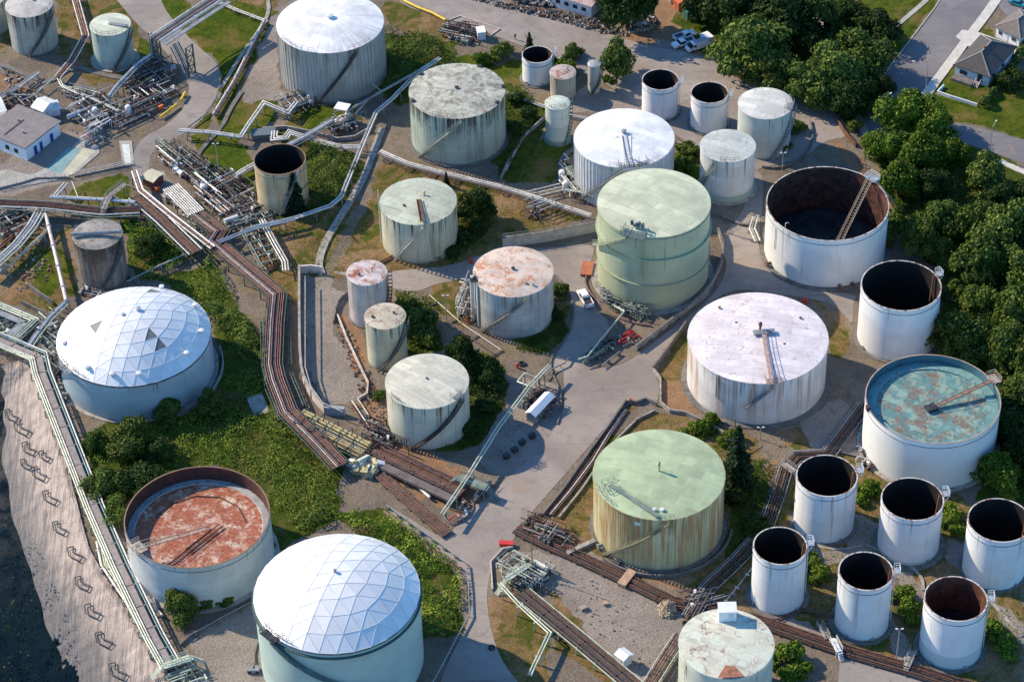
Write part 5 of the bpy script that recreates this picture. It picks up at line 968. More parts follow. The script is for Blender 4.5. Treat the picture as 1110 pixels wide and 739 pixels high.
wall('curved curb between the lower white tanks, upper one',[(873,586),(890,594),(915,596),(938,590),(955,598),(985,612),(1000,626),(1001,640)],.25,.5,CONC,sm=2)
wall('curved curb between the lower white tanks, right one',[(1072,650),(1092,672),(1108,690)],.25,.6,CONC,sm=1)
wall('curved curb at the end of the dirt road by the wood',[(826,182),(845,184),(872,172),(882,150),(878,132)],.6,.3,CONCD,sm=2)
wall('concrete block line under the shaded wood edge',[(905,128),(915,145),(928,160)],1.0,.35,RUST,name='low_fence',cat='fence')
wall('bund wall left of the tank yard below the upper road',[(588,116),(620,124),(645,132),(660,128)],.5,.25,CONCD)
wall('curved low wall below the tank with the rust-dotted roof',[(772,232),(788,238),(806,246),(820,243)],.6,.5,CONCD,sm=1)
wall('narrow wall at the foot of the wide rusty floating roof tank',[(195,700),(206,690),(240,669),(262,657),(285,645)],.6,.3,CONCD)
wall('curb left of the black pit by the upper road',[(488,22),(499,18),(542,32),(532,39)],.25,.25,CONCW)
# ---- guard rails
def rail(label,pts,m=GALV,blocks=True,h=.75,name='guard_rail',group='guard rails along the lanes'):
    W=GL(pts);o0=W[0].copy();W=[p-o0 for p in W];t=E(name,o0,label,'guard rail',group);mb=MB()
    for a,b in zip(W[:-1],W[1:]): mb.beam(a+Vector((0,0,h)),b+Vector((0,0,h)),.1,.32)
    mb.build('rail',m,t)
    for p,d in along(W,3.2):
        mb=MB()
        if blocks: mb.box((p.x,p.y,.35),(.7,.5,.7),math.atan2(d.y,d.x))
        else: mb.beam(Vector((p.x,p.y,-.2)),Vector((p.x,p.y,h+.1)),.12)
        mb.build('post',CONCD if blocks else m,t)
rail('long guard rail on blocks between the brambles and the light yard',[(419,550),(450,573),(480,594),(504,612)])
rail('guard rail on the left side of the lane leaving the bottom edge',[(505,613),(508,640),(509,668),(492,700),(468,745)],blocks=False)
rail('upper guard rail between the olive green tank and the lane',[(739,344),(712,364),(689,382)],blocks=True)
rail('shorter guard rail between the pipe pit and the lane',[(672,384),(652,399)],blocks=True)
rail('guard rail at the left of the wide lane near the green footbridge',[(534,524),(524,536),(514,547)],blocks=False)
rail('guard rail round the bend of the access road at the upper left',[(237,72),(239,92),(234,110),(222,128),(204,141)],blocks=False,m=GREYP)
rail('railing along the upper edge of the valve yard beside the lane',[(618,388),(613,396),(600,402),(590,412)],blocks=False,m=GREYP)
# ---- valve and pump manifolds
def manifold(label,poly,n,hmax,mats,ang,seed,frame=None,name='pipe_manifold',cat='pipe manifold',valves=8,thick=.12,equip=()):
    W=GL(poly);c=sum(W,Vector())/len(W);W=[p-c for p in W];t=E(name,c,label,cat);rd=random.Random(seed)
    x0,x1=min(p.x for p in W),max(p.x for p in W);y0,y1=min(p.y for p in W),max(p.y for p in W)
    def ins(x,y):
        r=False;k=len(W)
        for i in range(k):
            p,q=W[i],W[(i+1)%k]
            if (p.y>y)!=(q.y>y) and x<(q.x-p.x)*(y-p.y)/(q.y-p.y)+p.x:r=not r
        return r
    def rp():
        for _ in range(200):
            x,y=rd.uniform(x0,x1),rd.uniform(y0,y1)
            if ins(x,y):return Vector((x,y,0))
        return Vector()
    a=R_(ang);D=[Vector((math.cos(a),math.sin(a),0)),Vector((-math.sin(a),math.cos(a),0))]
    for i in range(n):
        p=rp();d=D[0] if rd.random()<.68 else D[1];o=D[1] if d is D[0] else D[0];z=rd.uniform(.25,hmax);L=[]
        def reach(p,d,mx):
            s=0
            while s<mx and ins(p.x+d.x*(s+.4),p.y+d.y*(s+.4)): s+=.4
            return s
        u=reach(p,-d,rd.uniform(1.5,6));v=reach(p,d,rd.uniform(2,9));A=p-d*u;Bp=p+d*v
        k=rd.random()
        if k<.3: L=[Vector((A.x,A.y,.1)),Vector((A.x,A.y,z)),Vector((Bp.x,Bp.y,z)),Vector((Bp.x,Bp.y,.1))]
        elif k<.65:
            C=Bp+o*rd.choice((-1,1))*rd.uniform(.8,2.2);L=[Vector((A.x,A.y,z)),Vector((Bp.x,Bp.y,z)),Vector((C.x,C.y,z)),Vector((C.x,C.y,.1))]
        else: L=[Vector((A.x,A.y,z)),Vector((Bp.x,Bp.y,z))]
        if (A-Bp).length<.5: continue
        r=rd.uniform(.6,1.35)*thick;mb=MB();mb.tube(L,r,6)
        for q,dd in along(L,rd.uniform(1.8,4),rd.uniform(.4,2)): mb.tube([q-dd*.09,q+dd*.09],r*1.8,7)
        mb.build('pipe',rd.choice(mats),t)
    for i in range(valves):
        p=rp();z=rd.uniform(.3,hmax);mb=MB();mb.cyl(p+Vector((0,0,z-.25)),.24,.5,8);mb.tube([p+Vector((0,0,z+.2)),p+Vector((0,0,z+.75))],.05,5);mb.tube([p+Vector((0,0,z+.7)),p+Vector((0,0,z+.76))],.3,9);mb.build('valve',rd.choice([RED if rd.random()<.25 else DARK,GREYP,WSTEEL,GREYP,DARK,GRNS,DARK]),t)
    for kind in equip:
        p=rp();mb=MB()
        if kind=='pump':
            mb.box(p+Vector((0,0,.2)),(2.2,1.0,.4),a);mb.tube([p+D[0]*-.9+Vector((0,0,.8)),p+D[0]*.2+Vector((0,0,.8))],.4,10);mb.tube([p+D[0]*.35+Vector((0,0,.8)),p+D[0]*.9+Vector((0,0,.8))],.5,10);mb.build('pump',rd.choice([GREYP,GRNS]),t)
        if kind=='vessel':
            mb.tube([p+Vector((0,0,1.1))-D[0]*1.6,p+Vector((0,0,1.1))+D[0]*1.6],.6,14);mb.box(p+D[0]+Vector((0,0,.35)),(.3,.9,.7),a);mb.box(p-D[0]+Vector((0,0,.35)),(.3,.9,.7),a);mb.build('vessel',rd.choice([SILV,WSTEEL]),t)
        if kind=='drum':
            mb.cyl(p,.7,2.2,14);mb.lathe([(.7,2.2),(.45,2.5),(.02,2.6)],14,p);mb.build('drum',WSTEEL,t)
        if kind=='cabinet': mb.box(p+Vector((0,0,.8)),(1.0,.6,1.6),a);mb.build('cabinet',rd.choice([WSTEEL,GREYP]),t)
    if frame:
        m,z=frame
        for i in range(6):
            p=rp();q=p+D[0]*rd.uniform(2,5);mb=MB()
            for e in(p,q): mb.beam(Vector((e.x,e.y,-.1)),Vector((e.x,e.y,z)),.16)
            mb.beam(p+Vector((0,0,z)),q+Vector((0,0,z)),.16);mb.build('frame',m,t)
    return t
MX=[GREYP,B2,DARK,B2,WHT,SILV,GREYP,DARK,RUST,GRNS,DARK]
manifold('crowded pumps and pipes under the pipe bridge at the upper left',[(150,72),(178,66),(192,84),(176,98),(150,100),(128,100)],46,2.2,MX,38,1,(DKGR,2.6),equip=('pump','vessel','pump'))
manifold('dark red-brown pipe manifold inside the bend of the access road',[(150,98),(184,92),(192,102),(160,128),(128,146),(116,130)],60,2.0,[B2,B2,RUST,GREYP,DARK,WHT,GALV],38,2,(DKGR,2.2),equip=('pump','pump','drum'))
manifold('pale pipes and cabinets right of the two small white sheds',[(84,108),(118,110),(126,126),(108,146),(88,140),(74,124)],44,2.0,MX+[WHT,WHT],35,3,(GALV,2.4),equip=('cabinet','vessel','drum','cabinet'))
manifold('white-railed loading skid beside the teal strip',[(92,146),(108,136),(116,140),(100,162),(86,158)],16,2.2,[WHT,RED,GREYP,SILV],45,4,(WSTEEL,2.4),valves=5,equip=('cabinet',))
manifold('upper part of the big tangle of grey pipes beside the light track',[(168,152),(196,160),(222,176),(236,190),(214,206),(190,188),(172,176)],80,2.4,MX,-52,5,(DKGR,2.6),valves=14,equip=('vessel','pump','cabinet'))
manifold('middle of the big tangle of pipes with silver fittings',[(205,196),(238,184),(262,196),(280,212),(262,232),(236,238),(214,218)],80,2.2,MX,-52,6,(DKGR,2.4),valves=14,equip=('vessel','drum','pump'))
manifold('lower end of the pipe tangle beside the orange-rusted open tank',[(244,238),(262,228),(284,220),(304,226),(296,240),(262,252),(244,258)],44,1.8,MX+[GRNS,PALE],28,7,(GRNS,2.0),valves=9,equip=('vessel','pump'))
manifold('rusty grid of pipes between the green ladder frame and the cream trio',[(270,250),(286,248),(304,284),(296,300),(284,292)],30,1.2,[B2,CONCW,RUST,PALE,RUST],-62,8,valves=4)
manifold('pipes filling the black pit beside the upper road',[(482,26),(500,24),(520,32),(526,40),(506,50),(488,44),(474,40)],44,1.4,[DARK,B2,RUST,GREYP,DARK,WHT],-22,9,(RUST,1.5),valves=8,equip=('pump','pump'))
manifold('grey pipes and catwalk at the foot of the big cone-roof tank',[(300,110),(318,104),(332,104),(344,110),(334,124),(312,124)],24,1.8,[GREYP,GALV,DARK,WHT],30,10,(DKGR,2.2),valves=6,equip=('cabinet',))
manifold('white pumps and filters left of the blotched white tank',[(606,180),(616,176),(626,196),(634,210),(618,214),(606,200)],26,1.8,[WHT,WHT,GREYP,DARK,PALE],-65,11,(GRNS,2.2),valves=9,equip=('drum','drum','pump'))
manifold('green valves and pipes at the front foot of the olive green tank',[(650,306),(664,318),(690,330),(704,342),(686,348),(664,338),(650,322)],44,1.7,[GRNS,GRNS,PALE,GREYP,DKGR],-32,12,(GRNS,2.0),valves=12,equip=('pump',))
manifold('dark pipework behind the green beams of the bottom process skid',[(538,614),(552,602),(562,604),(580,614),(596,618),(590,636),(566,644),(548,632)],56,2.4,[DARK,PALE,GREYP,B2,WHT,GRNS],-40,13,(PALE,2.8),valves=10,equip=('vessel','pump','cabinet'))
manifold('tangle of dark rusty pipes at the crossing below the beige-roofed tank',[(388,466),(402,458),(414,462),(424,474),(430,486),(408,488),(392,482)],40,2.0,[DARK,RUST,GREYP,B2],-35,14,(DARK,2.4),valves=8)
manifold('rusty pipes and valves where the brown bundle starts below the trench',[(564,562),(584,560),(606,572),(622,584),(612,598),(588,590),(566,578)],44,1.4,[B2,RUST,DARK,CONC,GREYP],-30,15,(RUST,1.6),valves=9)
manifold('pipe crossing right of the bundle under the mint green tank',[(736,644),(756,640),(772,640),(778,656),(760,664),(738,656)],26,1.2,[DARK,B2,GREYP,GRNS],20,16,(GREYP,1.4),valves=4)
manifold('scaffold-like rusty pipework left of the orange-mottled-roof tank',[(496,316),(506,308),(514,314),(518,346),(508,352),(494,346)],34,2.8,[WHT,CONCW,GREYP,RUST],75,17,(GALV,3.0),valves=3)
manifold('dark equipment under and beside the small white-roofed shed',[(570,428),(586,424),(604,436),(600,452),(584,458),(568,446)],30,1.6,[DARK,GREYP,GREYP,B2],42,18,(DARK,1.6),valves=6,equip=('pump','pump'))
manifold('valve group in the round yard below the green footbridge',[(500,548),(510,546),(512,556),(502,566),(492,566)],10,1.0,[B2,GREYP,RED],40,19,valves=6)
manifold('pipe stubs at the left foot of the left dome tank',[(40,344),(58,336),(64,352),(60,392),(48,398),(40,372)],36,1.8,[PALE,GRNS,GREYP,WHT,B2],-50,20,(GRNS,2.0),valves=8)
manifold('dark pipework below the horizontal rack at the left edge',[(-6,226),(30,228),(40,240),(22,262),(-6,262)],40,1.8,[DARK,B2,GREYP,RUST,WHT],35,21,(GRNS,2.0),valves=8)
manifold('pale pipe grid below the pale green corner at the left edge',[(-8,342),(22,352),(34,352),(14,368),(-8,362)],24,1.4,[PALE,GRNS,WHT],30,22,(GRNS,1.5),valves=3)
manifold('small valve table on the dry slope above the orange-mottled tank',[(568,226),(580,222),(590,230),(584,242),(570,238)],12,1.2,[RUST,GREYP,B2],30,23,(GALV,2.6),valves=3)
manifold('pump group between the pinkish-roofed tank and the moat',[(668,366),(684,358),(692,366),(676,378)],10,.9,[B2,GREYP,RED],40,24,valves=4)
manifold('dark machinery in the shaded pit at the end of the pale green pipe',[(626,386),(640,380),(656,368),(664,372),(650,392),(632,396)],20,.9,[DARK,GREYP,GRNS],40,25,valves=4)
manifold('pipework at the far left between the low white building and the edge',[(-6,104),(24,100),(40,108),(28,120),(-6,118)],26,1.4,MX,35,26,(GREYP,1.6),valves=5)
manifold('pipe bends between the two red-brown racks',[(176,214),(190,212),(226,250),(218,256)],34,2.0,[GREYP,WHT,B2,SILV,GALV],-42,27,(DKGR,2.6),valves=8)
manifold('valves beside the foot of the tank with the flaking turquoise roof',[(932,484),(944,492),(952,508),(940,512),(930,498)],14,1.0,[GREYP,B2,WHT],60,28,valves=5)
manifold('fittings at the base of the dark streaked tank',[(84,306),(100,312),(116,318),(104,326),(84,320)],14,.7,[B2,GREYP,WHT],-20,29,valves=3)
manifold('green steel frame at the lower end of the bank rack',[(172,724),(208,714),(226,742),(186,760)],22,1.8,[PALE,GRNS,GALV],25,30,(PALE,2.4),valves=4)
manifold('pipe bends below the canopy beside the big cone-roof tank',[(352,132),(370,126),(384,130),(388,142),(366,148),(352,144)],24,2.0,[CONCW,RUST,GRNS,GREYP],30,31,(GREYP,2.2),valves=7,equip=('drum',))
manifold('clutter of pipes on the dark ground between the two top left tanks and the plant',[(64,92),(92,98),(112,104),(104,112),(76,108),(62,102)],18,1.2,[GREYP,PALE,B2],-25,32,valves=3)
# ------------------------------------------------------------------ vehicles
def taper(mb,x0,x1,z0,z1,w0,w1,dx0,dx1,mi=0):
    """tapered block: bottom x0..x1 width w0, top inset dx0/dx1 width w1"""
    P=[(x0,-w0/2,z0),(x1,-w0/2,z0),(x1,w0/2,z0),(x0,w0/2,z0),(x0+dx0,-w1/2,z1),(x1-dx1,-w1/2,z1),(x1-dx1,w1/2,z1),(x0+dx0,w1/2,z1)]
    mb.add(P,[(3,2,1,0),(4,5,6,7),(0,1,5,4),(1,2,6,5),(2,3,7,6),(3,0,4,7)],mi)
def vehicle(kind,px,py,head,label,paint=CARW,cat='pickup truck',name='pickup_truck',group=None):
    t=E(name,G(px,py),label,cat,group,R_(head));W=1.95
    L={'pickup':5.7,'van':5.6,'car':4.6}[kind];f=L/2;mb=MB()
    if kind=='pickup':
        taper(mb,-f,f,.45,.95,W,W,.0,.08);taper(mb,.95,f-.05,.95,1.12,W-.06,W-.2,0,.25)
        for s in(-1,1): mb.box((-f+1.25,s*(W/2-.06),1.1),(2.5,.12,.34))
        mb.box((-f+.06,0,1.1),(.12,W,.34));b=mb.build('body',paint,t);m2=MB();m2.box((-f+1.28,0,.97),(2.3,W-.3,.05));m2.build('cargo_bed',CARB,t)
        c=MB();taper(c,-.35,1.55,.95,1.55,W-.08,W-.4,.15,.55);c.build('window_band',GLASS,t);c=MB();taper(c,-.18,1.0,1.55,1.66,W-.4,W-.5,.05,.08);c.build('roof',paint,t)
        c=MB();c.box((-.27,0,1.25),(.12,W-.12,.6));c.build('cab_back',paint,t)
    elif kind=='van':
        taper(mb,-f,f,.45,1.15,W,W,.0,.15);taper(mb,-f,f-1.0,1.15,2.1,W,W-.3,.12,.45);mb.build('body',paint,t)
        c=MB();taper(c,f-1.42,f-.55,1.16,1.95,W-.12,W-.38,.0,.60);c.build('windscreen',GLASS,t);c=MB()
        for s in(-1,1): c.box((f-1.75,s*(W/2-.045),1.5),(.8,.06,.5))
        c.build('side_window',GLASS,t);c=MB()
        for y in(-.55,0,.55): c.beam((-f+.4,y,2.22),(f-1.9,y,2.22),.09)
        for i in range(5): c.beam((-f+.5+i*.75,-.7,2.19),(-f+.5+i*.75,.7,2.19),.07)
        c.build('roof_rack',GREYP,t)
    else:
        taper(mb,-f,f,.35,.88,1.8,1.75,.08,.12);mb.build('body',paint,t);c=MB();taper(c,-f+.7,f-1.35,.88,1.35,1.66,1.3,.5,.6);c.build('window_band',GLASS,t);c=MB();taper(c,-f+1.2,f-1.95,1.35,1.44,1.3,1.2,.05,.1);c.build('roof',paint,t)
    for sx in(-1,1):
        for sy in(-1,1):
            c=MB();c.tube([(sx*L*.31,sy*(W/2-.24),.37),(sx*L*.31,sy*(W/2+.01),.37)],.37,14);wh=c.build('wheel',TYRE,t);c=MB();c.tube([(sx*L*.31,sy*(W/2-.1),.37),(sx*L*.31,sy*(W/2+.02),.37)],.2,10);c.build('rim',GALV,wh)
    for s in(-1,1):
        c=MB();c.box((f-.03,s*.72,.8),(.1,.3,.16));c.build('headlight',SILV,t);c=MB();c.box((-f+.02,s*.82,.85),(.06,.14,.3));c.build('tail_light',RED,t)
    return t
vehicle('pickup',742,41,27,'white pickup with an open black bed, rearmost vehicle parked under the tree',group='vehicles parked under the trees')
vehicle('pickup',740.5,49,207,'white pickup parked nose toward the road beside the van',group='vehicles parked under the trees')
vehicle('van',755.5,53,207,'white van with a roof rack parked at the edge of the tree shade',cat='van',name='van',group='vehicles parked under the trees')
vehicle('pickup',634.5,326,108,'white pickup driving between the orange-mottled tank and the olive green tank')
vehicle('car',1104,6,-36,'turquoise car by the house in the top right corner',mat('turquoise_car_paint',(.02,.28,.32),.3,.2,.05),'car','parked_car')
# ------------------------------------------------------------------ buildings and sheds
def frame_at(A,B,C):
    """origin A, x axis A->B, depth toward C"""
    u=(B-A);u.z=0;L=u.length;u.normalize();v=Vector((-u.y,u.x,0));d=(C-A).dot(v);return u,v if d>0 else -v,L,abs(d)
def gable(label,A,B,C,h,rise,wallm,roofm,name='shed',cat='shed',over=.25,open_front=False,door=None):
    u,v,L,D=frame_at(A,B,C);o=Vector((A.x,A.y,0));t=E(name,o,label,cat);P=lambda x,y,z:u*x+v*y+Vector((0,0,z))
    mb=MB();q=[P(0,0,0),P(L,0,0),P(L,D,0),P(0,D,0),P(0,0,h),P(L,0,h),P(L,D,h),P(0,D,h),P(0,D/2,h+rise-.05),P(L,D/2,h+rise-.05)]
    F=[(0,1,5,4),(2,3,7,6),(1,2,6,9,5),(3,0,4,8,7)]
    if open_front: F=F[:3]
    mb.add(q,F);mb.build('wall',wallm,t);mb=MB();e=over
    k=rise/(D/2);a=[P(-e,-e,h-k*e),P(L+e,-e,h-k*e),P(L+e,D/2,h+rise),P(-e,D/2,h+rise),P(L+e,D+e,h-k*e),P(-e,D+e,h-k*e)];up=Vector((0,0,.1))
    mb.add(a+[p+up for p in a],[(6,7,8,9),(9,8,10,11),(1,0,3,2),(2,3,5,4),(0,1,7,6),(4,5,11,10),(1,2,8,7),(2,4,10,8),(3,0,6,9),(5,3,9,11)]);mb.build('roof',roofm,t)
    if door:
        x,w,hh,m=door;mb=MB();mb.beam(P(x,-.03,hh/2),P(x+w,-.03,hh/2),.06,hh);mb.build('door',m,t)
    return t,P,L,D
gable('small grey shed with a long white gable roof in the lane middle',G(571,456),G(591,435),G(580,460),2.3,.55,GREYP,CARW)
gable('white gabled hut beside the bottom red-brown rack',G(667.5,718),G(676,724.5),G(682,716),2.3,.5,WSTEEL,CARW,door=(.5,.9,1.9,mat('pale_door',(.6,.6,.6))))
gable('white gabled lean-to with an open dark front, behind the low white building',G(36,126),G(48,131),G(50,115),2.6,.9,WSTEEL,CORR,open_front=False,door=(.4,2.2,2.1,DARK))
gable('low white shed right of the gabled lean-to by the low white building',G(53,128),G(66,125),G(60,117),1.9,.3,WSTEEL,CORR)
gable('white-roofed shelter cut off by the left edge near the low white building',G(-8,134),G(8,130),G(-2,116),2.6,.5,WSTEEL,CORR)
gable('little control hut with cream roof at the head of the light track',G(155,201),G(167,206),G(160,190),2.2,.35,mat('red_brown_wall',(.16,.05,.04),.7),mat('cream_roof_sheet',(.50,.47,.34),.7,0,.12,.6))
# low flat white building at the left
A=G(29.5,174.5);B_=G(66,146);C_=G(-14,153);u=(B_-A).normalized();v=(C_-A).normalized();v=(v-u*v.dot(u)).normalized();L=(B_-A).length;D=12.5;hh=3.6
t=E('low_building',A,'low white building with flat grey roof and blue doors at the left edge','building');P=lambda x,y,z:u*x+v*y+Vector((0,0,z))
mb=MB();mb.prism([P(0,0,0),P(L,0,0),P(L,D,0),P(0,D,0)],-.2,hh);mb.build('wall',CARW,t)
mb=MB();mb.prism([P(-.4,-.4,0),P(L*.78,-.4,0),P(L*.78,D,0),P(-.4,D,0)],hh,hh+.3);mb.build('roof',FLATR,t);mb=MB();mb.prism([P(L*.785,-.4,0),P(L+.4,-.4,0),P(L+.4,D,0),P(L*.785,D,0)],hh-.1,hh+.14);mb.build('lower_roof',FLATR,t)
for x,w in((2.6,1.0),(4.6,.9),(8.2,1.0)): mb=MB();mb.beam(P(x,-.04,1.1),P(x+w,-.04,1.1),.08,2.2);mb.build('door',BLUE,t)
for y in(2.4,5.0,8.5):
    mb=MB();mb.beam(P(-.04,y,1.7),P(-.04,y+1.1,1.7),.08,1.2);w_=mb.build('window',GLASS,t);mb=MB();mb.beam(P(-.06,y-.1,1.05),P(-.06,y+1.2,1.05),.14,.1);mb.build('sill',WSTEEL,w_)
mb=MB();mb.beam(P(1,7,hh+.34),P(8,7.1,hh+.34),.25,.12);mb.build('roof_joint',DARK,t)
for x,y in((4,4),(7,8)): mb=MB();mb.cyl(P(x,y,hh+.3),.25,.6,10);mb.build('roof_vent',GALV,t)
def hiphouse(label,A,B,C,h,rise,wallm,roofm,ridge=.5,windows=()):
    u,v,L,D=frame_at(A,B,C);t=E('house',Vector((A.x,A.y,0)),label,'house');P=lambda x,y,z:u*x+v*y+Vector((0,0,z))
    mb=MB();mb.prism([P(0,0,0),P(L,0,0),P(L,D,0),P(0,D,0)],-.2,h);mb.build('wall',wallm,t)
    e=.5;a=[P(-e,-e,h),P(L+e,-e,h),P(L+e,D+e,h),P(-e,D+e,h)];s=L/2 if L<D else D/2
    r=[P(L/2,s,h+rise),P(L/2,D-s,h+rise)] if L<D else [P(s,D/2,h+rise),P(L-s,D/2,h+rise)]
    mb=MB();q=a+r
    F=[(0,1,4),(1,2,5,4),(2,3,5),(3,0,4,5)] if L<D else [(0,1,5,4),(1,2,5),(2,3,4,5),(3,0,4)]
    mb.add(q,F+[(3,2,1,0)]);mb.add([p+Vector((0,0,-.18)) for p in a]+a,[(0,1,5,4),(1,2,6,5),(2,3,7,6),(3,0,4,7)]);rf=mb.build('roof',roofm,t)
    mb=MB();mb.beam(r[0]+Vector((0,0,.03)),r[1]+Vector((0,0,.03)),.25,.1)
    for i,k in ((0,0),(1,0 if L<D else 1),(2,1),(3,1 if L<D else 0)): mb.beam(a[i]+Vector((0,0,.03)),r[k]+Vector((0,0,.03)),.2,.08)
    mb.build('ridge_cap',mat('pale_ridge',(.30,.285,.27),.8,0,.1,1),rf)
    for side,x,w,z0,z1 in windows:
        mb=MB()
        if side=='f': mb.beam(P(x,-.04,(z0+z1)/2),P(x+w,-.04,(z0+z1)/2),.08,z1-z0)
        else: mb.beam(P(L+.04,x,(z0+z1)/2),P(L+.04,x+w,(z0+z1)/2),.08,z1-z0)
        k=mb.build('window',GLASS,t);mb=MB()
        if side=='f':
            for zz in(z0-.06,z1+.06): mb.beam(P(x-.1,-.05,zz),P(x+w+.1,-.05,zz),.12,.1)
        else:
            for zz in(z0-.06,z1+.06): mb.beam(P(L+.05,x-.1,zz),P(L+.05,x+w+.1,zz),.12,.1)
        mb.build('frame',CARW,k)
    return t,P,L,D
z0=3.4
t,P,L,D=hiphouse('pale blue bungalow with a grey hip roof and front porch, top right',G(1034.5,83),G(1070.5,95),G(1059,51),z0,2.6,STUC,SHING,windows=(('f',1.2,1.9,1.3,2.5),('s',2,1.2,1.4,2.4),('s',7,1.2,1.4,2.4)))
mb=MB();mb.prism([P(L*.02,-2.2,0),P(L*.62,-2.2,0),P(L*.62,-.02,0),P(L*.02,-.02,0)],-.1,.9);mb.build('porch',CONCD,t);mb=MB()
for i in range(5): mb.box(P(L*.72,-.4-i*.3,.9-.18*i-.09),(1.3,.32,.18),math.atan2((P(1,0,0)).y,(P(1,0,0)).x))
mb.build('front_steps',CONC,t);mb=MB();mb.beam(P(L*.68,-.04,1.9),P(L*.82,-.04,1.9),.08,2.0);mb.build('door',DARK,t);mb=MB()
for x in(L*.66,L*.8): mb.beam(P(x,-.2,1.8),P(x,-1.8,.9),.08);mb.beam(P(x,-1.8,0),P(x,-1.8,.95),.08)
mb.build('step_rail',WSTEEL,t);mb=MB();mb.box(P(L*.5,D*.45,z0+2.3),(.7,.7,1.6));mb.build('chimney',mat('brick_red',(.22,.09,.06),.8),t)
t,P,L,D=hiphouse('small white house with brown-grey roof behind the bungalow, right edge',G(1079,40),G(1104,52),G(1092,18),3.0,2.0,CARW,mat('brown_shingles',(.17,.145,.13),.85,0,.15,1.2,fine=6),windows=(('f',.8,1.0,1.2,2.2),('f',4.6,1.2,1.2,2.2)))
mb=MB();mb.beam(P(2.6,-.04,1.1),P(3.5,-.04,1.1),.08,2.1);mb.build('door',mat('pale_door',(.6,.6,.6)),t)
wall('low white garden wall in front of the bungalow',[(1023,95),(1016,102),(1030,107),(1040,110),(1059,116)],.9,.25,CARW,name='garden_wall')
A=G(641,18);t,P,L,D=gable('long pale warehouse with pinkish ribbed roof at the top edge',G(641,20),G(596,6),G(652,2),3.4,.9,WSTEEL,mat('pink_ribbed_roof',(.42,.31,.29),.6,0,.15,.5,stain=(.30,.08,.06),samt=.4),name='warehouse',cat='warehouse',over=.3)
for i in range(5):
    mb=MB();mb.beam(P(1.5+i*2.4,-.04,1.9),P(2.7+i*2.4,-.04,1.9),.08,1.0);mb.build('window',GLASS,t)
def container(px,py,label,m,rz=28,l=6.0):
    t=E('shipping_container',G(px,py),label,'container','containers beside the dirt road',R_(rz));mb=MB();mb.box((l/2,0,1.3),(l,2.44,2.5));mb.build('body',m,t)
    mb=MB()
    for i in range(int(l/.45)):
        for s in(-1,1): mb.box((.3+i*.45,s*1.235,1.3),(.2,.05,2.2))
    mb.build('corrugation',m,t)
    for s in(-1,1):
        mb=MB();mb.box((-.03,s*.6,1.3),(.06,1.15,2.35));d=mb.build('door',m,t);mb=MB()
        for k in(-.3,.3): mb.beam((-.09,s*.6+k,.2),(-.09,s*.6+k,2.4),.06)
        mb.build('lock_bar',GALV,d)
container(724,2,'cream shipping container nearest the top edge beside the dirt road',mat('cream_container',(.50,.45,.36),.5,0,.15,.7,stain=(.3,.15,.09),samt=.35))
container(733,11,'orange shipping container between the cream and green ones',ORG);container(742.5,21,'dark green shipping container under the trees by the pickups',mat('green_container',(.03,.15,.09),.5,0,.15,.7))
container(713,-6,'pale turquoise shipping container cut by the top edge',mat('teal_container',(.14,.30,.27),.5,0,.15,.7))
def boxy(label,px,py,dim,m,rz=0,name='steel_box',cat='box',z=0,roof=None,group=None,feet=True):
    t=E(name,G(px,py,z),label,cat,group,R_(rz));mb=MB();mb.box((0,0,dim[2]/2+.08),dim);mb.build('body',m,t);mb=MB();mb.box((0,0,dim[2]+.12),(dim[0]+.15,dim[1]+.15,.09));mb.build('lid',roof or m,t);mb=MB()
    for s in(-1,1): mb.box((s*dim[0]*.35,0,.05),(.15,dim[1],.14))
    mb.build('skid',DARK,t);return t
boxy('white storage cabin beside the black pit on the upper road',521.5,41,(1.9,2.6,2.2),CARW,8,'white_cabin','cabin')
boxy('small white cabinet at the foot of the big cone-roof tank',336.5,108,(1.6,1.2,1.5),CARW,20,'cabinet','cabinet')
boxy('red skip bin at the roadside under the big tree',786,76,(2.6,1.7,1.3),RED,20,'skip_bin','skip')
boxy('small red box by the pinkish-roofed tank near the widest open tank',872,328,(.9,.7,.9),RED,10)
boxy('small red box on the lane right of the pale green roof tank',511,285,(.7,.6,.9),RED,0)
boxy('bright red covered frame by the bottom process skid',549,591,(2.6,.9,.7),RED,-8,'covered_frame','covered frame')
boxy('orange warning sign box on the rail of the red-brown manifold',214-39.5,119,(1.2,.5,1.0),ORG,40,'sign_box','sign')
boxy('orange drum crate at the head of the light track',171,207,(.9,.9,.9),ORG,30,'drum_crate','crate')
boxy('peach timber sleeper stack bridging the brown bundle under the mint tank',679.5,629,(1.6,4.2,.8),WOODP,-32,'timber_stack','timber stack')
boxy('tilted rust-orange steel plate table left of the olive green tank',636.5,293,(2.3,4.4,.5),mat('rust_orange_plate',(.34,.115,.05),.75,0,.2,.8),-10,'steel_table','steel platform')
boxy('grey concrete slab on the bramble slope left of the pipe bundle',280,440,(3.2,6.0,.3),CONC,18,'concrete_slab','slab')
boxy('white pod with a blue mark beside the parked van',766,46,(2.0,2.6,1.9),CARW,30,'white_pod','trailer')
boxy('small concrete block lying on the gravel right of the process skid',632,660,(1.1,.8,.5),CONC,30,'concrete_block','block')
boxy('small brown crate on the roof-level gravel by the bottom rack',656,655,(.8,.6,.4),WOODP,10,'wooden_crate','crate')
boxy('pale pallet at the lower right foot of the white lamp tank',985,716,(1.2,1.8,.5),CONC,60,'pallet','pallet')
boxy('dark grated platform box right of the white zigzag pipes',286,148,(5.4,2.6,1.2),mat('blue_grey_grating',(.12,.15,.18),.6,.2,.2,2),5,'grated_platform','platform')
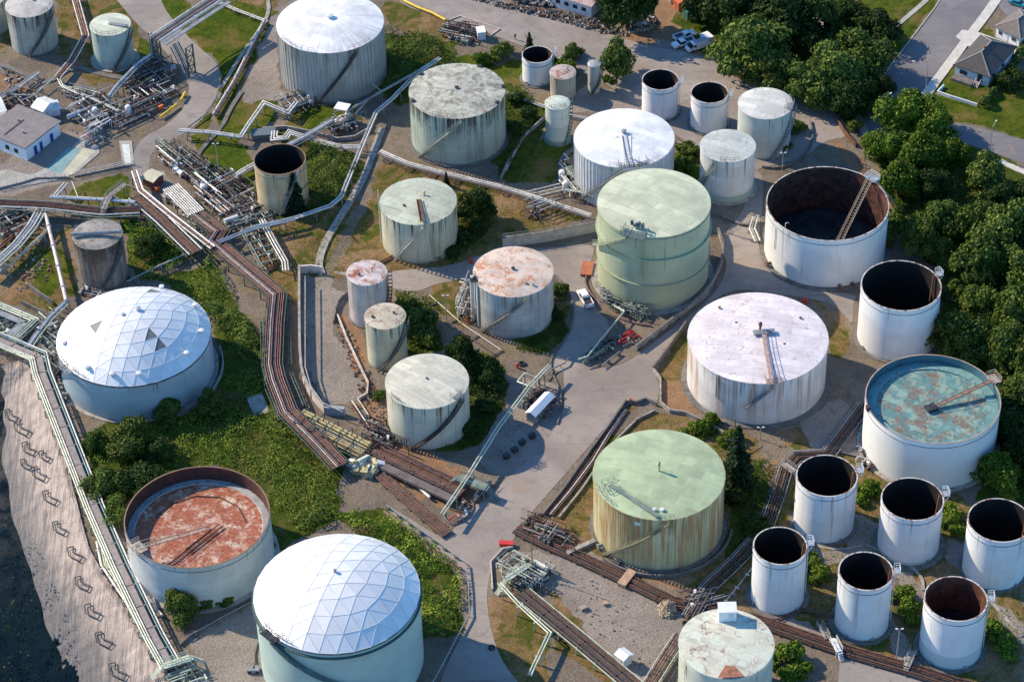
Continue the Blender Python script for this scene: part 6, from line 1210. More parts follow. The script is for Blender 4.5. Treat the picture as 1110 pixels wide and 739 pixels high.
for i,(x,y,l) in enumerate([(577,474,'nearest the white-roofed shed'),(566,481,'second from the white-roofed shed'),(558,489,'second from the lower left'),(549,496,'farthest from the white-roofed shed')]):
    t=boxy('dark weathered block in the shaded lane, '+l,x,y,(1.2,.9,.7),DARK,40,'barrier_block','block',group='blocks in a row along the lane')
def prop_ring(label,px,py,R=.5,r=.18):
    t=E('tyre',G(px,py),label,'tyre');mb=MB();mb.tube([(R*math.cos(a),R*math.sin(a),r) for a in [k*math.pi/9 for k in range(18)]],r,8,closed=True);mb.build('tread',TYRE,t)
prop_ring('old tyre on the gravel right of the tan rock heap',743,676);prop_ring('old tyre beside the red hydrant left of the kerb wall',566,395,.6,.22);prop_ring('old tyre in the dry grass at the bottom edge',533,702);prop_ring('tyre-like ring by the gravel patch below the process skid',610,690)
def hydrant(label,px,py):
    t=E('hydrant',G(px,py),label,'hydrant');mb=MB();mb.cyl((0,0,0),.22,1.1,10);mb.lathe([(.22,1.1),(.28,1.15),(.02,1.4)],10);mb.build('barrel',RED,t)
    for s in(-1,1): mb=MB();mb.tube([(0,0,.8),(s*.5,0,.8)],.12,8);mb.build('outlet',RED,t)
hydrant('red hydrant on the brown yard below the orange-mottled tank',561,399);hydrant('red hydrant by the pit left of the upper guard rail',672,374);hydrant('red hydrant standing at the corner of the dark trench wall',683,437)
# canopy
c=G(371,115.5,4.2);t=E('canopy',Vector((c.x,c.y,0)),'small square white canopy on posts beside the big cone-roof tank','canopy');mb=MB();mb.box((0,0,4.2),(3.2,2.8,.12),R_(-20));mb.build('roof',CARW,t)
for sx in(-1,1):
    for sy in(-1,1): q=Matrix.Rotation(R_(-20),3,'Z')@Vector((sx*1.3,sy*1.1,0));mb=MB();mb.beam(q,q+Vector((0,0,4.15)),.12);mb.build('post',GREYP,t)
t=E('drum_vessel',G(372,135),'squat pinkish vessel under the small white canopy','vessel');mb=MB();mb.cyl((0,0,0),1.3,1.8,20);mb.lathe([(1.3,1.8),(.8,2.15),(.02,2.25)],20);mb.build('body',CONCW,t);mb=MB();mb.lathe([(1.3,1.2),(1.55,1.2),(1.55,1.35),(1.3,1.35)],20,sm=False);mb.build('hoop',RUST,t)
# green footbridge / stiles
def stile(label,p0,p1,z,w,m,name='footbridge',cat='footbridge',group=None):
    a=G(*p0,z);b=G(*p1,z);o=Vector((a.x,a.y,0));a-=o;b-=o;t=E(name,o,label,cat,group);mb=MB();mb.beam(a,b,w,.12);mb.build('deck',m,t);d=(b-a).normalized();n=Vector((-d.y,d.x,0))
    for s in(-1,1):
        mb=MB()
        for dz in(.55,1.1): mb.beam(a+n*s*w/2+Vector((0,0,dz)),b+n*s*w/2+Vector((0,0,dz)),.08)
        k=max(2,int((b-a).length/1.4))
        for i in range(k+1): q=a.lerp(b,i/k)+n*s*w/2;mb.beam(q,q+Vector((0,0,1.1)),.08)
        mb.build('handrail',m,t)
    for q in(a,b):
        for s in(-1,1): e=q+n*s*w/2;mb=MB();mb.beam(Vector((e.x,e.y,-.2)),e,.14);mb.build('leg',m,t)
    for q,sg in((a,-1),(b,1)):
        if z>.8:
            mb=MB()
            for i in range(int(z/.28)): mb.box(q+d*sg*(.3+i*.27)-Vector((0,0,.15+i*.27)),(.3,w*.8,.06),math.atan2(d.y,d.x))
            mb.build('steps',m,t)
stile('green steel footbridge crossing the end of the dark brown bundle',(497,517),(527,528),2.6,2.0,GRNS)
stile('white stile over the brown bundle near the paved yard',(903,693),(910,706),1.3,1.2,WSTEEL)
stile('narrow kinked footbridge over the horizontal rack, upper part',(135,200),(119,212),3.9,1.2,mat('warm_grey_grating',(.25,.22,.21)))
stile('narrow kinked footbridge over the horizontal rack, lower part with pale steps',(119,212),(112,227),4.0,1.3,mat('warm_grey_grating',(.25,.22,.21)))
stile('pale green beam bridge over the bottom process skid',(549,627),(572,612),2.6,1.3,PALE)
stile('grey catwalk joining the big cone-roof tank to the ground pipes',(316,121),(325,110),1.6,1.1,GREYP)
stile('small crossing bridge on the trench line above the leftmost of the trio',(850,503),(861,511),1.4,1.4,CONC)
stile('small crossing bridge where the trench line meets the mint tank bundle',(752,668),(768,640),1.0,1.3,CONCD)
stile('small bridge between the curbs below the white lamp tank',(983,722),(990,706),.9,1.2,CONC)
stile('small bridge over the curb left of the lamp tank',(888,676),(897,692),.7,1.0,CONC)
stile('railed walkway from the bank rack to the green frame',(176,722),(206,712),2.4,1.5,PALE)
# ------------------------------------------------------------------ lamps, masts, person
def lamp(label,base,h,arm=0,adir=0,m=GALV,cat='street lamp'):
    t=E('street_lamp',G(*base),label,cat,None,R_(adir));mb=MB();mb.lathe([(.13,0),(.07,h)],8);mb.build('pole',m,t)
    mb=MB();mb.tube([(0,0,h-.4),(arm*.5,0,h+.1),(arm,0,h+.2)] if arm else [(-.5,0,h),(.5,0,h)],.05,6);mb.build('arm',m,t)
    for x in ((arm,) if arm else (-.5,.5)): mb=MB();mb.box((x,0,h+.2),(.6 if arm else .45,.24,.12));mb.build('lamp_head',WSTEEL,t)
lamp('slim pole with twin floodlights left of the orange-rusted open tank',(237.5,191),8.8)
lamp('white lamp post in front of the lower right white tanks',(971.5,716),8.2)
lamp('lamp post with small head between the two trees left of the widest open tank',(848,184),4.5)
lamp('street lamp with a long arm over the street beside the pavement',(1003,103),8,3.6,150)
lamp('street lamp at the bend of the street near the footpath',(953,139),8,3.0,40)
lamp('street lamp on the lower street above the wood',(1072,171),8.5,2.2,60)
lamp('thin lamp pole on the diagonal concrete strip in the centre',(484,347),6.5)
lamp('small lamp post by the bund below the wide turquoise-roofed tank',(824,476),3.0)
t=E('mast',G(577,621),'tall rusty mast rising from the bottom process skid','mast');mb=MB();mb.lathe([(.14,0),(.06,10.5)],8);mb.build('pole',mat('rusty_orange_mast',(.33,.14,.06),.7),t);mb=MB();mb.tube([(-.4,0,9.8),(.4,0,9.8)],.05,6);mb.build('crossbar',RUST,t)
t=E('hose_reel',G(275,727),'grey pump cart with a curved black hose on the dirt yard, bottom left','pump cart');mb=MB();mb.box((0,0,.5),(2.2,1.3,.7));mb.build('body',GREYP,t);mb=MB();mb.tube([(0,0,1),(.3,1.5,.3),(.1,4,.15),(.5,7,.12),(2,9.5,.12),(4.2,11.4,.12)],.14,7);mb.build('hose',DARK,t)
for s in(-1,1): mb=MB();mb.tube([(s*.7,-.75,.3),(s*.7,-.6,.3)],.3,12);mb.build('wheel',TYRE,t)
def person(px,py,label,rz,top,leg):
    o=bpy.data.meshes.new('body');V=[(0,0,.95),(0,0,1.2),(0,.01,1.42),(0,0,1.54),(0,-.01,1.66),(-.1,0,.9),(-.11,.03,.5),(-.12,0,.08),(-.12,-.16,.04),(.1,0,.9),(.13,-.06,.5),(.15,-.02,.08),(.15,-.18,.04),(-.19,0,1.4),(-.25,.02,1.13),(-.22,-.1,.9),(.19,0,1.4),(.26,0,1.13),(.22,-.12,.92)]
    Ed=[(0,1),(1,2),(2,3),(3,4),(0,5),(5,6),(6,7),(7,8),(0,9),(9,10),(10,11),(11,12),(2,13),(13,14),(14,15),(2,16),(16,17),(17,18)];o.from_pydata(V,Ed,[])
    b=bpy.data.objects.new('person',o);COL.objects.link(b);b.location=G(px,py);b.rotation_euler.z=rz;md=b.modifiers.new('s','SKIN');rr=[.15,.16,.14,.06,.105,.1,.07,.05,.05,.1,.07,.05,.05,.07,.05,.04,.07,.05,.04]
    for i,r in enumerate(rr): o.skin_vertices[0].data[i].radius=(r,r*.85)
    o.skin_vertices[0].data[0].use_root=True;b.modifiers.new('u','SUBSURF').levels=1;o.materials.append(top);tag(b,label,'person')
    mb=MB();mb.box((0,0,.1),(.01,.01,.01))
person(558.5,43,'person in dark clothes standing alone on the upper road',.4,mat('dark_clothes',(.03,.03,.035),.8,0,.1,3),None)
# ------------------------------------------------------------------ rubble and heaps (nobody could count the pieces)
def rubble(name,label,cat,poly,n,s,mats,hmax=.8,seed=0,kind='stuff'):
    W=GL(poly);rd=random.Random(seed);x0,x1=min(p.x for p in W),max(p.x for p in W);y0,y1=min(p.y for p in W),max(p.y for p in W);cx,cy=(x0+x1)/2,(y0+y1)/2;mb=MB();k=len(W)
    c=0
    while c<n:
        x,y=rd.uniform(x0,x1),rd.uniform(y0,y1);r=False
        for i in range(k):
            p,q=W[i],W[(i+1)%k]
            if (p.y>y)!=(q.y>y) and x<(q.x-p.x)*(y-p.y)/(q.y-p.y)+p.x:r=not r
        if not r: continue
        c+=1;d=min(1,math.hypot((x-cx)/(x1-x0+.01)*2,(y-cy)/(y1-y0+.01)*2));z=hmax*max(0,1-d)*rd.uniform(.3,1);a=s*rd.uniform(.4,1.5)
        T=Matrix.Rotation(rd.uniform(0,3),3,'X')@Matrix.Rotation(rd.uniform(0,3),3,'Y');mb.box((x,y,z+a*.2),(a,a*rd.uniform(.3,1),a*rd.uniform(.2,.7)),rd.uniform(0,6),rd.randrange(len(mats)),T)
    return tag(mb.build(name,mats),label,cat,kind=kind)
rubble('scrap_heap','heap of orange and white scrap at the roadside below the dark evergreen, top','scrap heap',[(676,24),(688,14),(706,14),(712,26),(700,36),(682,36)],520,.8,[WOODP,RUST,CONC,DARK,DARK,RUST,WOODP,WSTEEL,CONCD],1.8,1)
rubble('rubble_strip','strip of rubble and debris along the far side of the upper road','rubble',[(516,-6),(560,6),(600,12),(640,20),(680,36),(690,42),(650,36),(600,22),(556,12),(510,0)],700,.5,[CONCD,CONCD,CONC,DARK,RUST],.5,2)
rubble('stored_scrap','dark stored scrap behind the upper road at the top edge','scrap',[(540,-12),(600,-8),(600,8),(560,4)],260,1.1,[CONCD,DARK,CONCD,GREYP,DARK],1.0,3)
rubble('rock_heap','tan heap of broken rock on the gravel below the mint green tank','rock heap',[(713,657),(720,652),(731,654),(734,662),(727,670),(716,668)],360,.5,[mat('tan_rock',(.36,.29,.20),.9,0,.2,1,bmp=.05)],2.2,4)
rubble('stone_litter','scattered stones over the bank left of the dark streaked tank','stones',[(0,236),(50,250),(60,300),(20,320),(0,300)],260,.5,[CONCD,RUST,CONC],.1,5)
rubble('stone_litter','broken concrete along the foot of the rusted small tanks','stones',[(362,350),(380,360),(412,430),(440,456),(420,470),(392,430)],300,.4,[CONCD,CONC,RUST],.1,6)
rubble('timber_litter','yellow and white broken boards heaped at the lower end of the yellow rack','boards',[(378,500),(400,503),(412,508),(404,516),(384,512)],120,1.8,[YEL,WSTEEL,PALE,GREYP],.8,7)
rubble('stone_litter','scattered debris over the dry yard below the pale green cluster at the bottom','stones',[(560,600),(620,610),(700,660),(730,700),(690,730),(620,660)],90,.3,[CONCD,CONC,WOODP],.05,8)
rubble('stone_litter','brushwood and stones below the roadside tree near the red skip','stones',[(790,72),(812,78),(820,84),(806,88),(788,80)],160,.7,[WOODP,RUST,CONCW],.3,10)
rubble('stone_litter','loose stones in the plant yard by the low white building','stones',[(0,72),(36,90),(40,106),(60,120),(74,140),(90,148),(60,130),(10,104)],240,.5,[CONCD,CONC,RUST,WSTEEL],.1,11)
# ------------------------------------------------------------------ vegetation
def leafmat(name,a,b,c=None,tr=.12):
    m,nt,bs=newmat(name);v=N(nt,'SeparateColor',{0:N(nt,'VertexColor',layer_name='leaf').outputs[0]}).outputs
    oi=N(nt,'ObjectInfo').outputs['Random']
    col=MIX(nt,v[0],a,b);col=MIX(nt,RAMP(nt,v[1],.55,.95),col,c or SC(b,1.3))
    k=M_(nt,'ADD',M_(nt,'MULTIPLY',oi,.35),.82);col=MIX(nt,1.0,col,N(nt,'CombineColor',{0:k,1:k,2:k}).outputs[0],'MULTIPLY')
    nt.links.new(col,bs.inputs['Base Color']);bs.inputs['Roughness'].default_value=.55;bs.inputs['Specular IOR Level'].default_value=.08
    if 'Transmission Weight' in bs.inputs: pass
    tl=N(nt,'BsdfTranslucent',{'Color':col});mx=N(nt,'MixShader',{0:tr});nt.links.new(bs.outputs[0],mx.inputs[1]);nt.links.new(tl.outputs[0],mx.inputs[2]);nt.links.new(mx.outputs[0],nt.nodes['Material Output'].inputs[0]);return m
L_MID=leafmat('mid_green_foliage',(.038,.074,.012),(.100,.150,.026),(.165,.195,.048))
L_DARK=leafmat('dark_green_foliage',(.016,.036,.010),(.036,.066,.015),(.065,.095,.022))
L_BRT=leafmat('bright_green_foliage',(.045,.100,.008),(.110,.185,.018),(.180,.235,.035))
L_CON=leafmat('conifer_needles',(.010,.026,.012),(.022,.045,.018),(.040,.062,.022))
L_BR=leafmat('bramble_foliage',(.050,.105,.008),(.150,.235,.022),(.24,.28,.05))
L_DRY=leafmat('dry_weeds_foliage',(.12,.085,.03),(.20,.15,.06),(.26,.20,.09))
BARK=mat('grey_brown_bark',(.07,.055,.04),.9,0,.3,2)
def leaves_mesh(name,P,Nn,size,shade,m,rng,hueb=None):
    """P (n,3) leaf centres, Nn outward normals; each leaf a bent quad"""
    n=len(P);r=rng.normal(size=(n,3))*.5+Nn;r/=np.linalg.norm(r,axis=1)[:,None]
    q=rng.normal(size=(n,3));t=np.cross(r,q);t/=np.linalg.norm(t,axis=1)[:,None]+1e-9;b=np.cross(r,t)
    s=size*rng.uniform(.6,1.4,(n,1));V=np.stack([P-t*s,P-b*s*.62+r*s*.18,P+t*s,P+b*s*.62+r*s*.18],1).reshape(-1,3).astype(np.float32)
    me=bpy.data.meshes.new(name);me.vertices.add(4*n);me.vertices.foreach_set('co',V.ravel());me.loops.add(4*n);me.loops.foreach_set('vertex_index',np.arange(4*n,dtype=np.int32));me.polygons.add(n);me.polygons.foreach_set('loop_start',np.arange(0,4*n,4,dtype=np.int32));me.update(calc_edges=True)
    at=me.color_attributes.new('leaf','FLOAT_COLOR','POINT');c=np.ones((n,4),np.float32);c[:,0]=np.clip(shade+rng.uniform(-.3,.3,n),0,1);c[:,1]=rng.uniform(0,1,n);at.data.foreach_set('color',np.repeat(c,4,axis=0).ravel());me.materials.append(m);return me
def crown_points(rng,lobes,per,flat=.85):
    P=[];Nn=[];S=[]
    for (c,r) in lobes:
        d=rng.normal(size=(per,3));d/=np.linalg.norm(d,axis=1)[:,None];d[:,2]=np.where(d[:,2]<-.35,-d[:,2]*.5,d[:,2])
        rad=r*rng.uniform(.62,1.06,(per,1));w=1+.18*np.sin(d[:,:1]*9+c[0]*5)*np.cos(d[:,1:2]*8+c[1]*5)
        p=np.array(c)+d*rad*w*np.array([1,1,flat]);P.append(p);Nn.append(d);S.append(np.full(per,rng.uniform(.15,.85)))
    P=np.concatenate(P);Nn=np.concatenate(Nn);S=np.concatenate(S);k=P[:,2]>.02;return P[k],Nn[k],S[k]
def deciduous(seed,m,n=30,per=420,tall=1.0,leaf=.046):
    rng=np.random.RandomState(seed);L=[];ex=rng.uniform(.75,1.25);ph=rng.uniform(0,6.28)
    for i in range(n):
        a=rng.uniform(0,6.28);rr=rng.uniform(0,1)**.6*.72;z=rng.uniform(.25,1.0)*tall;lim=math.sqrt(max(.05,1-(z/tall-.45)**2/.36));rr*=lim
        rr*=1+.3*math.cos(2*(a-ph))*ex;L.append(((rr*math.cos(a),rr*math.sin(a),z*rng.uniform(.85,1.1)),rng.uniform(.15,.40)))
    L.append(((0,0,tall*.75),.45));P,Nn,S=crown_points(rng,L,per);return leaves_mesh('crown',P,Nn,leaf,S,m,rng)
def conifer(seed,m,leaf=.055):
    rng=np.random.RandomState(seed);P=[];Nn=[];S=[];z=.08
    while z<1.0:
        r=(1-z)**.85*.26+.012;nb=int(7+r*30)
        for b in range(nb):
            a=rng.uniform(0,6.28);rl=r*rng.uniform(.65,1.15);k=int(10+rl*120);u=rng.uniform(.1,1,k);sh=rng.uniform(.1,.8)
            p=np.stack([u*rl*math.cos(a),u*rl*math.sin(a),z-u*u*rl*.45+rng.normal(size=k)*.012],1);p[:,:2]+=rng.normal(size=(k,2))*rl*.10;P.append(p);Nn.append(np.tile([math.cos(a)*.5,math.sin(a)*.5,.9],(k,1)));S.append(np.full(k,sh))
        z+=.045
    P=np.concatenate(P);Nn=np.concatenate(Nn);S=np.concatenate(S);return leaves_mesh('crown',P,Nn,leaf*.42,S,m,rng)
def trunk_mesh(h,r,seed=0):
    mb=MB();rd=random.Random(seed);mb.tube([(0,0,-.05),(.01,0,h*.4),(rd.uniform(-.05,.05),rd.uniform(-.05,.05),h)],r,8)
    for i in range(5):
        a=rd.uniform(0,6.28);mb.tube([(0,0,h*(.45+.1*i)),(math.cos(a)*.3,math.sin(a)*.3,h*(.45+.1*i)+.25)],r*.45,6)
    me=bpy.data.meshes.new('trunk');me.from_pydata(mb.v,[],mb.f);me.materials.append(BARK);return me
CR={'mid':[deciduous(s,L_MID) for s in(1,2,3)],'dark':[deciduous(s,L_DARK) for s in(4,5)],'bright':[deciduous(s,L_BRT) for s in(6,7)],'tall':[deciduous(8,L_MID,34,400,1.7)],'con':[conifer(9,L_CON),conifer(10,L_CON)],'bushm':[deciduous(s,L_MID,14,260,.8,.075) for s in(11,12)],'bushb':[deciduous(s,L_BRT,14,260,.8,.075) for s in(13,)],'bushd':[deciduous(s,L_DARK,14,260,.8,.075) for s in(14,)]}
TRK=trunk_mesh(.75,.055);TRC=trunk_mesh(.9,.02,3)
_ti=0
def tree(kind,px,py,R,label,cat='tree',group=None,name=None,sz=1.0):
    """px,py where the stem meets the ground; R crown radius (height for conifers)"""
    global _ti;_ti+=1;con=kind=='con';t=E(name or ('conifer' if con else 'tree'),G(px,py),label,cat,group,random.uniform(0,6.28));me=CR[kind][_ti%len(CR[kind])]
    for nm,m in(('trunk',TRC if con else TRK),('crown',me)):
        o=bpy.data.objects.new(nm,m);COL.objects.link(o);o.parent=t;o.scale=(R,R,R*sz)
    return t
def bush(kind,px,py,R,label,group=None,sz=.9):
    global _ti;_ti+=1;R*=1.25;t=E('bush',G(px,py),label,'bush',group,random.uniform(0,6.28))
    for nm,m in(('stem',TRK),('foliage',CR[kind][_ti%len(CR[kind])])):
        o=bpy.data.objects.new(nm,m);COL.objects.link(o);o.parent=t;o.scale=(R,R,R*sz if nm=='foliage' else R*.4)
# crown centre in the photo -> stem on the ground
def tc(kind,cx,cy,R,label,**k):
    if 'group' not in k and kind!='con': R*=1.16
    z=R*(.62 if kind!='tall' else 1.0)*k.get('sz',1.0);p=G(cx,cy,z);o=tree(kind,0,0,R,label,**k);o.location=(p.x,p.y,0);return o
random.seed(21)
tc('mid',668,66,4.9,'round mid-green tree beside the thinnest tank below the upper road',sz=1.35)
tc('con',318,208,11,'pointed evergreen in front of the orange-rusted open tank',cat='evergreen').location=G(321,231)
tc('con',796,490,16,'tall dark spruce right of the mint green tank',cat='spruce').location=G(798,528)
tc('dark',518,222,4.2,'dark rounded tree right of the pale green roof tank',sz=1.3)
tc('con',484,196,4,'tiny conifer above the pale green roof tank').location=G(484,202)
tc('dark',500,385,4.2,'dark conical tree behind the beige-roofed tank',sz=1.5);tc('dark',527,404,3.6,'dark bushy tree right of the beige-roofed tank',sz=1.1)
tc('dark',166,265,3.8,'dark round tree between the dark streaked tank and the red-brown racks')
tc('mid',182,440,3.4,'bright round shrubby tree at the foot of the left dome tank');tc('mid',229,438,3.6,'grey-green tree right of the left dome tank')
for x,y,r,k in((140,478,5.8,'mid'),(116,520,5.0,'mid'),(150,520,5.6,'dark'),(128,555,4.2,'mid'),(100,478,3.4,'mid'),(172,490,4.0,'dark'),(176,520,3.2,'bright')):
    tc(k,x,y,r,'leafy tree in the clump between the left dome tank and the rusty floating roof tank',group='tree clump left of the rusty floating roof tank')
tc('mid',196,655,3.8,'mid-green tree at the foot of the rusty floating roof tank',sz=1.1)
tc('bright',1082,510,4.9,'bright green round tree at the lower left corner of the wood',sz=1.1)
tc('con',574,47,6,'small dark conifer behind the leftmost open white tank of the top row').location=G(574,58)
tc('mid',620,56,2.6,'light bushy sapling above the beige rust-roofed tank')
for i,(x,y,r,k) in enumerate([(815,48,10,'mid'),(862,18,10,'dark'),(800,8,8.5,'dark'),(846,78,7,'mid'),(768,2,6.5,'dark')]):
    tc(k,x,y,r,['big light green tree overhanging the parked vehicles','dark tree behind the big light green one near the footpath','dark tree above the containers','smaller tree at the lower edge of the big light green one','dark tree at the top edge left of the others'][i])
for i,(x,y,r,k) in enumerate([(905,78,8.8,'mid'),(880,92,7,'mid'),(938,58,7,'mid'),(950,28,5.5,'dark'),(925,104,6.0,'dark'),(918,14,5,'dark'),(952,92,4.0,'dark')]):
    tc(k,x,y,r,['large spreading tree between the footpath and the street','left lobe tree of the group above the dirt road','tree whose shade falls on the street','dark tree above the spreading tree near the dry lawn','dark tree at the corner of the street and the dirt road','dark evergreen near the end of the pale footpath','small dark tree at the street corner kerb'][i])
tc('dark',680,0,7,'dark evergreen tree behind the scrap heap at the top edge',sz=1.7);tc('dark',664,0,4,'dark tree right of the warehouse end at the top edge')
wood=[(985,120,6.5,'bright'),(1010,135,6,'bright'),(968,160,5.5,'bright'),(1000,165,6,'bright'),(1030,165,6,'bright'),(975,195,5,'bright'),(1008,200,6,'dark'),(1040,200,6.5,'bright'),(1070,190,5,'mid'),(1085,215,6,'dark'),(1015,235,5.5,'mid'),(1050,240,6.5,'mid'),(1090,250,7,'mid'),(980,270,4.8,'mid'),(1020,272,5.5,'mid'),(1060,285,6.5,'mid'),(1100,290,6.5,'mid'),(1030,310,5.5,'mid'),(1065,330,6.5,'mid'),(1105,335,6.5,'mid'),(1020,345,4.5,'mid'),(1045,365,5.5,'mid'),(1085,375,6.5,'mid'),(1115,385,6.5,'mid'),(1105,425,6,'mid'),(1128,330,7,'mid'),(1125,450,6,'dark'),(1095,462,4.5,'dark'),(1130,250,7,'dark'),(1110,210,5,'dark'),(996,255,4.5,'mid'),(1005,312,4.2,'mid'),(1118,490,4.6,'dark'),(1150,300,7,'mid'),(1150,390,7,'mid')]
random.seed(77)
for i,(x,y,r,k) in enumerate(wood):
    if i in (7,13,17,20,25): continue
    tc(k,x,y,r*random.uniform(.8,1.32),{'bright':'bright green leafy tree in the upper part of the wood at the right edge','mid':'mid-green leafy tree in the dense wood at the right edge','dark':'dark leafy tree standing in the wood at the right edge'}[k],group='trees of the wood at the right edge',sz=random.uniform(1.0,1.35))
for i,(k,x,y,r,l) in enumerate([('bushm',845,160,3,'bush between the off-white tank and the dirt road bend'),('bushm',862,142,2.6,'bush on the right of the off-white flat-topped tank'),('bushm',543,62,3.2,'left bush of the row below the upper road'),('bushb',525,68,2.6,'light bush left of the leftmost open white tank'),('bushb',615,78,2.8,'bright bush between the beige tank and the thinnest tank'),('bushd',598,70,2.2,'dark bush above the beige rust-roofed tank'),
  ('bushb',887,625,2.6,'green bush between the narrower white tank and its right neighbour'),('bushb',880,612,2.0,'small bush above the one between the lower white tanks'),('bushb',978,648,2.4,'bush left of the brown-lined white tank'),('bushb',985,665,2.6,'bush beside the curb left of the brown-lined white tank'),('bushb',940,538,2.8,'bush between the leftmost of the trio and its right neighbour'),('bushb',1030,565,2.8,'bush between the middle and the right-edge white tank'),('bushb',1040,580,2.2,'small bush under the one left of the right-edge tank'),('bushb',1080,690,2.8,'bush right of the brown-lined white tank'),('bushb',1090,705,2.4,'lowest bush at the right edge'),
  ('bushb',853,715,3.2,'green bush right of the peeling cream tank at the bottom'),('bushb',860,735,3.0,'green bush at the bottom edge right of the peeling tank'),('bushd',800,545,3.0,'dark bush under the tall spruce'),('bushd',815,575,3.4,'dark bush right of the mint green tank'),('bushb',792,478,2.2,'light bush beside the tall spruce'),('bushb',755,470,2.6,'bush behind the mint green tank on the right'),('bushb',770,462,2.2,'bush left of the tall spruce top'),
  ('bushm',411,432,1.8,'lone light bush left of the beige-roofed tank'),('bushm',455,350,3.4,'bush in the middle of the hedge right of the small cream tank'),('bushm',442,335,2.8,'bush right of the small rusted-roof tank'),('bushm',462,372,3.0,'bush above the beige-roofed tank'),('bushd',540,425,3.2,'dark bush below the two dark trees'),('bushd',530,448,3.0,'dark bush right of the beige-roofed tank'),('bushd',505,470,2.6,'low dark bush lower right of the beige-roofed tank'),
  ('bushd',500,262,2.6,'dark bush at the right foot of the pale green roof tank'),('bushd',515,252,2.6,'dark bush below the dark rounded tree'),('bushd',488,278,2.2,'low dark bush below the pale green roof tank'),('bushm',606,318,2.2,'bush inside the kerb wall of the orange-mottled tank'),('bushd',600,345,2.4,'low dark bush in the shade of the orange-mottled tank'),
  ('bushm',222,655,2.4,'left small bush in the shade of the rusty floating roof tank'),('bushm',245,650,2.0,'right small bush in the shade of the rusty floating roof tank'),('bushm',745,170,3.0,'bush between the blotched white tank and the rust-dotted tank'),('bushm',738,182,2.4,'low bush right of the blotched white tank'),('bushd',570,130,2.8,'dark bush left of the slim white tank'),('bushd',562,112,2.6,'dark bush right of the grey-green tank'),('bushd',556,145,2.4,'dark bush lower left of the slim white tank'),
  ('bushm',1000,75+430,2.0,'small bush between the turquoise-roofed tank and the middle white tank'),('bushm',925,140,2.2,'bush by the fence line at the end of the street'),('bushm',940,158,2.2,'second bush by the fence line at the end of the street'),('bushm',955,178,2.4,'third bush along the fence line beside the wood'),('bushm',970,245,3.0,'bush right of the widest open white tank'),('bushm',960,262,2.8,'bush between the widest open tank and the tall open one'),('bushm',370,492,1.4,'tiny bush under the yellow rack')]):
    p=G(x,y,r*.4);bush(k,x,y,r,l)
    o=[q for q in COL.objects if q.type=='EMPTY'][-1] if False else None
# hedge by the bungalow
rngh=np.random.RandomState(5)
def hedge(label,pts,w,h,m,name='hedge',cat='hedge',dens=30,size=.28,kind=None,amp=.25):
    W=GL(pts);P=[];Nn=[];S=[]
    for a,b in zip(W[:-1],W[1:]):
        d=b-a;L=d.length;d.normalize();n=np.array([-d.y,d.x,0]);k=int(L*(w+2*h)*dens)
        u=rngh.uniform(0,L,k);th=rngh.uniform(-1.57,1.57,k);lump=1+amp*np.sin(u*1.3)+amp*np.sin(u*.5+1)
        p=np.array([a.x,a.y,0])+np.outer(u,[d.x,d.y,0])+np.outer(np.sin(th)*w/2,n)*lump[:,None];p[:,2]=np.sqrt(np.cos(th))*h*lump*rngh.uniform(.8,1.05,k)
        P.append(p);Nn.append(np.outer(np.sin(th),n)+np.outer(np.cos(th),[0,0,1]));S.append(.5+.4*np.sin(u*2))
    me=leaves_mesh(name,np.concatenate(P),np.concatenate(Nn),size,np.concatenate(S),m,rngh);o=bpy.data.objects.new(name,me);COL.objects.link(o);tag(o,label,cat,kind=kind)
hedge('clipped dark hedge on the right side of the bungalow garden',[(1064,118),(1084,92),(1104,64),(1120,40)],1.4,1.8,L_MID)
hedge('low hedge along the lower street edge behind the wood',[(1085,100),(1096,92),(1125,86)],4.0,2.6,L_DARK)
# brambles: a mass of leaves over low mounds
def scrub(name,label,poly,m,dens,size,hmax,seed,scale=.22,thr=.32):
    dens*=1.8;size*=.72
    rng=np.random.RandomState(seed);W=GL(poly);xs=[p.x for p in W];ys=[p.y for p in W];A=(max(xs)-min(xs))*(max(ys)-min(ys));n=int(A*dens)
    x=rng.uniform(min(xs),max(xs),n);y=rng.uniform(min(ys),max(ys),n);jx=x+(fbm(x,y,.5,2)-.5)*3;jy=y+(fbm(x+50,y,.5,2)-.5)*3;k=inpoly(jx,jy,W)
    f=fbm(x+seed*7,y,scale,4);k&=f>thr
    for (tx,ty,tr) in TANKXY: k&=np.hypot(x-tx,y-ty)>tr+.8
    x,y,f=x[k],y[k],f[k];h=np.clip((f-thr)/(1-thr)*2.1,0,1)**.7*hmax;g=.4
    z=h*rng.uniform(.75,1.05,len(x))
    gx=(fbm(x+g+seed*7,y,scale,4)-f)*hmax*-6;gy=(fbm(x+seed*7,y+g,scale,4)-f)*hmax*-6
    me=leaves_mesh(name,np.stack([x,y,z],1),np.stack([gx,gy,np.ones(len(x))],1),size,np.clip((fbm(x,y,.6,3)-.25)*1.9,0,1),m,rng);o=bpy.data.objects.new(name,me);COL.objects.link(o);tag(o,label,'scrub',kind='stuff')
TANKXY=[(-40,522.6,12.4),(-10.7,495.2,10.7),(-49.6,474,5.7),(-19.2,458,8.2),(-29.6,433,4.2),(-25.6,419,4.2),(.66,432.3,8.3),(-17,399,8.2),(-87,449,5.3),(-76.7,417.6,18),(-59.8,362.6,14),(-32.5,335.7,15),(26.9,367.8,14.5),(49,409,15),(25.8,476.8,11),(7.8,517.7,3.5),(13.5,511,3),(11.7,493.5,2.8)]
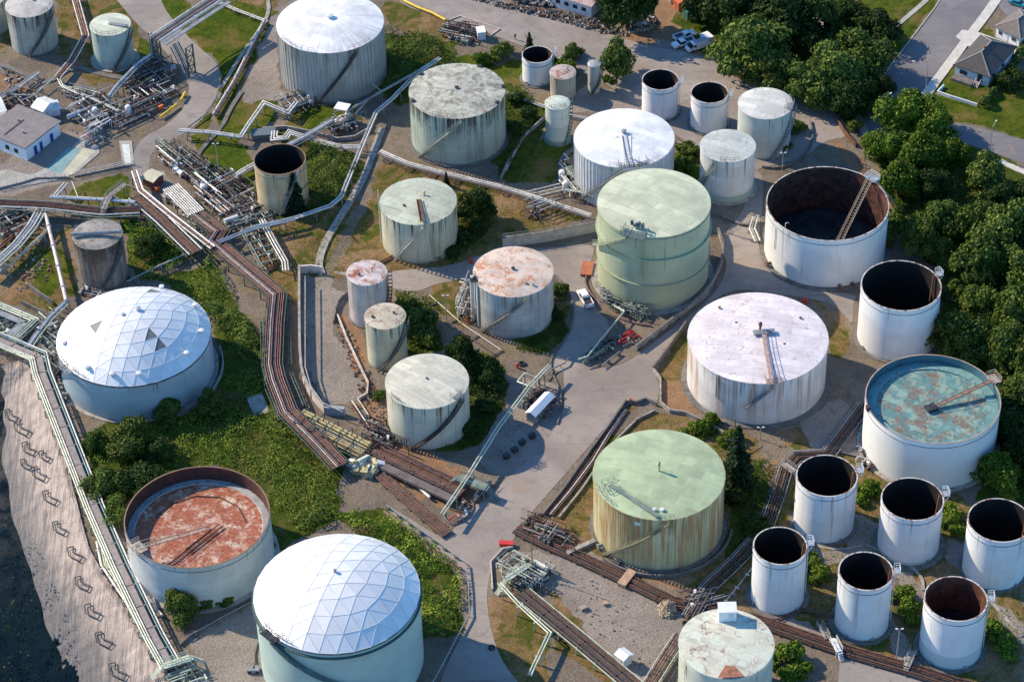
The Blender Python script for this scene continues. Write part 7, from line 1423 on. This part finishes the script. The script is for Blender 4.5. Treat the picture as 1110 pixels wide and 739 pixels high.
SLOPE=[(120,304),(180,304),(232,284),(258,334),(286,372),(288,424),(330,474),(362,506),(364,560),(290,590),(244,506),(170,520),(112,556),(92,480),(110,462),(200,452),(238,420),(236,360),(180,305)]
scrub('bramble_scrub','low bright brambles covering the slope between the domes and the red-brown pipe bundle',SLOPE,L_BR,8,.26,1.7,1,scale=.16,thr=.32)
scrub('dark_thicket','dark taller thickets standing in the brambles on the left slope',SLOPE,L_MID,9,.30,3.6,21,scale=.12,thr=.60)
scrub('dry_weeds','dry brownish weeds among the brambles on the left slope',SLOPE,L_DRY,3,.24,.8,31,scale=.14,thr=.54)
scrub('bramble_scrub','brambles between the bottom dome tank and the brown yard edge',[(360,562),(410,552),(440,574),(500,624),(501,660),(480,700),(455,690),(448,640),(410,590)],L_BR,8,.30,3.0,2,thr=.32)
scrub('ivy_scrub','ivy covering the bank right of the orange-rusted open tank',[(334,160),(384,168),(392,180),(374,214),(330,228),(300,232),(332,200)],L_MID,9,.30,2.6,3,thr=.3)
scrub('ivy_scrub','ivy on the bank right of the big cone-roof tank',[(412,38),(440,32),(474,44),(484,60),(460,72),(432,100),(412,108)],L_MID,9,.30,3.0,4,thr=.3)
scrub('undergrowth','undergrowth around the dark streaked tank and the racks',[(134,240),(180,246),(212,280),(180,300),(140,304),(140,270)],L_BR,8,.28,2.0,5,thr=.33)
scrub('undergrowth','undergrowth in the shade right of the beige-roofed tank',[(508,400),(545,396),(548,440),(524,478),(474,492),(508,450)],L_DARK,9,.28,2.0,6,thr=.3)
scrub('undergrowth','undergrowth inside the kerb of the orange-mottled tank',[(600,304),(616,330),(614,362),(592,384),(552,376),(590,360)],L_DARK,8,.24,1.2,7,thr=.36)
scrub('undergrowth','undergrowth right of the pale green roof tank',[(496,230),(530,214),(536,240),(512,268),(470,290),(450,288),(494,268)],L_DARK,8,.26,1.6,8,thr=.34)
scrub('undergrowth','undergrowth beside the two small rusted tanks',[(430,318),(462,324),(478,378),(444,384)],L_MID,9,.28,2.2,9,thr=.32)
scrub('undergrowth','undergrowth right of the mint green tank',[(786,500),(836,500),(838,560),(812,600),(786,600),(790,560)],L_DARK,8,.26,1.6,10,thr=.36)
scrub('forest_floor_scrub','low growth on the floor of the wood at the right edge',[(958,168),(985,172),(1040,182),(1090,200),(1140,225),(1140,540),(1062,530),(1086,430),(1022,372),(1022,300),(975,250)],L_DARK,2.2,.42,2.6,11,thr=.25)
scrub('undergrowth','undergrowth left of the slim white tank',[(546,96),(572,100),(584,126),(560,170),(548,186),(540,150)],L_MID,8,.26,1.6,12,thr=.36)
scrub('weeds','weeds around the lower right white tanks',[(830,600),(850,500),(930,530),(1040,540),(1110,600),(1110,720),(1000,720),(900,700),(850,660)],L_BR,2.6,.2,.7,13,thr=.5)
scrub('weeds','weeds in the dry ground of the mint green tank compound',[(610,560),(700,452),(760,462),(830,520),(830,600),(770,640),(640,620)],L_BR,2.6,.2,.7,14,thr=.5)
scrub('weeds','weeds on the dry slopes left of the centre',[(288,238),(392,218),(410,262),(500,290),(640,240),(600,220),(520,205),(410,262),(330,320)],L_BR,2.4,.2,.6,15,thr=.5)
scrub('dark_scrub','dark scrub at the foot of the bank in the lower left corner',[(-60,560),(0,540),(30,600),(44,680),(30,760),(-80,760)],L_CON,.7,.35,1.0,16,thr=.42)
